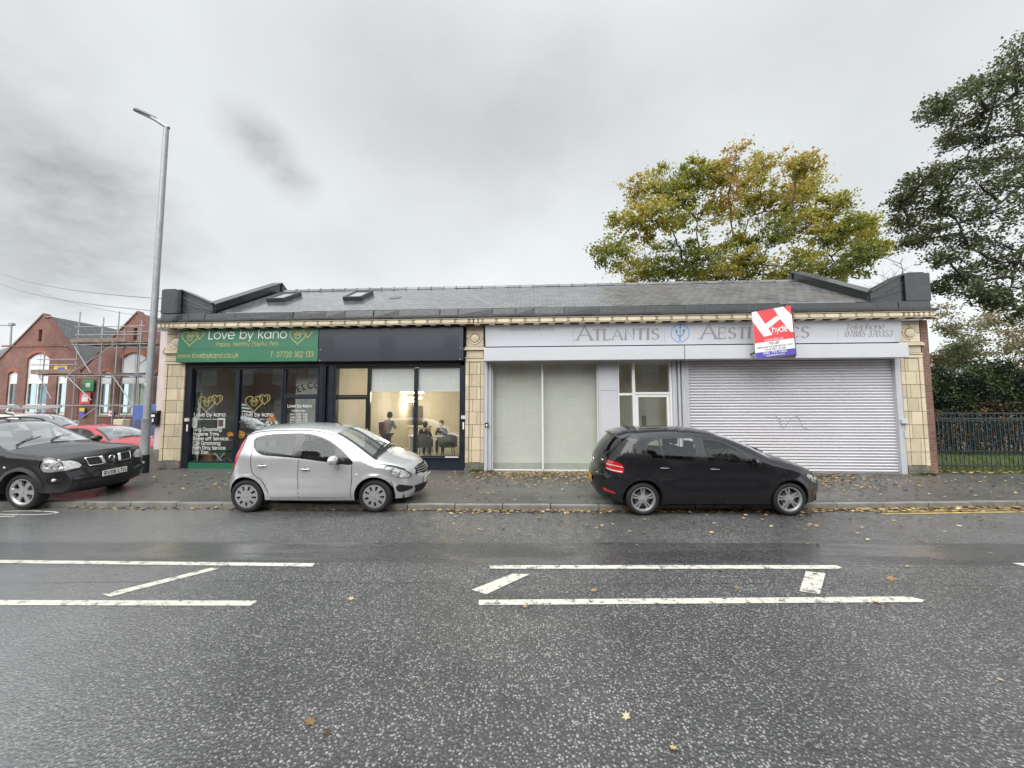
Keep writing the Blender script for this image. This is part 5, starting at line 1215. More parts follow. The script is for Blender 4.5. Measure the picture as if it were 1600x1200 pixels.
mirror(car, 1.66, .985, .81, mat_silver, s=1.18)
m = MB(); car.ribbon(m, [(.45, .255), (1.2, .25), (1.95, .255)], .05, .006); m.build('sill_trim', M('grey sill', (.32, .33, .33), .5), root, fix=False)
def side_badge(c, x, z, r, mat, name='side_repeater'):
    for sd in (-1, 1):
        P, n = c.side_pts([(x, z)], 0); m = MB(); m.ball((x, sd*float(P[0, 1]), z), (r*1.5, .012, r), 6); m.build(name, mat, c.root, smooth=True)
side_badge(car, 2.04, .70, .018, mat_clear)
m = MB(); car.patch_front(m, [(-.40, .60), (-.36, .735), (-.15, .765), (.15, .765), (.36, .735), (.40, .60), (.15, .585), (-.15, .585)], .006); gr_ = m.build('grille', mat_trim, root, fix=False)
m = MB()
for zz in (.64, .68, .72):
    P = [car.front_pt(y_, zz, .012) for y_ in np.linspace(-.35, .35, 13)]; m.tube(P, .006, 5)
gb = m.build('grille_bar', mat_rim, gr_, smooth=True)
m = MB(); line2(m, [(.04, .035), (-.045, .012), (.045, -.012), (-.04, -.035)], .016, tuple(car.front_pt(0, .675, .022)), u=(0, 1, 0), v=(0, 0, 1)); m.build('badge', mat_chrome, gr_, fix=False)
m = MB(); car.patch_front(m, [(-.38, .25), (-.42, .40), (.42, .40), (.38, .25)], .005); m.build('lower_grille', mat_trim, root, fix=False)
plate(car, 'NL57 KHO', 0, .475, mat_plate)
plate(car, 'NL57 KHO', 0, .78, mat_plate_y, rear=True)
m = MB(); m.tube([(1.42, 0, 1.50), (1.34, 0, 1.56), (1.16, 0, 1.68)], [.012, .006, .003], 6); m.build('aerial', mat_trim, root)
def wipers(c, x0, z0, L=.55, lift=0, ys_=(-.45, .05), back=.45):
    for y0 in ys_:
        m = MB(); i0 = min(range(len(c.E)), key=lambda i: abs(c.E[i, 0]-x0)+abs(c.E[i, 1]-z0))
        P = []
        for k in range(7):
            f = k/6; i = i0-f*back*3; yy_ = y0+f*L*.85; p, n = c.strip_pt(i, max(-.95, min(.95, yy_/c._ye[int(i)]))); P.append(p+n*(.022+lift*f))
        m.tube(P, [.011, .010, .009, .008, .007, .007, .006], 6); m.tube([P[2]+np.array([0, 0, -.012]), P[6]+np.array([0, .12, -.012])], .007, 5); m.build('wiper', mat_trim, c.root)
wipers(car, 2.26, .99)
m = MB(); i0 = car.ix[15]
for k in (0,):
    P = [car.strip_pt(i0+.3, t)[0]+np.array([0, 0, .004]) for t in np.linspace(-.93, .93, 13)]; Q = [car.strip_pt(i0+2.1, t)[0]+np.array([0, 0, .006]) for t in np.linspace(-.93, .93, 13)]
    m.add(P+Q, [(i, i+1, 14+i, 13+i) for i in range(12)])
m.build('scuttle', mat_trim, root, fix=False)
place(root, (-2.93, 7.0, 0), rad(2.6), S)

# ---------------------------------------------------------------- black hatchback
mat_blackp = paint('black car paint', (.006, .006, .009), 0, rough=.5); mat_blackp.node_tree.nodes['Principled BSDF'].inputs['Specular IOR Level'].default_value = .15
G = dict(W=.885, wb=2.578, R=.290, ra=.350, sill=.20, pf=(2.52, .56, 2.3), pr=(.0, .62, 2.1), belt=(.985, .86), tumble=.40, Rr=.11, tw=.205, rim=('double', mat_rim), seatx=(1.30, .45), dash=2.02,
  E=[(-.55, .26, 'rear_bumper', .12), (-.63, .36, 'rear_bumper', .12), (-.665, .52, 'rear_bumper', .12), (-.64, .665, 'rear_bumper', .11), (-.595, .70, 'tailgate', .10), (-.60, .84, 'tailgate', .10), (-.555, .95, 'rear_window', .10), (-.43, 1.13, 'rear_window', .09), (-.285, 1.29, 'tailgate', .07), (-.21, 1.355, 'tailgate', .05), (-.09, 1.40, 'roof', .045), (.33, 1.432, 'roof', .05), (.92, 1.43, 'roof', .055), (1.45, 1.355, 'windscreen', .07), (1.93, 1.17, 'windscreen', .10), (2.24, 1.005, 'windscreen', .12), (2.36, .955, 'bonnet', .11), (2.74, .865, 'bonnet', .08), (3.06, .755, 'bonnet', .08), (3.22, .65, 'front_bumper', .12), (3.31, .57, 'front_bumper', .14), (3.34, .44, 'front_bumper', .14), (3.32, .30, 'front_bumper', .12), (3.24, .20, 'front_bumper', .08)],
  strip=strip_std,
  feats=[('door_rear', [(1.045, 1.41), (1.045, .25), (.50, .25), (.44, .42), (.33, .62), (.19, .70), (.07, .92), (.045, 1.15), (.12, 1.33), (.30, 1.385)], False),
         ('door_front', [(1.065, 1.41), (1.35, 1.355), (1.62, 1.26), (1.90, 1.10), (2.06, .96), (2.13, .80), (2.13, .25), (1.065, .25)], False),
         ('trim', [(.055, 1.05), (.045, 1.15), (.10, 1.285), (.20, 1.345), (.55, 1.375), (.98, 1.375), (1.40, 1.315), (1.68, 1.205), (1.90, 1.07), (2.03, .95), (2.03, .905), (1.90, .895), (1.10, .945), (.28, .99), (.11, .995)], True),
         ('quarter_window', [(.09, 1.06), (.085, 1.15), (.13, 1.26), (.19, 1.30), (.30, 1.325), (.355, 1.01), (.14, 1.02)], False),
         ('window_rear', [(.335, 1.33), (.60, 1.348), (.93, 1.348), (.985, .965), (.395, 1.005)], False),
         ('window_front', [(1.11, 1.338), (1.40, 1.287), (1.66, 1.18), (1.88, 1.04), (1.90, .925), (1.16, .96)], False),
         ('headlamp', [(2.90, .70), (2.97, .735), (3.08, .70), (3.20, .635), (3.28, .565), (3.26, .535), (3.16, .545), (3.01, .605)], True),
         ('fog_recess', [(3.19, .33), (3.21, .37), (3.33, .35), (3.33, .29), (3.23, .285)], True),
         ('tail_lamp', [(-.62, .925), (-.50, .935), (-.40, .92), (-.345, .87), (-.325, .79), (-.345, .745), (-.44, .745), (-.62, .80)], True),
         ('rear_reflector', [(-.65, .43), (-.47, .385), (-.46, .365), (-.50, .355), (-.65, .395)], True)],
  parts=dict(body=('body', mat_blackp, 0), door_rear=('rear_door', mat_blackp, 0), door_front=('front_door', mat_blackp, 0), trim=('window_trim', mat_blk_gloss, -.001), quarter_window=('quarter_window', mat_cglass, 0), window_rear=('side_window', mat_cglass, 0), window_front=('side_window', mat_cglass, 0), headlamp=('headlight', mat_lens, .002), fog_recess=('fog_lamp_recess', mat_trim, -.008), tail_lamp=('tail_light', mat_redlens, .006), rear_reflector=('reflector', mat_redlens, .003),
     rear_bumper=('rear_bumper', mat_blackp, 0), tailgate=('tailgate', mat_blackp, 0), rear_window=('rear_window', mat_cglass_d, 0), roof=('roof', mat_blackp, 0), windscreen=('windscreen', mat_wscreen, 0), screen_edge=('windscreen_surround', mat_blk_gloss, 0), bonnet=('bonnet', mat_blackp, 0), front_bumper=('front_bumper', mat_blackp, 0)))
root = thing('parked_car', 'black five door hatchback parked half on the kerb by the white shutter', 'car')
car = Car(G).build(root)
car_common(root, G, car, [[(1.055, 1.37), (1.055, .25)], [(1.055, .25), (.50, .25), (.44, .42), (.33, .62), (.19, .70), (.07, .90), (.04, 1.10), (.06, 1.22)], [(2.06, .93), (2.13, .80), (2.14, .50), (2.13, .25)], [(1.05, .252), (2.13, .252)], [(-.25, 1.35), (.0, 1.385), (.33, 1.402), (.92, 1.398), (1.42, 1.33), (1.9, 1.14), (2.15, 1.0)], [(2.20, .975), (2.5, .885), (2.85, .80)], [(-.31, .76), (-.20, .72), (-.02, .70)], [(-.46, .62), (-.62, .62)]], [(.36, .85, 'door_rear'), (1.24, .83, 'door_front')], mat_blackp, hmat=mat_blackp)
m = MB()
for x, z in ((.36, .845), (1.24, .825)):
    for sd in (-1, 1):
        P, n = car.side_pts([(x, z)], 0); y = float(P[0, 1]); m.tube([(x-.075, sd*(y+.044), z+.006), (x+.075, sd*(y+.044), z+.006)], .0035, 5)
m.build('handle_strip', mat_rim, root)
lamp_inside(car, G['feats'][6][1], circ=((3.04, .655, .048), (3.16, .61, .043)))
mirror(car, 1.93, .965, .84, mat_blackp, s=.95)
m = MB(); car.ribbon(m, [(-.60, .87), (-.48, .865), (-.34, .845)], .010, .009); m.build('lamp_divider', mat_clear, root, fix=False)
m = MB(); car.ribbon(m, [(-.60, .795), (-.48, .775), (-.35, .765)], .018, .009); m.build('reversing_lens', mat_clear, root, fix=False)
# roof spoiler overhanging the rear glass
m = MB(); ia = car.ix[8]
P0 = [car.strip_pt(car.ix[9], t)[0] for t in np.linspace(-.98, .98, 13)]; P1 = [p+np.array([-.115, 0, -.008-.02*abs(q)]) for p, q in zip(P0, np.linspace(-1, 1, 13))]; P2 = [p+np.array([0, 0, -.035]) for p in P1]; P3 = [p+np.array([-.02, 0, -.05]) for p in P0]
PT = [p+np.array([.10, 0, .028]) for p in P0]
n = 13; vs = PT+P1+P2+P3; m.add(vs, [(r*n+i, r*n+i+1, (r+1)*n+i+1, (r+1)*n+i) for r in range(3) for i in range(n-1)]+[(0, n, 2*n, 3*n), (n-1, 4*n-1, 3*n-1, 2*n-1)])
spo = m.build('roof_spoiler', mat_blackp, root, smooth=50)
m = MB(); m.box(P1[6][0]-.003, P1[6][0]+.01, -.16, .16, P1[6][2]-.025, P1[6][2]-.008); m.build('brake_light', mat_redlens, spo)
plate(car, 'MJ09 XZB', 0, .52, mat_plate_y, rear=True); plate(car, 'MJ09 XZB', 0, .42, mat_plate)
p = car.front_pt(0, .835, .01, True); m = MB(); m.lathe([(.045, -.008), (.055, -.010), (.06, 0)], tuple(p), 'x', 24)
line2(m, [(-.04, .03), (-.018, -.035), (0, .005), (.018, -.035), (.04, .03)], .009, (p[0]-.01, p[1], p[2]), u=(0, -1, 0), v=(0, 0, 1)); m.build('badge', mat_chrome, root)
m = MB(); car.patch_front(m, [(-.50, .56), (-.48, .64), (.48, .64), (.50, .56)], .005); m.build('grille', mat_trim, root, fix=False)
m = MB(); car.patch_front(m, [(-.52, .26), (-.55, .40), (.55, .40), (.52, .26)], .005); m.build('lower_grille', mat_trim, root, fix=False)
m = MB(); m.tube([(.0, 0, 1.455), (-.05, 0, 1.50), (-.16, 0, 1.56)], [.014, .006, .003], 6); m.build('aerial', mat_trim, root)
wipers(car, 2.30, .975, back=.1)
place(root, (4.49, 7.19, 0), rad(2.7), G)
# ---------------------------------------------------------------- dark off-roader, red hatchback, white estate
mat_navyp = paint('near black car paint', (.010, .009, .012), 0, rough=.45); mat_navyp.node_tree.nodes['Principled BSDF'].inputs['Specular IOR Level'].default_value = .2
def strip_suv(nm, t, e): return strip_std(nm, t, e)
def suv_spec(mp, wht=False):
    return dict(W=.885, wb=2.63, R=.335, ra=.405, sill=.33, pf=(3.0, .74, 2.6), pr=(-.15, .70, 2.2), belt=(1.10, 1.04), tumble=.36, Rr=.10, Rk=.55, tw=.215, rim=('six', mat_rim), seatx=(1.25, .40), dash=2.02, flare=.035,
  E=[(-.86, .34, 'rear_bumper', .08), (-.94, .50, 'rear_bumper', .08), (-.93, .72, 'tailgate', .08), (-.90, 1.02, 'rear_window', .08), (-.74, 1.42, 'tailgate', .07), (-.58, 1.53, 'roof', .05), (.2, 1.585, 'roof', .045), (.9, 1.565, 'roof', .05), (1.24, 1.515, 'windscreen', .06), (1.62, 1.315, 'windscreen', .09), (2.00, 1.115, 'windscreen', .11), (2.14, 1.07, 'bonnet', .10), (2.68, 1.03, 'bonnet', .08), (3.12, .975, 'bonnet', .06), (3.245, .90, 'front_grille', .11), (3.30, .78, 'front_grille', .12), (3.315, .67, 'front_bumper', .13), (3.36, .54, 'front_bumper', .13), (3.35, .38, 'front_bumper', .12), (3.27, .29, 'front_bumper', .09)],
  strip=strip_suv,
  feats=[('door_rear', [(1.07, 1.53), (1.07, .36), (.54, .36), (.46, .55), (.30, .74), (.12, .86), (.05, 1.10), (.10, 1.45), (.3, 1.53)], False),
         ('door_front', [(1.09, 1.53), (1.25, 1.47), (1.50, 1.355), (1.80, 1.185), (2.00, 1.09), (2.10, .80), (2.12, .36), (1.09, .36)], False),
         ('trim', [(-.55, 1.12), (-.60, 1.20), (-.50, 1.42), (-.30, 1.475), (.40, 1.505), (1.0, 1.485), (1.26, 1.43), (1.56, 1.27), (1.84, 1.12), (1.83, 1.06), (1.1, 1.09), (0, 1.11)], False),
         ('quarter_window', [(-.52, 1.15), (-.55, 1.21), (-.46, 1.39), (-.28, 1.44), (.02, 1.455), (.02, 1.14)], False),
         ('window_rear', [(.10, 1.46), (.45, 1.475), (1.02, 1.468), (1.02, 1.12), (.10, 1.14)], False),
         ('window_front', [(1.12, 1.43), (1.25, 1.40), (1.52, 1.26), (1.68, 1.17), (1.68, 1.09), (1.12, 1.118)], False),
         ('headlamp', [(3.00, .90), (3.04, .965), (3.14, .955), (3.24, .91), (3.31, .80), (3.315, .715), (3.12, .705), (3.01, .74), (2.985, .82)], False),
         ('fog_recess', [(3.14, .56), (3.15, .60), (3.30, .59), (3.31, .51), (3.18, .51)], True),
         ('tail_lamp', [(-.92, .80), (-.80, .82), (-.72, 1.05), (-.78, 1.30), (-.88, 1.15)], True)],
  parts=dict(body=('body', mp, 0), door_rear=('rear_door', mp, 0), door_front=('front_door', mp, 0), trim=('window_trim', mat_blk_gloss, -.001), quarter_window=('quarter_window', mat_cglass_d, 0), window_rear=('side_window', mat_cglass_d, 0), window_front=('side_window', mat_cglass, 0), headlamp=('headlight', mat_lens, .002), fog_recess=('fog_lamp_recess', mat_trim, -.01), tail_lamp=('tail_light', mat_redlens, .003),
     rear_bumper=('rear_bumper', mp, 0), tailgate=('tailgate', mp, 0), rear_window=('rear_window', mat_cglass_d, 0), roof=('roof', mp, 0), windscreen=('windscreen', mat_wscreen, 0), screen_edge=('windscreen_surround', mat_blk_gloss, 0), bonnet=('bonnet', mp, 0), front_grille=('front_panel', mp, 0), front_bumper=('front_bumper', mp, 0)))
def build_suv(label, mp, detail=True):
    root = thing('parked_car', label, 'car'); N = suv_spec(mp); car = Car(N).build(root)
    for sd in (-1, 1):
      m = MB()
      for l in ([(1.08, 1.50), (1.08, .36)], [(1.08, .362), (.54, .36), (.46, .55), (.30, .74), (.12, .86), (.05, 1.08), (.08, 1.38)], [(2.12, 1.06), (2.15, .70), (2.15, .36)], [(1.08, .362), (2.15, .362)], [(2.18, 1.10), (2.5, 1.03), (2.90, .985), (3.12, .93)]): car.ribbon(m, l, .010, .0012, (sd,))
      m.build('panel_gap', mat_blk_gloss, root, fix=False)
    for cx, sd in ((0, -1), (0, 1), (N['wb'], -1), (N['wb'], 1)):
        m = MB(); car.ribbon(m, [(cx+(N['ra']+.028)*math.cos(rad(a)), N['R']+(N['ra']+.028)*math.sin(rad(a))) for a in range(8, 173, 11)], .055, .004, (sd,))
        m.build('arch_cladding', mat_trim, root, fix=False)
    for sd in (-1, 1): m = MB(); car.ribbon(m, [(.50, .375), (1.3, .37), (2.12, .375)], .07, .005, (sd,)); m.build('sill_cladding', mat_trim, root, fix=False)
    lamp_inside(car, N['feats'][6][1], circ=((3.12, .83, .062), (3.23, .80, .055)))
    mirror(car, 1.93, 1.10, .86, mp, s=1.1); side_badge(car, 2.30, .80, .018, mat_clear)
    for x, z, dn in ((.28, .98, 'door_rear'), (1.28, .96, 'door_front')):
        for sd, tg in ((-1, '#r'), (1, '#l')): handle(car, x, z, None, sd).build('handle', mp, car.parts[dn+tg], smooth=True)
    m = MB()
    for sd in (-1, 1):
        P = [(x, sd*(float(np.interp(x, (-.5, 0, .9, 1.2), (.60, .64, .64, .61)))), z) for x, z in ((-.5, 1.55), (-.38, 1.60), (.3, 1.635), (.8, 1.62), (1.05, 1.59), (1.15, 1.53))]; m.tube(P, .018, 8)
    rail = m.v; m.build('roof_rail', mat_trim, root, smooth=True)
    for sd in (-1, 1):   # lamp returns on the nose
        m = MB(); car.patch_front(m, [(sd*.53, .735), (sd*.50, .78), (sd*.54, .84), (sd*.63, .885), (sd*.735, .90), (sd*.735, .715)], .003); m.build('headlight_return', mat_lampin, root, fix=False)
    m = MB(); car.patch_front(m, [(-.43, .74), (-.40, .89), (.40, .89), (.43, .74)], .005); g_ = m.build('grille', mat_trim, root, fix=False)
    m = MB()
    def bar(a, b, r): m.tube([car.front_pt(a[0]+(b[0]-a[0])*t, a[1]+(b[1]-a[1])*t, .014) for t in np.linspace(0, 1, 7)], r, 6)
    for sd in (-1, 1):
        bar((sd*.43, .895), (sd*.17, .885), .010); bar((sd*.40, .74), (sd*.14, .735), .010); bar((sd*.43, .895), (sd*.40, .74), .010); 
        for k in (-.018, .0, .018): bar((sd*(.18+k), .89), (sd*(.145+k), .735), .013)
    m.build('chrome_frame', mat_chrome, g_, smooth=True)
    p = car.front_pt(0, .82, .02); m = MB(); m.lathe([(.047, 0), (.052, .008), (.06, .008), (.064, 0)], tuple(p), 'x', 24); m.box(p[0], p[0]+.012, -.075, .075, p[2]-.010, p[2]+.010); m.build('badge', mat_chrome, g_, smooth=40)
    m = MB(); car.patch_front(m, [(-.42, .655), (-.44, .70), (.44, .70), (.42, .655)], .004); car.patch_front(m, [(-.50, .33), (-.54, .46), (.54, .46), (.50, .33)], .004); m.build('lower_grille', mat_trim, root, fix=False)
    plate(car, 'RV08 LTN', 0, .545, mat_plate)
    for sd in (-1, 1):
        P, n = car.side_pts([(3.235, .555)], .004); m = MB(); m.ball((P[0, 0], sd*P[0, 1], P[0, 2]), (.03, .035, .03), 8); m.build('fog_lamp', mat_clear, root, smooth=True)
    wipers(car, 2.06, 1.09, L=.45, lift=.0, ys_=(-.55, .0), back=1.6)
    m = MB(); m.lathe([(0, .05), (.02, .04), (.045, .0)], (1.12, 0, 1.59), 'z', 12); m.build('roof_aerial_base', mat_trim, root)
    return root, car, N
root, car, N = build_suv('near black off-roader facing right at the left edge, plate RV08 LTN', mat_navyp)
place(root, (-9.70, 6.87, 0), rad(1), N)
root, car, N = build_suv('white estate car with roof bars, only its top showing behind the dark off-roader', paint('white car paint', (.62, .62, .61), 0, rough=.3))
root.location = (-18.35, 12.4, .06); root.scale = (1, 1, 1.07); 
m = MB(); m.box(-.4, 1.25, -.58, -.50, 1.80, 1.88); m.box(-.4, 1.25, .50, .58, 1.80, 1.88)
for x in (-.2, .9): m.tube([(x, -.66, 1.66), (x, -.62, 1.77), (x, .62, 1.77), (x, .66, 1.66)], .02, 8)
m.build('roof_bar', mat_rim, root)
mat_redp = paint('red car paint', (.46, .012, .030), .1, rough=.3)
RD = dict(G); RD['parts'] = {k: (a, mat_redp if b is mat_blackp else b, c) for k, (a, b, c) in G['parts'].items()}; RD['rim'] = ('six', mat_rim)
root = thing('parked_car', 'red hatchback parked behind the lamp post, nose angled towards the road', 'car')
car = Car(RD).build(root)
car_common(root, RD, car, [[(1.055, 1.37), (1.055, .25)], [(1.055, .25), (.50, .25), (.44, .42), (.33, .62), (.19, .70), (.07, .90), (.04, 1.10), (.06, 1.22)], [(2.06, .93), (2.13, .80), (2.14, .50), (2.13, .25)], [(1.05, .252), (2.13, .252)], [(2.20, .975), (2.5, .885), (2.85, .80)]], [(.36, .85, 'door_rear'), (1.24, .83, 'door_front')], mat_redp)
lamp_inside(car, RD['feats'][6][1], circ=((3.04, .68, .05),)); mirror(car, 1.93, .965, .84, mat_redp, s=1.05); wipers(car, 2.30, .975, back=.3)
m = MB(); car.patch_front(m, [(-.50, .30), (-.52, .60), (.52, .60), (.50, .30)], .005); m.build('grille', mat_trim, root, fix=False)
root.location = (-15.55, 12.5, .0); root.rotation_euler = (0, 0, rad(-8)); root.scale = (.92, .92, .95)

# ================================================================ STREET LAMP, LITTER BOXES, POSTS
mat_galv = M('galvanised steel', (.30, .31, .32), .45, .45, var=.12, vs=8)
lp = thing('street_lamp', 'tall tapered galvanised lamp post with flat lantern beside the pink wall', 'street lamp', (-10.86, 10.20, .15))
m = MB(); m.tube([(0, 0, 0), (0, 0, .35)], [.115, .115], 20); m.tube([(0, 0, .35), (0, 0, .38), (0, 0, 1.45)], [.118, .105, .105], 20, False); m.tube([(0, 0, 1.45), (0, 0, 1.54), (.02, 0, 5.5), (.03, 0, 10.05)], [.105, .086, .078, .068], 16)
m.build('pole', mat_galv, lp, smooth=40)
m = MB(); m.tube([(0, 0, -.03), (0, 0, .50)], [.120, .120], 20); m.build('painted_base', mat_black, lp, smooth=40)
m = MB(); m.tube([(0, 0, 1.44), (0, 0, 1.50)], [.110, .110], 20); m.build('collar', mat_galv, lp, smooth=40)
m = MB(); m.tube([(.10, 0, 10.06), (-.05, -.0, 10.16), (-.46, -.03, 10.42)], [.05, .055, .045], 12)
m.build('arm', mat_galv, lp, smooth=40)
m = MB(); m.hexa([(-.36, -.09, 10.33), (-.36, .09, 10.33), (-1.02, .10, 10.62), (-1.02, -.10, 10.62), (-.34, -.075, 10.45), (-.34, .075, 10.45), (-.96, .05, 10.73), (-.96, -.05, 10.73)])
m.v = []; m.f = []; m.m = []; m.t = []
P = [(-.33, .05), (-.48, .17), (-.62, .18), (-1.04, .03), (-1.04, -.03), (-.80, -.18), (-.60, -.16), (-.33, -.05)]
m.prism(P, lambda a, b: (a, b, 10.37+(-.33-a)*.40), lambda a, b: (a*.985-.0, b*.8, 10.43+(-.33-a)*.42), .5); m.build('lantern', M('dark grey lantern', (.09, .095, .10), .45, .2), lp, bevel=.01)
m = MB(); m.prism([(-.5, .09), (-.78, .07), (-.78, -.09), (-.5, -.08)], lambda a, b: (a, b, 10.365+(-.33-a)*.40), lambda a, b: (a, b, 10.36+(-.33-a)*.40)); m.build('lamp_lens', M('dull lamp lens', (.22, .22, .22), .3), lp)
m = MB(); m.box(-.036, .0, -.082, -.078, 2.42, 2.50); put_text(m, 'H', (-.03, -.079, 2.43), .05, .2); m.build('number_sticker', mat_wvin, lp)

bx = thing('post_box', 'small black wall letter box on the pink wall beside the lamp post', 'letter box', (-11.33, 10.93, 1.46))
m = MB(); m.box(-.14, .13, -.13, -.002, 0, .34); m.hexa([(-.15, -.15, .34), (.14, -.15, .34), (.14, 0, .34), (-.15, 0, .34), (-.15, -.10, .40), (.14, -.10, .40), (.14, 0, .42), (-.15, 0, .42)]); m.build('box_body', mat_black, bx, bevel=.01)
m = MB(); m.box(-.10, .08, -.137, -.131, .23, .30); m.box(-.07, .05, -.137, -.131, .08, .18); m.build('label_plate', mat_wvin, bx, bevel=.001)
wr = MB(); wr.tube([(-11.2, 10.92, 3.78), (-11.12, 10.8, 3.60), (-10.9, 10.83, 3.52), (-10.6, 10.84, 3.53)], .008, 6); tag(wr.build('wall_cable', mat_black), 'thin black cable looping across the top of the left pilaster', 'cable')

# weeds at the foot of the wall
mat_weed = leaf_material('weed leaves', [(0, (.05, .09, .02)), (.5, (.12, .20, .04)), (1, (.28, .30, .07))], .6, .2)
def weed(x, y, n, s, lab, sd):
    r = random.Random(sd); m = MB()
    for _ in range(n):
        a = r.uniform(0, 2*PI); l = r.uniform(.5, 1)*s; t = r.uniform(.3, 1.2); d = Vector((math.cos(a)*math.cos(t), math.sin(a)*math.cos(t)*.6-.1, math.sin(t))); p = Vector((x+r.uniform(-s, s)*1.3, y-abs(r.uniform(0, .1)), .165)); q = d.cross(Vector((0, 0, 1))).normalized()*l*.16
        m.add([p, p+d*l*.5+q, p+d*l+Vector((0, 0, -l*.2)), p+d*l*.5-q], [(0, 1, 2, 3)], r.random())
    tag(m.build('weed', mat_weed, fix=False), lab, 'weed', 'weeds at the foot of the shopfront')
weed(-1.62, 10.84, 190, .13, 'green weed clump at the foot of the pilaster between the dark and grey shops', 1)
weed(-1.25, 10.85, 60, .09, 'small weeds at the foot of the grey shutter guide', 2)
weed(10.25, 10.83, 150, .12, 'bright green weeds at the foot of the right end pilaster', 3)
weed(9.93, 10.82, 60, .09, 'brown green weeds at the foot of the right shutter guide', 4)
weed(-10.9, 10.82, 90, .07, 'low mossy weeds at the foot of the left end pilaster', 5)
weed(-10.5, 10.84, 50, .06, 'tiny weeds below the green sill corner', 6)

# ================================================================ SHOP INTERIORS
mat_skin = M('skin', (.50, .32, .24), .6); mat_hair = M('dark hair', (.018, .014, .012), .6); mat_cgrey = M('charcoal boucle', (.045, .048, .052), .9, var=.3, vs=20)
def figure(label, loc, rz, joints, edges, cloth, trous, hair_c, extra=None, s=1):
    root = thing('person', label, 'person', loc, rz)
    def skin(name, vs, es, rs, mat, parent):
        me = bpy.data.meshes.new(name); me.from_pydata([tuple(v) for v in vs], es, []); ob = bpy.data.objects.new(name, me); COL.objects.link(ob); ob.parent = parent
        md = ob.modifiers.new('skin', 'SKIN'); sk = me.skin_vertices[0].data
        for i, r in enumerate(rs): sk[i].radius = (r, r*.8) if name == 'body' and i in (0, 1, 2) else (r, r)
        sk[0].use_root = True; sb = ob.modifiers.new('sub', 'SUBSURF'); sb.levels = sb.render_levels = 1
        me.materials.append(mat)
        for p in me.polygons: p.use_smooth = True
        return ob
    names = list(joints); ids = {n: i for i, n in enumerate(names)}
    b = skin('body', [joints[n][0] for n in names], [(ids[a], ids[c]) for a, c in edges], [joints[n][1] for n in names], mat_skin, root)
    cn = [n for n in names if n in ('pelvis', 'belly', 'chest', 'neckb', 'shl', 'shr', 'ell', 'elr', 'wrl', 'wrr')]; ci = {n: i for i, n in enumerate(cn)}
    ce = [(ci[a], ci[c]) for a, c in edges if a in ci and c in ci]
    skin('jacket', [joints[n][0] for n in cn], ce, [joints[n][1]*(1.22 if n != 'neckb' else .8)+.008 for n in cn], cloth, b)
    tn = [n for n in names if n in ('pelvis', 'hipl', 'hipr', 'knl', 'knr', 'anl', 'anr')]; ti = {n: i for i, n in enumerate(tn)}
    skin('trousers', [joints[n][0] for n in tn], [(ti[a], ti[c]) for a, c in edges if a in ti and c in ti], [joints[n][1]*1.18+.006 for n in tn], trous, b)
    h = Vector(joints['head'][0]); m = MB(); m.ball(h+Vector((0, .02, .025)), (.095, .112, .118), 8); m.ball(h+Vector((0, .09, -.02)), (.07, .06, .08), 6); m.build('hair', hair_c, b, smooth=True)
    m = MB(); m.ball(h+Vector((0, -.012, 0)), (.078, .095, .11), 8); m.ball(h+Vector((0, -.105, -.005)), (.014, .02, .022), 5); m.ball(h+Vector((-.078, 0, 0)), (.012, .02, .03), 5); m.ball(h+Vector((.078, 0, 0)), (.012, .02, .03), 5); m.build('head', mat_skin, b, smooth=True)
    for k in ('wrl', 'wrr'):
        w = Vector(joints[k][0]); hd = Vector(joints['ha'+k[2]][0]); d = (hd-w).normalized(); m = MB(); sd_ = Vector((1, 0, 0)); 
        m.ball(w+d*.05, (.038, .045, .022), 6)
        for f in range(4): a = w+d*.08+sd_*(.024-.016*f); m.tube([a, a+d*(.035+.008*(f in (1, 2)))+Vector((0, 0, -.006)), a+d*(.06+.01*(f in (1, 2)))+Vector((0, 0, -.02))], [.009, .008, .006], 6)
        a = w+d*.03+sd_*.035; m.tube([a, a+d*.03+sd_*.02, a+d*.055+sd_*.02+Vector((0, 0, -.01))], [.010, .009, .007], 6); m.build('hand', mat_skin, b, smooth=True)
    return root, b
ED = [('pelvis', 'belly'), ('belly', 'chest'), ('chest', 'neckb'), ('neckb', 'neck'), ('chest', 'shl'), ('chest', 'shr'), ('shl', 'ell'), ('ell', 'wrl'), ('shr', 'elr'), ('elr', 'wrr'), ('pelvis', 'hipl'), ('pelvis', 'hipr'), ('hipl', 'knl'), ('knl', 'anl'), ('hipr', 'knr'), ('knr', 'anr'), ('anl', 'tol'), ('anr', 'tor')]
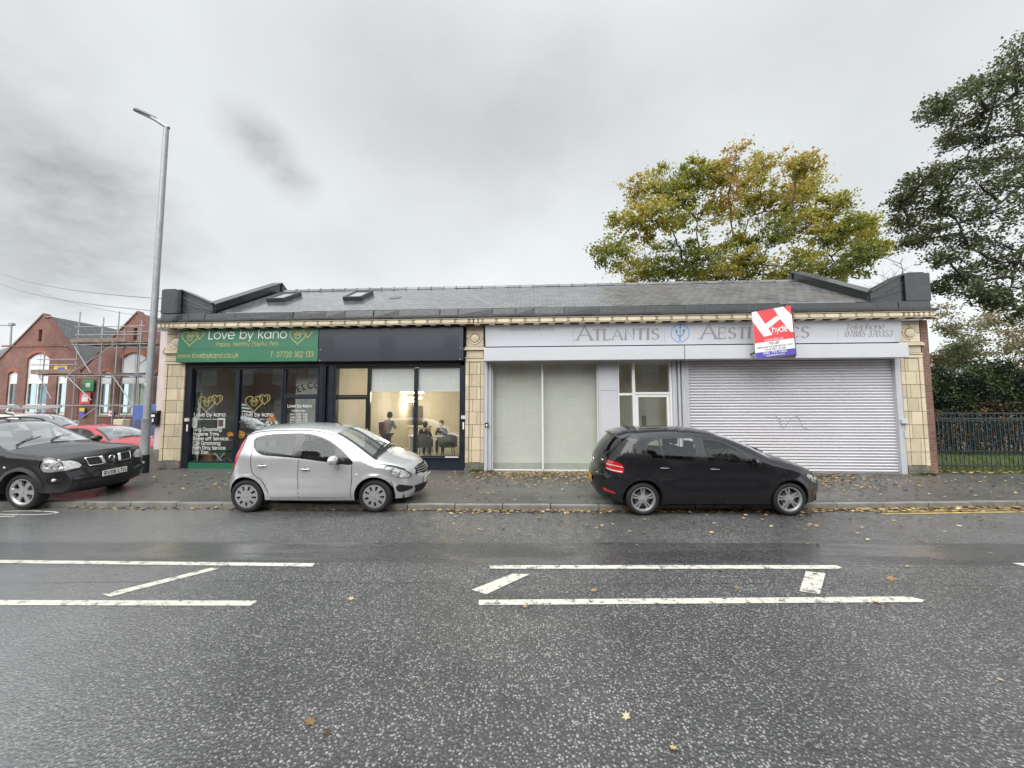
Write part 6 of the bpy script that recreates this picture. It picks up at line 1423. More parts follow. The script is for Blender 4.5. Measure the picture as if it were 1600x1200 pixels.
def J(stand=True, lean=.0):
    if stand:
        return dict(pelvis=((0, 0, .86), .13), belly=((0, -.02*1, 1.0), .115), chest=((0, -.06-lean, 1.20), .125), neckb=((0, -.08-lean, 1.34), .06), neck=((0, -.10-lean, 1.42), .045), head=((0, -.14-lean, 1.52), .05), shl=((.16, -.07-lean, 1.28), .055), shr=((-.16, -.07-lean, 1.28), .055), ell=((.21, -.15-lean, 1.05), .042), elr=((-.21, -.15-lean, 1.05), .042), wrl=((.12, -.36-lean, 1.10), .030), wrr=((-.12, -.36-lean, 1.10), .030), hal=((.08, -.42-lean, 1.10), .02), har=((-.08, -.42-lean, 1.10), .02),
            hipl=((.09, 0, .78), .085), hipr=((-.09, 0, .78), .085), knl=((.10, -.02, .46), .058), knr=((-.10, .02, .46), .058), anl=((.10, .02, .08), .04), anr=((-.10, .05, .08), .04), tol=((.10, -.10, .04), .035), tor=((-.10, -.07, .04), .035))
    return dict(pelvis=((0, .05, .54), .13), belly=((0, .02, .68), .115), chest=((0, -.04, .88), .125), neckb=((0, -.07, 1.02), .06), neck=((0, -.10, 1.09), .045), head=((0, -.15, 1.18), .05), shl=((.16, -.05, .96), .055), shr=((-.16, -.05, .96), .055), ell=((.20, -.16, .76), .042), elr=((-.20, -.16, .76), .042), wrl=((.10, -.36, .80), .030), wrr=((-.10, -.36, .80), .030), hal=((.07, -.42, .80), .02), har=((-.07, -.42, .80), .02),
        hipl=((.09, -.02, .52), .085), hipr=((-.09, -.02, .52), .085), knl=((.11, -.40, .50), .06), knr=((-.11, -.40, .50), .06), anl=((.11, -.36, .09), .04), anr=((-.11, -.36, .09), .04), tol=((.11, -.48, .04), .035), tor=((-.11, -.48, .04), .035))
FZ = .173
mat_gcoat = M('grey coat', (.22, .24, .28), .9, var=.1); mat_bk = M('black clothing', (.015, .015, .018), .9); mat_denim = M('dark trousers', (.03, .035, .05), .9)
pr_, b_ = figure('standing person in grey coat with a dark bag, seen from behind in the salon', (-5.42, 13.9, FZ), rad(165), J(True, .05), ED, mat_gcoat, mat_denim, mat_hair)
m = MB(); m.hexa([(-5.62, 13.70, 1.0), (-5.42, 13.70, .98), (-5.42, 13.82, .98), (-5.62, 13.82, 1.0), (-5.66, 13.68, 1.44), (-5.44, 13.68, 1.46), (-5.44, 13.8, 1.46), (-5.66, 13.8, 1.44)]); bg_ = m.build('shoulder_bag', M('dark bag', (.05, .02, .03), .8), bevel=.03, smooth=40); tag(bg_, 'dark bag with a red strap on the standing person in the salon', 'bag')
m = MB(); m.tube([(-5.46, 13.67, 1.47), (-5.41, 13.66, 1.3), (-5.45, 13.67, 1.12)], .018, 6); m.build('strap', mat_redlens, bg_)
figure('seated person in black at the salon desk, seen from behind on the left dark chair', (-3.98, 13.75, FZ), rad(180), J(False), ED, mat_bk, mat_denim, mat_hair)
figure('person in dark top facing the street across the salon desk', (-3.62, 15.0, FZ), rad(0), J(False), ED, mat_bk, mat_denim, M('brown hair', (.05, .03, .02), .7))
def chair(x, y, rz, lab):
    c = thing('tub_chair', lab, 'chair', (x, y, FZ), rz, 'dark tub chairs at the salon desk')
    m = MB(); m.box(-.24, .24, -.24, .22, .38, .50); m.build('seat', mat_cgrey, c, bevel=.04, smooth=40)
    m = MB(); n = 13
    for k in range(n-1):
        a0, a1 = rad(-20+220*k/(n-1)), rad(-20+220*(k+1)/(n-1)); h0, h1 = .64+.22*max(0, math.sin(a0)), .64+.22*max(0, math.sin(a1))
        m.hexa([(.27*math.cos(a0), .24*math.sin(a0), .40), (.33*math.cos(a0), .30*math.sin(a0), .40), (.33*math.cos(a1), .30*math.sin(a1), .40), (.27*math.cos(a1), .24*math.sin(a1), .40), (.27*math.cos(a0), .24*math.sin(a0), h0), (.33*math.cos(a0), .31*math.sin(a0), h0), (.33*math.cos(a1), .31*math.sin(a1), h1), (.27*math.cos(a1), .24*math.sin(a1), h1)])
    m.build('backrest', mat_cgrey, c, smooth=40)
    for sx in (-1, 1):
        for sy in (-1, 1): m = MB(); m.tube([(sx*.17, sy*.16, .38), (sx*.22, sy*.21, 0)], [.018, .010], 8); m.build('leg', mat_black, c)
chair(-3.98, 13.70, rad(180), 'charcoal tub chair on the left, occupied by the person in black'); chair(-3.10, 13.72, rad(205), 'charcoal tub chair on the right at the salon desk, empty')
dk = thing('salon_desk', 'long white nail salon desk behind the shop window', 'desk', (0, 0, FZ))
m = MB(); m.box(-4.75, -2.25, 14.25, 14.75, .70, .75); m.build('desk_top', mat_white, dk, bevel=.006)
for x in (-4.72, -2.33):
    m = MB(); m.box(x, x+.06, 14.28, 14.72, 0, .70); m.build('leg', mat_white, dk)
m = MB(); m.box(-4.45, -3.9, 14.68, 14.72, .1, .70); m.build('modesty_panel', mat_white, dk)
rc = thing('reception_counter', 'cream reception counter at the left of the salon', 'counter', (0, 0, FZ))
m = MB(); m.box(-5.3, -4.5, 16.0, 16.5, 0, 1.0); m.build('counter_front', mat_cream, rc, bevel=.01); m = MB(); m.box(-5.35, -4.45, 15.95, 16.55, 1.003, 1.04); m.build('counter_top', mat_white, rc)
mat_glow = emit_mat('salon lamp', (1.0, .88, .66), 9)
for x, y, z, w_, lab in ((-4.07, 12.6, 2.47, .36, 'nearest glowing pendant ring in the salon'), (-4.85, 15.2, 2.37, .32, 'middle glowing pendant ring in the salon'), (-5.6, 17.4, 2.30, .22, 'farthest and smallest glowing pendant ring in the salon')):
    c = thing('pendant_lamp', lab, 'pendant lamp', (x, y, z), 0, 'ring pendants in the salon')
    m = MB(); m.tube([(w_*math.cos(q), w_*math.sin(q), 0) for q in np.linspace(0, 2*PI, 33)], .022, 8, False); m.build('lamp_ring', mat_glow, c, smooth=True)
    m = MB()
    for q in (0, 2.1, 4.2): m.tube([(w_*math.cos(q), w_*math.sin(q), .02), (0, 0, 3.25-z)], .003, 4)
    m.build('suspension_wire', mat_lgrey, c)
    ld = bpy.data.lights.new('pendant_light', 'POINT'); ld.energy = 22; ld.color = (1, .88, .68); ld.shadow_soft_size = .2; lo = bpy.data.objects.new('pendant_light', ld); COL.objects.link(lo); lo.parent = c; lo.location = (0, 0, -.12)
m = MB(); m.lathe([(0, 0), (.05, 0), (.065, .16), (.055, .16), (.05, .14), (0, .14)], (-2.42, 14.4, .925), 'z', 16); pp = m.build('plant_pot', M('pink pot', (.75, .12, .30), .5), smooth=40); tag(pp, 'bright pink pot with a small plant at the right end of the salon desk', 'plant pot')
m = MB(); r = random.Random(4)
for k in range(26):
    a = r.uniform(0, 2*PI); l = r.uniform(.1, .2); d = Vector((math.cos(a)*.5, math.sin(a)*.5, .9)).normalized(); p = Vector((-2.42, 14.4, 1.07)); q = Vector((-d.y, d.x, 0))*.02; m.add([p, p+d*l*.6+q, p+d*l, p+d*l*.6-q], [(0, 1, 2, 3)], r.random())
m.build('leaves', mat_weed, pp, fix=False)
sf = MB(); sf.box(-3.05, -2.45, 17.0-1.2, 17.2-1.2, 1.42, 1.46); tag(sf.build('wall_shelf', mat_white), 'white shelf on the back wall of the salon', 'shelf')
m = MB(); m.box(-5.95, -5.5, 18.58, 18.64, .17, 2.1); m.build('interior_door', M('brown door', (.10, .06, .04), .5), B)
# grooming shop
m = MB(); m.box(-10.47, -10.14, 11.13, 11.15, .34, 2.45); iv = m.build('ivy_panel', M('white board', (.55, .56, .54), .7)); tag(iv, 'narrow white board covered with artificial ivy inside the groomer window', 'ivy panel')
m = MB(); r = random.Random(8)
for _ in range(520):
    x, z = r.uniform(-10.42, -10.20), r.uniform(.36, 2.42); x += .04*math.sin(z*6); s_ = r.uniform(.02, .045); a = r.uniform(0, 6.3)
    m.add([(x+s_*math.cos(a+t), 11.125-r.uniform(0, .03), z+s_*math.sin(a+t)) for t in (0, 1.9, 3.14, 4.4)], [(0, 1, 2, 3)], r.random()*.5)
m.build('leaves', leaf_material('ivy', [(0, (.01, .03, .01)), (1, (.06, .13, .04))], .5, 0), iv, fix=False)
pl = MB(); pl.box(-10.42, -9.86, 11.32, 11.5, .20, .50); 
for k in range(3): pl.box(-10.43, -9.85, 11.305, 11.319, .22+k*.095, .30+k*.095)
tag(pl.build('planter_box', M('orange brown timber', (.30, .14, .06), .7, var=.3), bevel=.005), 'brown wooden planter box on the floor of the groomer window', 'planter')
st = thing('folding_stool', 'green seated stool with white legs behind the groomer glass', 'stool', (-9.72, 11.6, FZ))
m = MB(); m.box(-.26, .26, -.2, .2, .42, .46); m.build('seat', mat_greenp, st, bevel=.01)
for sx in (-1, 1):
    for sy in (-1, 1): m = MB(); m.tube([(sx*.2, sy*.16, .42), (-sx*.24, sy*.16, 0)], .012, 6); m.build('leg', mat_white, st)
ct = thing('grooming_counter', 'grey grooming table with an upright frame in the back of the pet shop', 'table', (-9.3, 13.1, FZ))
m = MB(); m.box(-.9, .9, -.3, .3, .85, .9); m.build('table_top', mat_lgrey, ct)
for sx in (-.8, .8):
    m = MB(); m.tube([(sx, 0, .85), (sx, 0, 0)], .03, 8); m.build('leg', mat_galv, ct)
m = MB(); m.tube([(-.2, 0, .9), (-.2, 0, 1.9), (.3, 0, 1.9)], .015, 8); m.build('grooming_arm', mat_galv, ct)
nt_ = MB(); nt_.box(-10.35, -10.12, 11.032, 11.036, 1.37, 1.67); tag(nt_.build('notice', mat_wvin), 'white notice taped inside the left edge of the groomer window', 'notice')
nt_ = MB(); nt_.box(-9.49, -9.25, 11.036, 11.040, 1.35, 1.65); pn = nt_.build('poster', mat_wvin); tag(pn, 'small framed poster inside the groomer window under the gold hearts', 'poster')
nt_ = MB(); nt_.box(-9.46, -9.31, 11.032, 11.0345, 1.40, 1.60); nt_.build('print', M('dark print', (.18, .08, .10), .6), pn)
# halloween cut-outs stuck inside the second pane
mat_or = M('orange card', (.72, .22, .02), .6); yv = 11.000
def cutout(name, lab, cat, layers):
    o = None
    for i, (nm, mat, polys) in enumerate(layers):
        m = MB()
        for p in polys: m.xz(p, 11.036-.004*i, 11.039-.004*i)
        ob = m.build(nm if i else name, mat, o); 
        if not o: o = ob; tag(o, lab, cat)
    return o
def circ(x, z, r, sz=1, n=16): return [(x+r*math.cos(2*PI*k/n), z+r*sz*math.sin(2*PI*k/n)) for k in range(n)]
for x, lab in ((-9.06, 'orange jack-o-lantern cut-out behind the mullion of the groomer window'), (-8.74, 'larger orange jack-o-lantern cut-out low in the groomer window')):
    r_ = .13 if x > -8.9 else .09
    cutout('pumpkin_decoration', lab, 'decoration', [('p', mat_or, [circ(x-.04, 1.16, r_*.8, 1.1), ]), ('pumpkin_rib', M('pale orange card', (.80, .38, .05), .6), [circ(x+.02, 1.16, r_*.75, 1.1)]), ('pumpkin_face', mat_black, [[(x-.05, 1.18), (x-.01, 1.18), (x-.03, 1.23)], [(x+.03, 1.18), (x+.07, 1.18), (x+.05, 1.23)], [(x-.06, 1.12), (x+.08, 1.12), (x+.01, 1.08)]])])
cutout('hat_decoration', 'black and white striped witch hat cut-out in the groomer window', 'decoration', [('h', mat_black, [[(-8.85, 1.72), (-8.28, 1.70), (-8.35, 1.80), (-8.75, 2.20), (-8.89, 2.24), (-8.77, 2.10)]]), ('hat_stripe', mat_wvin, [[(-8.73, 1.84), (-8.39, 1.80), (-8.41, 1.84), (-8.73, 1.88)], [(-8.75, 1.94), (-8.49, 1.91), (-8.52, 1.95), (-8.75, 1.98)], [(-8.76, 2.03), (-8.60, 2.02), (-8.65, 2.06), (-8.76, 2.07)]])])
cutout('ghost_decoration', 'white ghost cut-out with an orange hat in the groomer window', 'decoration', [('g', mat_wvin, [circ(-7.80, 1.49, .20, .55)]), ('ghost_hat', mat_or, [[(-7.94, 1.56), (-7.66, 1.56), (-7.72, 1.69), (-7.80, 1.75), (-7.88, 1.69)]]), ('ghost_eye', mat_black, [circ(-7.86, 1.51, .03), circ(-7.73, 1.51, .03)])])
m = MB(); r = random.Random(12)
for k in range(34):
    x, z = r.uniform(-8.8, -7.75), r.uniform(1.25, 1.6); a = r.uniform(0, 3.1); l = r.uniform(.06, .16); line2(m, [(x, z), (x+l*.5*math.cos(a), z+l*.3), (x+l*math.cos(a), z+l*.4*math.sin(a))], r.uniform(.02, .05), (0, 11.034, 0))
tag(m.build('garland', M('grey tinsel', (.20, .21, .20), .6), fix=False), 'grey tinsel garland along the lower groomer window', 'garland')
tb = MB(); tb.box(-8.8, -7.45, 11.25, 11.7, .36, .95); tag(tb.build('display_plinth', M('lilac white card', (.62, .60, .66), .6), bevel=.01), 'white display plinth behind the second groomer pane', 'plinth')
m = MB(); m.box(3.25, 3.37, 11.84, 11.895, 1.3, 1.7); wi_ = m.build('wall_intercom', M('grey box', (.25, .25, .25), .6), bevel=.01); tag(wi_, 'small grey box on the wall inside the pale doorway', 'wall box')
m = MB(); m.box(-1.34, 2.0, 11.19, 11.218, .17, .36); m.build('skirting', M('grey skirting', (.42, .43, .38), .7), B)
# ================================================================ SCHOOL, SCAFFOLD, CABLES (left background)
mat_sbrick = brick_mat('red school brick', (.24, .085, .06), (.16, .065, .05), (.20, .17, .15))
mat_rub = brick_mat('orange rubbed brick', (.38, .11, .065), (.30, .09, .055), (.26, .15, .11))
mat_stone = M('pale stone sill', (.34, .24, .20), .8)
mat_sslate = NT('school slate'); _b = mat_sslate.node('ShaderNodeTexBrick'); _sp = mat_sslate.node('ShaderNodeSeparateXYZ'); mat_sslate.l.new(mat_sslate.co, _sp.inputs[0]); _cb = mat_sslate.node('ShaderNodeCombineXYZ')
mat_sslate.l.new(_sp.outputs[1], _cb.inputs[0]); mat_sslate.l.new(_sp.outputs[2], _cb.inputs[1]); mat_sslate.l.new(_cb.outputs[0], _b.inputs['Vector'])
for k_, v_ in (('Scale', 1), ('Brick Width', .24), ('Row Height', .19), ('Mortar Size', .012), ('Bias', 0)): _b.inputs[k_].default_value = v_
_b.inputs['Color1'].default_value = (.13, .13, .135, 1); _b.inputs['Color2'].default_value = (.09, .09, .10, 1); _b.inputs['Mortar'].default_value = (.03, .03, .03, 1)
mat_sslate.set('Base Color', _b.outputs['Color']); mat_sslate.set('Roughness', .35); mat_sslate = mat_sslate.m
mat_wpan = M('white window panel', (.70, .71, .72), .5, var=.03); mat_wfr = M('cream window frame', (.68, .66, .60), .5)
mat_sglass = glass_mat('school window glass', (.80, .88, .90), .9); mat_bluei = M('pale blue blind', (.30, .48, .52), .8, var=.25, vs=2.5); mat_yeli = M('classroom wall', (.62, .55, .30), .8, var=.15)
sc = thing('school_building', 'red brick Victorian school with two gables behind scaffolding', 'building', (0, 0, 0))
SY = 26.0; GZ = -.05
def arch_pts(x0, x1, z0, z1, rise, n=10):
    r = []; cx = (x0+x1)/2; hw = (x1-x0)/2
    for k in range(n+1): t = -1+2*k/n; r.append((cx-hw*t, z1-rise*t*t))
    return [(x0, z0), (x1, z0)]+r
def wall_with_holes(outer, holes, y0, y1, mat, name, parent):
    V, F = cdt([outer]+holes, [], (min(p[0] for p in outer), max(p[0] for p in outer), min(p[1] for p in outer), max(p[1] for p in outer)), 3)
    keep = []
    for f in F:
        c = V[list(f)].mean(0)
        if inpoly(c[:1], c[1:], outer)[0] and not any(inpoly(c[:1], c[1:], h)[0] for h in holes): keep.append(f)
    m = MB(); m.add([(v[0], y0, v[1]) for v in V], keep); m.add([(v[0], y1, v[1]) for v in V], keep)
    for L in [outer]+holes:
        n = len(L); m.add([(a, y0, b) for a, b in L]+[(a, y1, b) for a, b in L], [(i, (i+1) % n, (i+1) % n+n, i+n) for i in range(n)])
    return m.build(name, mat, parent)
def school_win(x0, x1, z0, z1, rise, zpanel, mid, back, parent):
    f = MB(); a = arch_pts(x0, x1, z0, z1, rise)
    t = .09; y0, y1 = SY+.10, SY+.20
    f.box(x0, x0+t, y0, y1, z0, z1-rise); f.box(x1-t, x1, y0, y1, z0, z1-rise); f.box(x0+t, x1-t, y0, y1, z0, z0+t); f.box(x0+t, x1-t, y0, y1, zpanel-.06, zpanel+.06); zt = z0+.62; f.box(x0+t, x1-t, y0, y1, zt-.05, zt+.05)
    if mid: f.box((x0+x1)/2-.05, (x0+x1)/2+.05, y0-.005, y1, z0+t, zpanel-.06)
    w_ = f.build('window', mat_wfr, parent)
    g = MB(); g.box(x0+t, x1-t, SY+.15, SY+.16, z0+t, zpanel-.05); g.build('pane', mat_sglass, w_)
    p = MB(); p.xz(arch_pts(x0+.02, x1-.02, zpanel+.06, z1-.02, rise), SY+.12, SY+.18); p.build('blank_panel', mat_wpan, w_)
    if mid: p = MB(); p.box((x0+x1)/2-.015, (x0+x1)/2+.015, SY+.112, SY+.119, zpanel+.06, z1-.05); p.build('panel_joint', mat_stone, w_)
    b = MB(); b.box(x0+.05, x1-.05, SY+.6, SY+.65, z0, zpanel); b.build('blind', back, w_)
    s_ = MB(); s_.box(x0-.12, x1+.12, SY-.06, SY+.12, z0-.14, z0-.002); s_.build('sill', mat_stone, w_)
    o = arch_pts(x0-.16, x1+.16, z1-rise-.9, z1+.24, rise+.04)[2:]; i_ = arch_pts(x0-.004, x1+.004, z1-rise-.9, z1+.004, rise)[2:]
    m = MB(); n = len(o); m.add([(a_, SY-.012, b_) for a_, b_ in o]+[(a_, SY-.012, b_) for a_, b_ in i_], [(k, k+1, n+k+1, n+k) for k in range(n-1)]); m.build('brick_arch', mat_rub, w_, fix=False)
G1 = dict(ax=-36.3, az=9.0, l=-40.3, r=-33.05, ez=4.85); G2 = dict(ax=-28.9, az=9.05, l=-32.9, r=-24.9, ez=4.85)
for gi, (g, wins) in enumerate(((G1, ((-37.30, -35.55, 1.72, 6.15, .42, 3.95, True), (-38.75, -38.0, 1.72, 4.8, .18, 3.95, False), (-34.85, -34.05, 1.62, 4.75, .18, 3.95, False))), (G2, ((-29.95, -27.95, 1.6, 6.12, .45, 3.9, True), (-31.5, -30.6, 1.6, 4.75, .2, 3.9, False), (-27.2, -26.4, 1.6, 4.75, .2, 3.9, False))))):
    outer = [(g['l'], GZ), (g['r'], GZ), (g['r'], g['ez']), (g['ax'], g['az']), (g['l'], g['ez'])]
    slit = [(g['ax']-.14, 7.35), (g['ax']+.14, 7.35), (g['ax']+.14, 8.25), (g['ax']-.14, 8.25)]
    slit = [(a-.15 if gi == 0 else a-.1, b-.35) for a, b in slit]
    wl_ = wall_with_holes(outer, [arch_pts(*w_[:5]) for w_ in wins]+[slit], SY, SY+.35, mat_sbrick, 'gable_wall', sc)
    m = MB(); m.box(slit[0][0]-.02, slit[1][0]+.02, SY+.30, SY+.34, slit[0][1]-.02, slit[2][1]+.02); m.build('vent', mat_bk, wl_)
    for w_ in wins: school_win(*w_, mat_bluei if gi == 0 else mat_yeli, wl_)
    m = MB()
    for sx, ex in ((g['l'], 1), (g['r'], -1)):
        d = Vector((g['ax']-sx, g['az']-g['ez'])).normalized(); n_ = Vector((-d.y, d.x))*(.09 if ex > 0 else -.09)
        m.hexa([(sx, SY-.06, g['ez']), (sx, SY+.38, g['ez']), (g['ax'], SY+.38, g['az']), (g['ax'], SY-.06, g['az']), (sx+n_.x, SY-.06, g['ez']+n_.y), (sx+n_.x, SY+.38, g['ez']+n_.y), (g['ax']+.0, SY+.38, g['az']+.13), (g['ax']+.0, SY-.06, g['az']+.13)])
    m.build('coping', M('red terracotta coping', (.17, .075, .06), .7), wl_)
    m = MB(); m.box(g['l']+.9, g['r']-.9, SY-.05, SY-.002, 6.62, 6.74); m.build('string_course', mat_sbrick, wl_)
    m = MB(); yb = 37
    m.add([(g['l']-.1, SY+.36, g['ez']-.12), (g['ax'], SY+.36, g['az']-.02), (g['r']+.1, SY+.36, g['ez']-.12), (g['l']-.1, yb, g['ez']-.12), (g['ax'], yb, g['az']-.02), (g['r']+.1, yb, g['ez']-.12)], [(0, 1, 4, 3), (1, 2, 5, 4)])
    m.build('roof', mat_sslate, sc)
m = MB(); m.box(-33.04, -32.91, SY+.02, SY+1.6, GZ, 4.7); m.box(-40.3, -24.9, 36.8, 37, GZ, 8); m.build('wall', mat_sbrick, sc)
m = MB(); m.box(-46, -40.31, SY+1.5, SY+1.8, GZ, 5.4); m.build('wall', mat_sbrick, sc)
m = MB(); m.add([(-46, SY+1.3, 5.4), (-40.3, SY+1.3, 5.4), (-40.3, SY+6, 8.2), (-46, SY+6, 8.2)], [(0, 1, 2, 3)]); m.build('roof', mat_sslate, sc)
def board(name, lab, x0, x1, z0, z1, y, mat, layers=()):
    m = MB(); m.box(x0, x1, y, y+.04, z0, z1); o = m.build(name, mat); tag(o, lab, 'sign')
    for nm, mt, (a, b, c, d) in layers: m = MB(); m.box(x0+(x1-x0)*a, x0+(x1-x0)*b, y-.012, y-.002, z0+(z1-z0)*c, z0+(z1-z0)*d); m.build(nm, mt, o)
    return o
mat_ygrn = M('green board', (.05, .24, .09), .5); mat_yelb = M('yellow board', (.70, .50, .05), .5)
board('notice_board', 'green notice board above the red one on the school wall', -32.6, -31.75, 3.3, 4.15, 25.85, mat_ygrn, (('emblem', mat_wvin, (.3, .7, .35, .7)),))
board('notice_board', 'red notice board with white text panel on the school wall', -32.75, -31.95, 2.4, 3.2, 25.85, mat_red, (('text_panel', mat_wvin, (.2, .8, .2, .65)), ('heading', mat_wvin, (.25, .75, .72, .84))))
board('notice_board', 'yellow board on the scaffold above the green notice board', -32.45, -31.5, 4.55, 4.95, 24.0, mat_yelb, (('text_strip', mat_blue, (.3, .85, .25, .7)),))
board('safety_notice', 'small blue and yellow safety notice low on the school wall', -32.7, -32.3, 1.45, 2.1, 25.85, mat_blue, (('yellow_heading', mat_yelb, (.0, 1, .62, 1)),))
board('safety_notice', 'small white notice at the corner of a school window', -30.45, -30.1, 1.5, 1.9, 25.85, mat_wvin, (('mark', mat_red, (.35, .65, .3, .7)),))
# scaffold
mat_tube = M('scaffold tube', (.30, .30, .31), .4, .5, var=.15); mat_plank = M('scaffold board', (.20, .14, .10), .8, var=.25)
sf = thing('scaffolding', 'tube scaffold with brown board decks in front of the school', 'scaffold')
def stube(a, b, nm): m = MB(); m.tube([a, b], .035 if nm != 'brace' else .03, 8); m.build(nm, mat_tube, sf, smooth=40)
for x, zt in ((-33.2, 5.9), (-30.85, 8.6), (-29.1, 8.2), (-28.0, 8.6), (-26.35, 8.0)):
    stube((x, 24.0, 0), (x, 24.0, zt), 'standard')
    if x > -32 : stube((x+.1, 25.3, 0), (x+.1, 25.3, zt-.6), 'standard')
for z, a, b in ((7.55, -31.0, -26.0), (7.0, -31.0, -26.2), (6.35, -31.2, -25.8), (5.0, -34.0, -30.6), (5.35, -33.6, -30.6), (4.25, -33.4, -25.8), (2.25, -36.3, -24.4)): stube((a, 23.93, z), (b, 23.93, z), 'ledger')
for z, a, b in ((6.35, -31.2, -25.8), (4.25, -33.4, -25.8), (7.5, -30.9, -26.2)): stube((a, 25.37, z), (b, 25.37, z), 'ledger')
for x in (-33.1, -30.75, -28.9, -27.9, -26.2):
    for z in (4.33, 6.43): 
        if x > -33 or z < 5: stube((x, 23.6, z), (x, 25.7, z), 'transom')
for a, b in (((-31.2, 23.88, 4.3), (-28.1, 23.88, 6.3)), ((-28.0, 23.88, 4.2), (-26.2, 23.88, 1.9)), ((-30.9, 23.88, 6.2), (-29.6, 23.88, 4.4)), ((-28.1, 25.4, 5.0), (-26.3, 25.4, 6.3)), ((-33.6, 23.88, 4.7), (-32.3, 23.88, 2.7)), ((-31.3, 23.88, 4.2), (-29.4, 23.88, 2.6)), ((-32.2, 23.88, 2.2), (-33.6, 23.88, .9)), ((-26.5, 23.88, 2.2), (-27.3, 23.88, 1.0)), ((-28.9, 23.88, 2.2), (-30.2, 23.88, 1.3))): stube(a, b, 'brace')
for z, x0, x1 in ((6.47, -31.3, -25.9), (4.37, -34.0, -25.9)):
    for k in range(5): m = MB(); m.box(x0+(k % 2)*.15, x1-(k % 3)*.2, 23.95+k*.25, 24.17+k*.25, z, z+.04); m.build('deck_board', mat_plank, sf)
    m = MB(); m.box(x0, x1-1.4 if z > 5 else x0+3.3, 23.90, 23.93, z+.045, z+.30); m.build('toe_board', mat_plank, sf)
# rails, barrier, blue hoarding
br = thing('metal_barrier', 'grey tubular pedestrian barrier at the foot of the scaffold', 'barrier', (0, 0, 0))
for a, b in (((-33.0, 23.5, 1.25), (-30.6, 23.5, 1.25)), ((-33.0, 23.5, .3), (-30.6, 23.5, .3)), ((-33.0, 23.5, 0), (-33.0, 23.5, 1.25)), ((-30.6, 23.5, 0), (-30.6, 23.5, 1.25))): m = MB(); m.tube([a, b], .03, 8); m.build('rail', mat_tube, br)
m = MB(); m.box(-30.35, -29.9, 23.45, 23.7, 0, 1.25); pcab = m.build('service_cabinet', mat_lgrey, bevel=.02); tag(pcab, 'pale grey service cabinet between the barrier and the school', 'cabinet')
fb = thing('blue_fence', 'blue mesh fence panel in front of the right school gable', 'fence', (0, 0, 0))
mat_bluef = M('blue painted steel', (.06, .10, .30), .5, var=.1)
m = MB(); m.box(-25.8, -23.6, 23.3, 23.33, 1.3, 2.25); m.build('panel', mat_bluef, fb)
for k in range(20): m = MB(); m.box(-25.8+k*.108, -25.77+k*.108, 23.3, 23.33, .05, 1.299); m.build('bar', mat_bluef, fb)
cs = MB(); cs.box(-26.75, -26.1, 23.0, 23.5, .6, 1.35); cs.box(-26.65, -26.55, 23.1, 23.4, 0, .6); cs.box(-26.3, -26.2, 23.1, 23.4, 0, .6); tag(cs.build('sand_crate', M('cream sack', (.50, .44, .30), .9), bevel=.05), 'cream builders crate standing behind the red car', 'crate')
# overhead cables and far lamp, gull
mat_cab = M('cable', (.12, .12, .13), .6)
for i, (a, b, lab) in enumerate((((-40, 26, 12.2), (-11.2, 11.2, 5.35), 'uppermost overhead cable sloping to the shop roof'), ((-40, 26, 11.4), (-11.2, 11.25, 4.95), 'middle overhead cable sloping to the shop roof'), ((-40, 28, 11.6), (-11.25, 11.6, 4.75), 'faint lowest overhead cable sloping to the shop'))):
    A, Bv = Vector(a), Vector(b); m = MB(); m.tube([A.lerp(Bv, t)+Vector((0, 0, -1.2*t*(1-t))) for t in np.linspace(0, 1, 16)], .012 if i < 2 else .008, 5); tag(m.build('overhead_cable', mat_cab, smooth=True), lab, 'cable')
fl = thing('street_lamp', 'distant grey street lamp at the far left edge', 'street lamp', (-44.5, 30, 0))
m = MB(); m.tube([(0, 0, 0), (-.3, 0, 9.2)], [.09, .06], 10); m.build('pole', mat_galv, fl)
m = MB(); m.tube([(-.3, 0, 9.2), (-1.9, 0, 9.3)], .045, 8); m.build('arm', mat_galv, fl); m = MB(); m.box(-.45, -.1, -.12, .12, 9.2, 9.42); m.build('lantern', mat_galv, fl)
gu = MB(); gu.hexa([(-.35, 0, .02), (0, -.12, 0), (.35, .02, .05), (0, .14, .0), (-.3, 0, .05), (0, -.1, .05), (.3, .02, .08), (0, .12, .06)]); gu.tube([(-.12, .15, -.02), (.0, 0, 0), (.25, -.3, -.02)], [.02, .06, .02], 8)
go = gu.build('gull', M('grey feathers', (.25, .25, .26), .8), smooth=True); go.location = (-34.9, 25.2, 8.55); go.scale = (1.3, 1.3, 1.3); tag(go, 'grey gull in flight beside the left school gable', 'bird')
# low wall and hoarding left, kerb edge of the side street
m = MB(); m.box(-22.5, -19.5, 21, 21.2, 0, 1.1); 

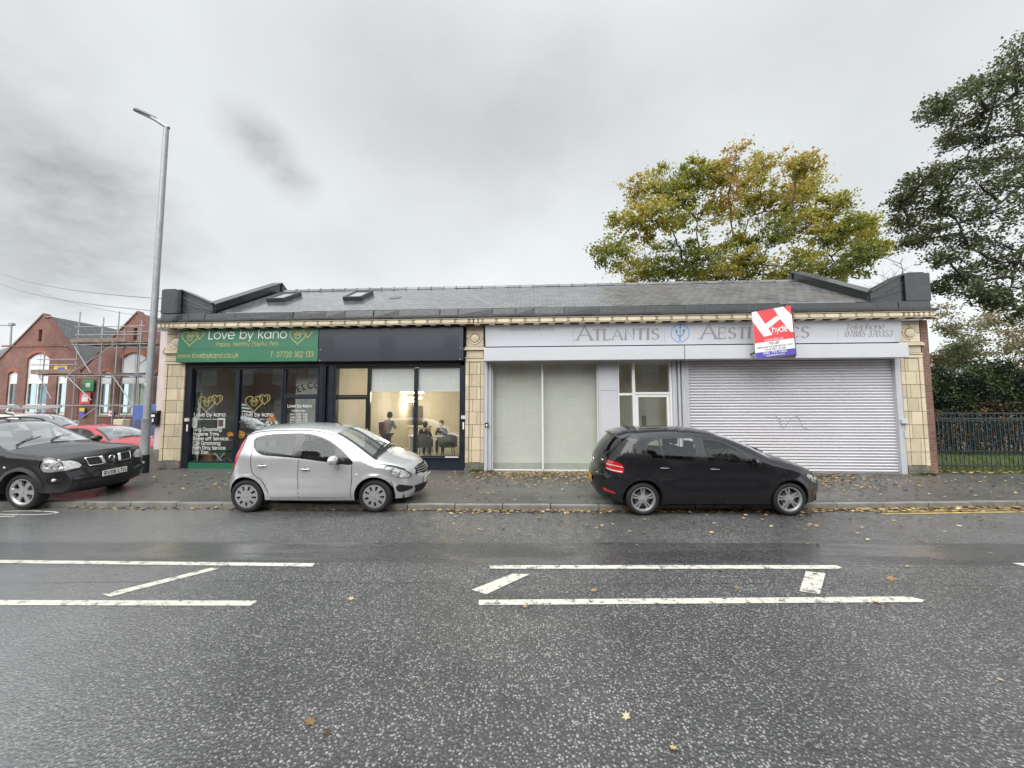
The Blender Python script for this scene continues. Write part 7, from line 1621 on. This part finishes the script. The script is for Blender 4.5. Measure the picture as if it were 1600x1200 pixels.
# ================================================================ HOUSES OPPOSITE (behind the photographer, seen in the glass and lacquer)
mat_hb = brick_mat('terrace brick', (.30, .12, .08), (.22, .09, .06), (.24, .20, .16))
mat_hr = M('terrace slate', (.07, .07, .08), .5)
hs = None
for i, x0 in enumerate((-42.8, -37.6, -32.4, -27.2, -22, -16.8, -11.6, -6.4, -1.2, 4.0, 9.2, 14.4, 19.6)):
    if hs is None:
        hs = thing('terraced_house', 'brick terraced house across the road, mirrored in the shop glass', 'house', (x0, -4.2, 0), 0, 'brick houses across the road')
        holes = [arch_pts(.7, 2.0, .9, 2.75, .22), [(3.4, .1), (4.4, .1), (4.4, 2.7), (3.4, 2.7)], arch_pts(.75, 1.95, 3.75, 5.3, .15), arch_pts(3.3, 4.4, 3.75, 5.3, .15)]
        outer = [(0, .0), (5.2, 0), (5.2, 6.0), (0, 6.0)]
        wh = wall_with_holes(outer, holes, 0, -.3, mat_hb, 'wall', hs)
        for (a, b, c, d) in ((.7, 2.0, .9, 2.75), (.75, 1.95, 3.75, 5.3), (3.3, 4.4, 3.75, 5.3)):
            m = MB(); frame_rect(m, a, b, c, d-.05, .08, -.12, -.2); m.box(a+.08, b-.08, -.12, -.2, (c+d)/2-.04, (c+d)/2+.04); w_ = m.build('window', mat_white, wh)
            m = MB(); m.box(a, b, -.22, -.24, c, d); m.build('pane', M('net curtain', (.35, .36, .36), .4, coat=1), w_); m = MB(); m.box(a-.15, b+.15, .06, -.1, c-.13, c-.004); m.box(a-.15, b+.15, .02, -.1, d+.01, d+.2); m.build('sill', mat_stone, w_)
        m = MB(); m.box(3.4, 4.4, -.15, -.2, .1, 2.2); m.box(3.45, 4.35, -.15, -.2, 2.25, 2.7); m.build('door', mat_white, wh)
        m = MB(); m.add([(0, .35, 5.95), (5.2, .35, 5.95), (5.2, -4, 8.4), (0, -4, 8.4), (0, -8.3, 5.9), (5.2, -8.3, 5.9)], [(0, 1, 2, 3), (3, 2, 5, 4)]); rf = m.build('roof', mat_hr, hs)
        m = MB(); m.box(4.5, 5.6, -4.4, -3.6, 7.8, 9.3); m.build('chimney', mat_hb, rf)
        m = MB(); m.box(0, 5.2, -8.0, -8.2, 0, 5.9); m.box(0, .05, -.3, -8, 0, 5.9); m.box(5.15, 5.2, -.3, -8, 0, 5.9); m.build('wall', mat_hb, hs)
        m = MB(); m.box(0, 5.2, .02, .2, 5.82, 5.94); m.build('gutter', mat_black, hs)
    else:
        o = dup(hs); o.location = (x0, -4.2, 0)
# ================================================================ TREES, HEDGE, RAILINGS
def at(px, py, Y):
    d = Fv + Rv*((px-800)/600) - Uv*((py-600)/600); t = Y/d.y; return CAMP+d*t
mat_bark = M('wet bark', (.055, .045, .038), .85, var=.35, vs=9, bump=.5)
def limb(m, a, b, r0, r1, R_, sag=.1, n=7):
    A, Bv = Vector(a), Vector(b); L = (Bv-A).length; P = []; off = Vector((R_.uniform(-1, 1), R_.uniform(-1, 1), R_.uniform(-.3, 1)))*L*sag
    for k in range(n+1):
        t = k/n; P.append(A.lerp(Bv, t)+off*math.sin(PI*t)+Vector((R_.gauss(0, 1), R_.gauss(0, 1), R_.gauss(0, 1)))*L*.012*(0 < k < n))
    m.tube(P, [r0+(r1-r0)*(k/n)**.8 for k in range(n+1)], 7 if r0 > .05 else 5, False); return P
class Leaves:
    def __init__(s): s.v = []; s.f = []; s.t = []
    def leaf(s, p, size, R_, tint, flat=.5, droop=0):
        a = R_.uniform(0, 2*PI); n = Vector((R_.gauss(0, 1), R_.gauss(0, 1), R_.gauss(0, 1)+flat*2)).normalized()
        u = Vector((math.cos(a), math.sin(a), -droop)); u = (u-n*u.dot(n)).normalized(); w = n.cross(u); o = len(s.v); L, W_ = size, size*.42
        s.v += [p-u*L*.5, p+w*W_-u*.08*L, p+u*L*.5, p-w*W_-u*.08*L] ; s.f.append((o, o+1, o+2, o+3)); s.t.append(min(1, max(0, tint+R_.gauss(0, .10))))
        if size > .05:      # side lobes
            s.v += [p+w*W_*1.5+u*L*.16, p-w*W_*1.5+u*L*.16]; s.f += [(o, o+1, o+4), (o, o+5, o+3)]; s.t += [s.t[-1]]*2
    def build(s, name, mat, parent=None):
        me = bpy.data.meshes.new(name); me.from_pydata([tuple(p) for p in s.v], [], s.f); me.materials.append(mat); at_ = me.attributes.new('tint', 'FLOAT', 'FACE'); at_.data.foreach_set('value', s.t)
        o = bpy.data.objects.new(name, me); COL.objects.link(o); o.parent = parent; return o
def tree(name, label, cat, base, fork, blobs, mat, trunk_r, seed, clumps, leaves, size, spray=1.0, flat=.5, droop=.0, tintf=None, group=None):
    R_ = random.Random(seed); root = thing(name, label, cat, base, 0, group); B0_ = Vector(base)
    m = MB(); limb(m, (0, 0, 0), Vector(fork)-B0_, trunk_r, trunk_r*.7, R_, .02, 8); m.tube([(0, 0, -.1), (0, 0, .25)], [trunk_r*1.35, trunk_r], 9); m.build('trunk', mat_bark, root, smooth=True)
    lm = MB(); lv = Leaves(); F_ = Vector(fork)-B0_; mains = []
    order = sorted(range(len(blobs)), key=lambda i: (Vector(blobs[i][0])-Vector(fork)).length)
    nodes = [F_]
    for i in order:
        c, r = Vector(blobs[i][0])-B0_, Vector(blobs[i][1]); 
        src = min(nodes, key=lambda q: (q-c).length+.35*(q-F_).length); d = (c-F_).length
        P = limb(lm, src, c, trunk_r*(.40 if src is F_ else .15), trunk_r*.06, R_, .07); nodes += P[2::2]
        bt = R_.uniform(-.12, .12)
        for _ in range(clumps):
            u = Vector((R_.gauss(0, 1), R_.gauss(0, 1), R_.gauss(0, 1))).normalized()*R_.uniform(.25, 1.08)**.6
            cc = c+Vector((u.x*r.x, u.y*r.y, u.z*r.z)); tw = (cc-c)
            if R_.random() < .8: limb(lm, c+tw*R_.uniform(0, .3), cc, trunk_r*.025+.006, .005, R_, .1, 3)
            cs = R_.uniform(.5, 1)*spray; ax = Vector((tw.x, tw.y, tw.z*.3-droop*.4)); ax = ax.normalized() if ax.length > .01 else Vector((1, 0, 0)); t0 = (tintf(cc+B0_) if tintf else .5)+bt+R_.gauss(0, .08)
            for _k in range(leaves):
                g = Vector((R_.gauss(0, .33), R_.gauss(0, .33), R_.gauss(0, .20)))*cs+ax*R_.uniform(-.35, .55)*cs; lv.leaf(cc+g, size*R_.uniform(.65, 1.25), R_, t0, flat, droop)
    lm.build('branches', mat_bark, root, smooth=True); lv.build('crown', mat, root); return root
mat_leafA = leaf_material('autumn leaves', [(0, (.09, .12, .025)), (.35, (.24, .26, .04)), (.6, (.44, .38, .065)), (.8, (.46, .30, .09)), (1, (.42, .22, .13))], .55, .42)
mat_leafB = leaf_material('dull green leaves', [(0, (.035, .052, .022)), (.5, (.085, .108, .042)), (1, (.18, .16, .065))], .45, .32)
mat_leafC = leaf_material('dark hedge leaves', [(0, (.012, .028, .014)), (.45, (.040, .070, .028)), (1, (.18, .24, .09))], .5, .2)
mat_leafD = leaf_material('thin autumn leaves', [(0, (.10, .12, .05)), (.5, (.24, .22, .11)), (1, (.40, .30, .17))], .6, .42)
rb = random.Random(31)
bl = []
for (px, py, r) in ((955, 396, 26), (985, 350, 32), (1000, 300, 28), (1035, 290, 34), (1085, 275, 34), (1115, 268, 26), (1150, 258, 32), (1195, 265, 30), (1248, 258, 24), (1262, 290, 24), (1230, 305, 30), (1300, 325, 24), (1335, 345, 24), (1362, 388, 22), (1335, 405, 30), (1290, 400, 32), (1250, 415, 30), (1040, 340, 40), (1010, 400, 38), (1060, 410, 38), (1105, 400, 36), (1090, 335, 38), (1140, 310, 36), (1180, 330, 34), (1215, 360, 28), (1265, 355, 28), (1150, 425, 26), (1150, 375, 24), (990, 425, 30), (1185, 300, 28), (1120, 440, 30), (1060, 300, 30), (1210, 430, 26), (1310, 425, 24), (1015, 345, 32), (1240, 330, 24), (1350, 365, 18), (1300, 370, 22), (1170, 405, 20), (1085, 430, 26), (1030, 425, 26)):
    Y = 23+rb.uniform(-2.6, 2.6); c = at(px, py, Y); k = r/600*Y; bl.append((c, (k*1.05, k*1.1, k*.85)))
fx_ = at(1130, 470, 23)
tree('maple_tree', 'large broad tree turning yellow and red behind the slate roof', 'tree', (fx_.x, 23, .1), (fx_.x, 23, 7.2), bl, mat_leafA, .38, 5, 32, 44, .145, .66, .3, .4, lambda p: .36+.03*(p.z-10)+.22*math.exp(-((p.x-11.6)**2/3.4+(p.z-16.6)**2/4.5))+.12*math.sin(p.x*1.3))
bl = []
for (px, py, rx, rz) in ((1590, 95, 30, 22), (1560, 120, 34, 16), (1520, 140, 34, 14), (1480, 165, 28, 11), (1460, 176, 14, 7), (1580, 150, 40, 20), (1540, 175, 30, 12), (1500, 200, 24, 9), (1590, 205, 34, 18), (1545, 215, 26, 10), (1490, 222, 18, 7), (1590, 245, 30, 14), (1550, 250, 30, 9), (1500, 262, 30, 8), (1450, 275, 26, 9), (1425, 295, 24, 9), (1408, 315, 14, 7), (1470, 300, 40, 12), (1530, 290, 44, 13), (1585, 290, 34, 16), (1440, 330, 34, 10), (1412, 350, 16, 8), (1490, 335, 36, 12), (1550, 335, 40, 15), (1450, 365, 30, 9), (1425, 380, 14, 6), (1500, 375, 34, 10), (1560, 380, 38, 14), (1480, 400, 26, 7), (1595, 410, 30, 16), (1545, 415, 30, 10), (1500, 435, 26, 8), (1470, 450, 18, 7), (1580, 450, 30, 12), (1530, 455, 26, 9), (1560, 470, 22, 8), (1590, 490, 20, 8), (1640, 130, 50, 40), (1650, 220, 50, 40), (1650, 320, 50, 40), (1650, 420, 50, 36), (1620, 60, 30, 24)):
    Y = 13.2+rb.uniform(-1.3, 1.3); c = at(px, py, Y); bl.append((c, (rx/600*Y*1.1, rx/600*Y*.9, rz/600*Y*1.5)))
tree('large_tree', 'tall dark leaved tree hanging in from the right edge above the railings', 'tree', (21.5, 13.8, .1), (21.0, 13.6, 7.5), bl, mat_leafB, .36, 9, 21, 36, .085, .46, .40, .5, lambda p: .50+.10*math.sin(p.z*1.7+p.x))
# hedge and thin bushes beyond the railings
def bushmass(name, lab, cat, x0, x1, y0, y1, z0, z1, n, size, mat, seed, tint, group=None, core=None, rag=.25):
    R_ = random.Random(seed); lv = Leaves()
    for _ in range(n):
        x = R_.uniform(x0, x1); top = z1+rag*math.sin(x*2.1+seed)+rag*.6*math.sin(x*5.3); y = R_.uniform(y0, y1); z = z0+(top-z0)*R_.random()**.8
        if R_.random() < .75: y = y0+abs(R_.gauss(0, .22))
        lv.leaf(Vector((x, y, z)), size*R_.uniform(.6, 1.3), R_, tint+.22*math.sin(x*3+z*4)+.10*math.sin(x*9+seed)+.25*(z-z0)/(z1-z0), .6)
    o = lv.build(name, mat); tag(o, lab, cat, group); return o
hd = bushmass('hedge', 'dense dark evergreen hedge beyond the railings', 'hedge', 14.2, 24, 15.6, 17.2, 1.75, 3.50, 30000, .085, mat_leafC, 2, .22, rag=.26)
m = MB(); rr_ = random.Random(6)
for k in range(60): x = 14.4+k*.16; m.tube([(x, 16.3, .1), (x+rr_.uniform(-.2, .2), 16.2+rr_.uniform(-.2, .2), 2.2), (x+rr_.uniform(-.3, .3), 16.2, 3.2)], [.035, .025, .01], 5)
m.build('stems', mat_bark, hd)
m = MB(); m.box(14.3, 24, 16.35, 16.9, 1.9, 3.2); m.build('inner_growth', mat_leafC, hd, bevel=.3)
R2 = random.Random(77)
bts = []
for i, (px, py, r, Y, lab) in enumerate(((1475, 540, 38, 19.5, 'thin pale bush tree nearest the brick corner beyond the hedge'), (1545, 520, 46, 20.5, 'airy brown green bush tree in the middle beyond the hedge'), (1600, 545, 40, 19, 'yellow green bush tree at the right edge beyond the hedge'), (1510, 575, 34, 18.6, 'low green bush tree just above the hedge'))):
    c = at(px, py, Y); bl = []
    for k in range(9): bl.append((c+Vector((R2.uniform(-1, 1), R2.uniform(-.6, .6), R2.uniform(-.9, .9)))*(r/600*Y*.9), (r/600*Y*.42,)*3))
    tree('bush_tree', lab, 'bush', (c.x, Y, .1), (c.x, Y, max(1.6, c.z-1.6)), bl, mat_leafD if i != 3 else mat_leafB, .09, 40+i, 16, 26, .10, .55, .3, .2, (lambda p: .55) if i else (lambda p: .3), 'thin bush trees beyond the hedge')
# bare saplings by the right pier
def sapling(name, lab, base, h, seed, lean, leaf=None, n=14):
    R_ = random.Random(seed); m = MB(); top = Vector(base)+Vector((lean, 0, h)); P = limb(m, base, top, .03, .008, R_, .04, 8)
    for k in range(n):
        q = P[3+k % 6]; d = Vector((R_.uniform(-1, 1), R_.uniform(-.5, .5), R_.uniform(.2, 1))).normalized()*R_.uniform(.3, 1.0); W_ = limb(m, q, q+d, .010, .004, R_, .1, 4)
        for _ in range(2): e = W_[2]+Vector((R_.uniform(-1, 1), R_.uniform(-.5, .5), R_.uniform(-.1, .8)))*.35; limb(m, W_[2], e, .006, .003, R_, .1, 3)
    o = m.build(name, M('pinkish bare twigs', (.16, .11, .10), .8), smooth=True); tag(o, lab, 'sapling', 'bare saplings behind the right parapet'); return o
a_ = at(1343, 447, 15.5); sapling('bare_sapling', 'bare pinkish sapling rising behind the dip of the right parapet', (a_.x, 15.5, 4.9), 2.0, 3, 1.2, n=22)
a_ = at(1407, 432, 12.5); sapling('bare_sapling', 'single thin bare stem rising behind the right corner pier', (a_.x, 12.5, 4.9), 1.75, 4, .1, n=5)
# grass and leaves behind the railings
R3 = random.Random(5); gr_ = Leaves()
for _ in range(9000):
    x, y = R3.uniform(10.68, 19), 11.15+R3.random()**1.5*4.5; h = R3.uniform(.05, .16); z = .19; a = R3.uniform(0, PI); w_ = Vector((math.cos(a), math.sin(a), 0))*.008; o = len(gr_.v); t = Vector((R3.gauss(0, .03), R3.gauss(0, .03), h))
    p = Vector((x, y, z)); gr_.v += [p-w_, p+w_, p+t]; gr_.f.append((o, o+1, o+2)); gr_.t.append(R3.random())
g_ = gr_.build('grass', leaf_material('verge grass', [(0, (.05, .09, .02)), (1, (.14, .21, .05))], .6, .2)); tag(g_, 'rough green grass behind the railings', None, kind='stuff')
# railings
mat_rail = M('dark green black railing paint', (.018, .026, .028), .4, var=.2)
rl_ = thing('railing_fence', 'dark bow topped vertical bar railings to the right of the building', 'fence', (0, 0, 0))
m = MB(); m.box(10.66, 17.3, 11.385, 11.415, 1.60, 1.64); m.box(10.66, 17.3, 11.385, 11.415, .30, .34); m.build('rail', mat_rail, rl_)
nb = 0
bm_ = MB(); bm_.tube([(0, 0, .18), (0, 0, 1.60)], .0085, 6)
b0 = bm_.build('bar', mat_rail, rl_); b0.location = (10.78, 11.40, 0)
for k in range(1, 56): o = b0.copy(); COL.objects.link(o); o.parent = rl_; o.location = (10.78+k*.115, 11.40, 0)
f2 = thing('railing_fence', 'second, farther railing fence behind the verge on the right', 'fence', (0, 0, 0))
m = MB(); m.box(14, 22, 15.0, 15.03, 1.72, 1.76); m.box(14, 22, 15.0, 15.03, 1.45, 1.48); m.box(14, 22, 15.0, 15.03, .35, .39); m.build('rail', mat_rail, f2)
mat_rail2 = M('teal grey bar paint', (.05, .085, .10), .5)
m = MB(); m.tube([(0, 0, .2), (0, 0, 1.75)], .011, 6); b1 = m.build('bar', mat_rail2, f2); b1.location = (14.3, 15.01, 0)
for k in range(1, 50): o = b1.copy(); COL.objects.link(o); o.parent = f2; o.location = (14.3+k*.15, 15.01, 0)
# shrubs under the hedge and the rear wall
bushmass('shrub', 'brown green undergrowth below the dark hedge behind the railings', 'shrub', 11.5, 24, 16.6, 17.6, .3, 2.2, 6000, .12, leaf_material('undergrowth', [(0, (.02, .02, .012)), (.6, (.05, .045, .02)), (1, (.16, .085, .03))], .6, .15), 3, .25, rag=.3)
bushmass('shrub', 'loose brown shrubs right behind the farther railings', 'shrub', 13.5, 24, 15.25, 15.8,   .15, 2.0, 11000, .085, bpy.data.materials['undergrowth'], 9, .35, rag=.25)
wl2 = MB(); wl2.box(11, 60, 26, 26.3, -.2, 2.6); tag(wl2.build('boundary_wall', mat_brick), 'dark brick boundary wall far behind the railings', 'wall')
def bg_car(lab, mp, x, y, rz):
    sp = dict(G); sp['parts'] = {k: (a, mp if b is mat_blackp else b, c) for k, (a, b, c) in G['parts'].items()}; sp['cabin'] = False
    r_ = thing('parked_car', lab, 'car'); c_ = Car(sp).build(r_); lamp_inside(c_, sp['feats'][6][1], circ=((3.04, .68, .05),)); r_.location = (x, y, .2); r_.rotation_euler = (0, 0, rz)
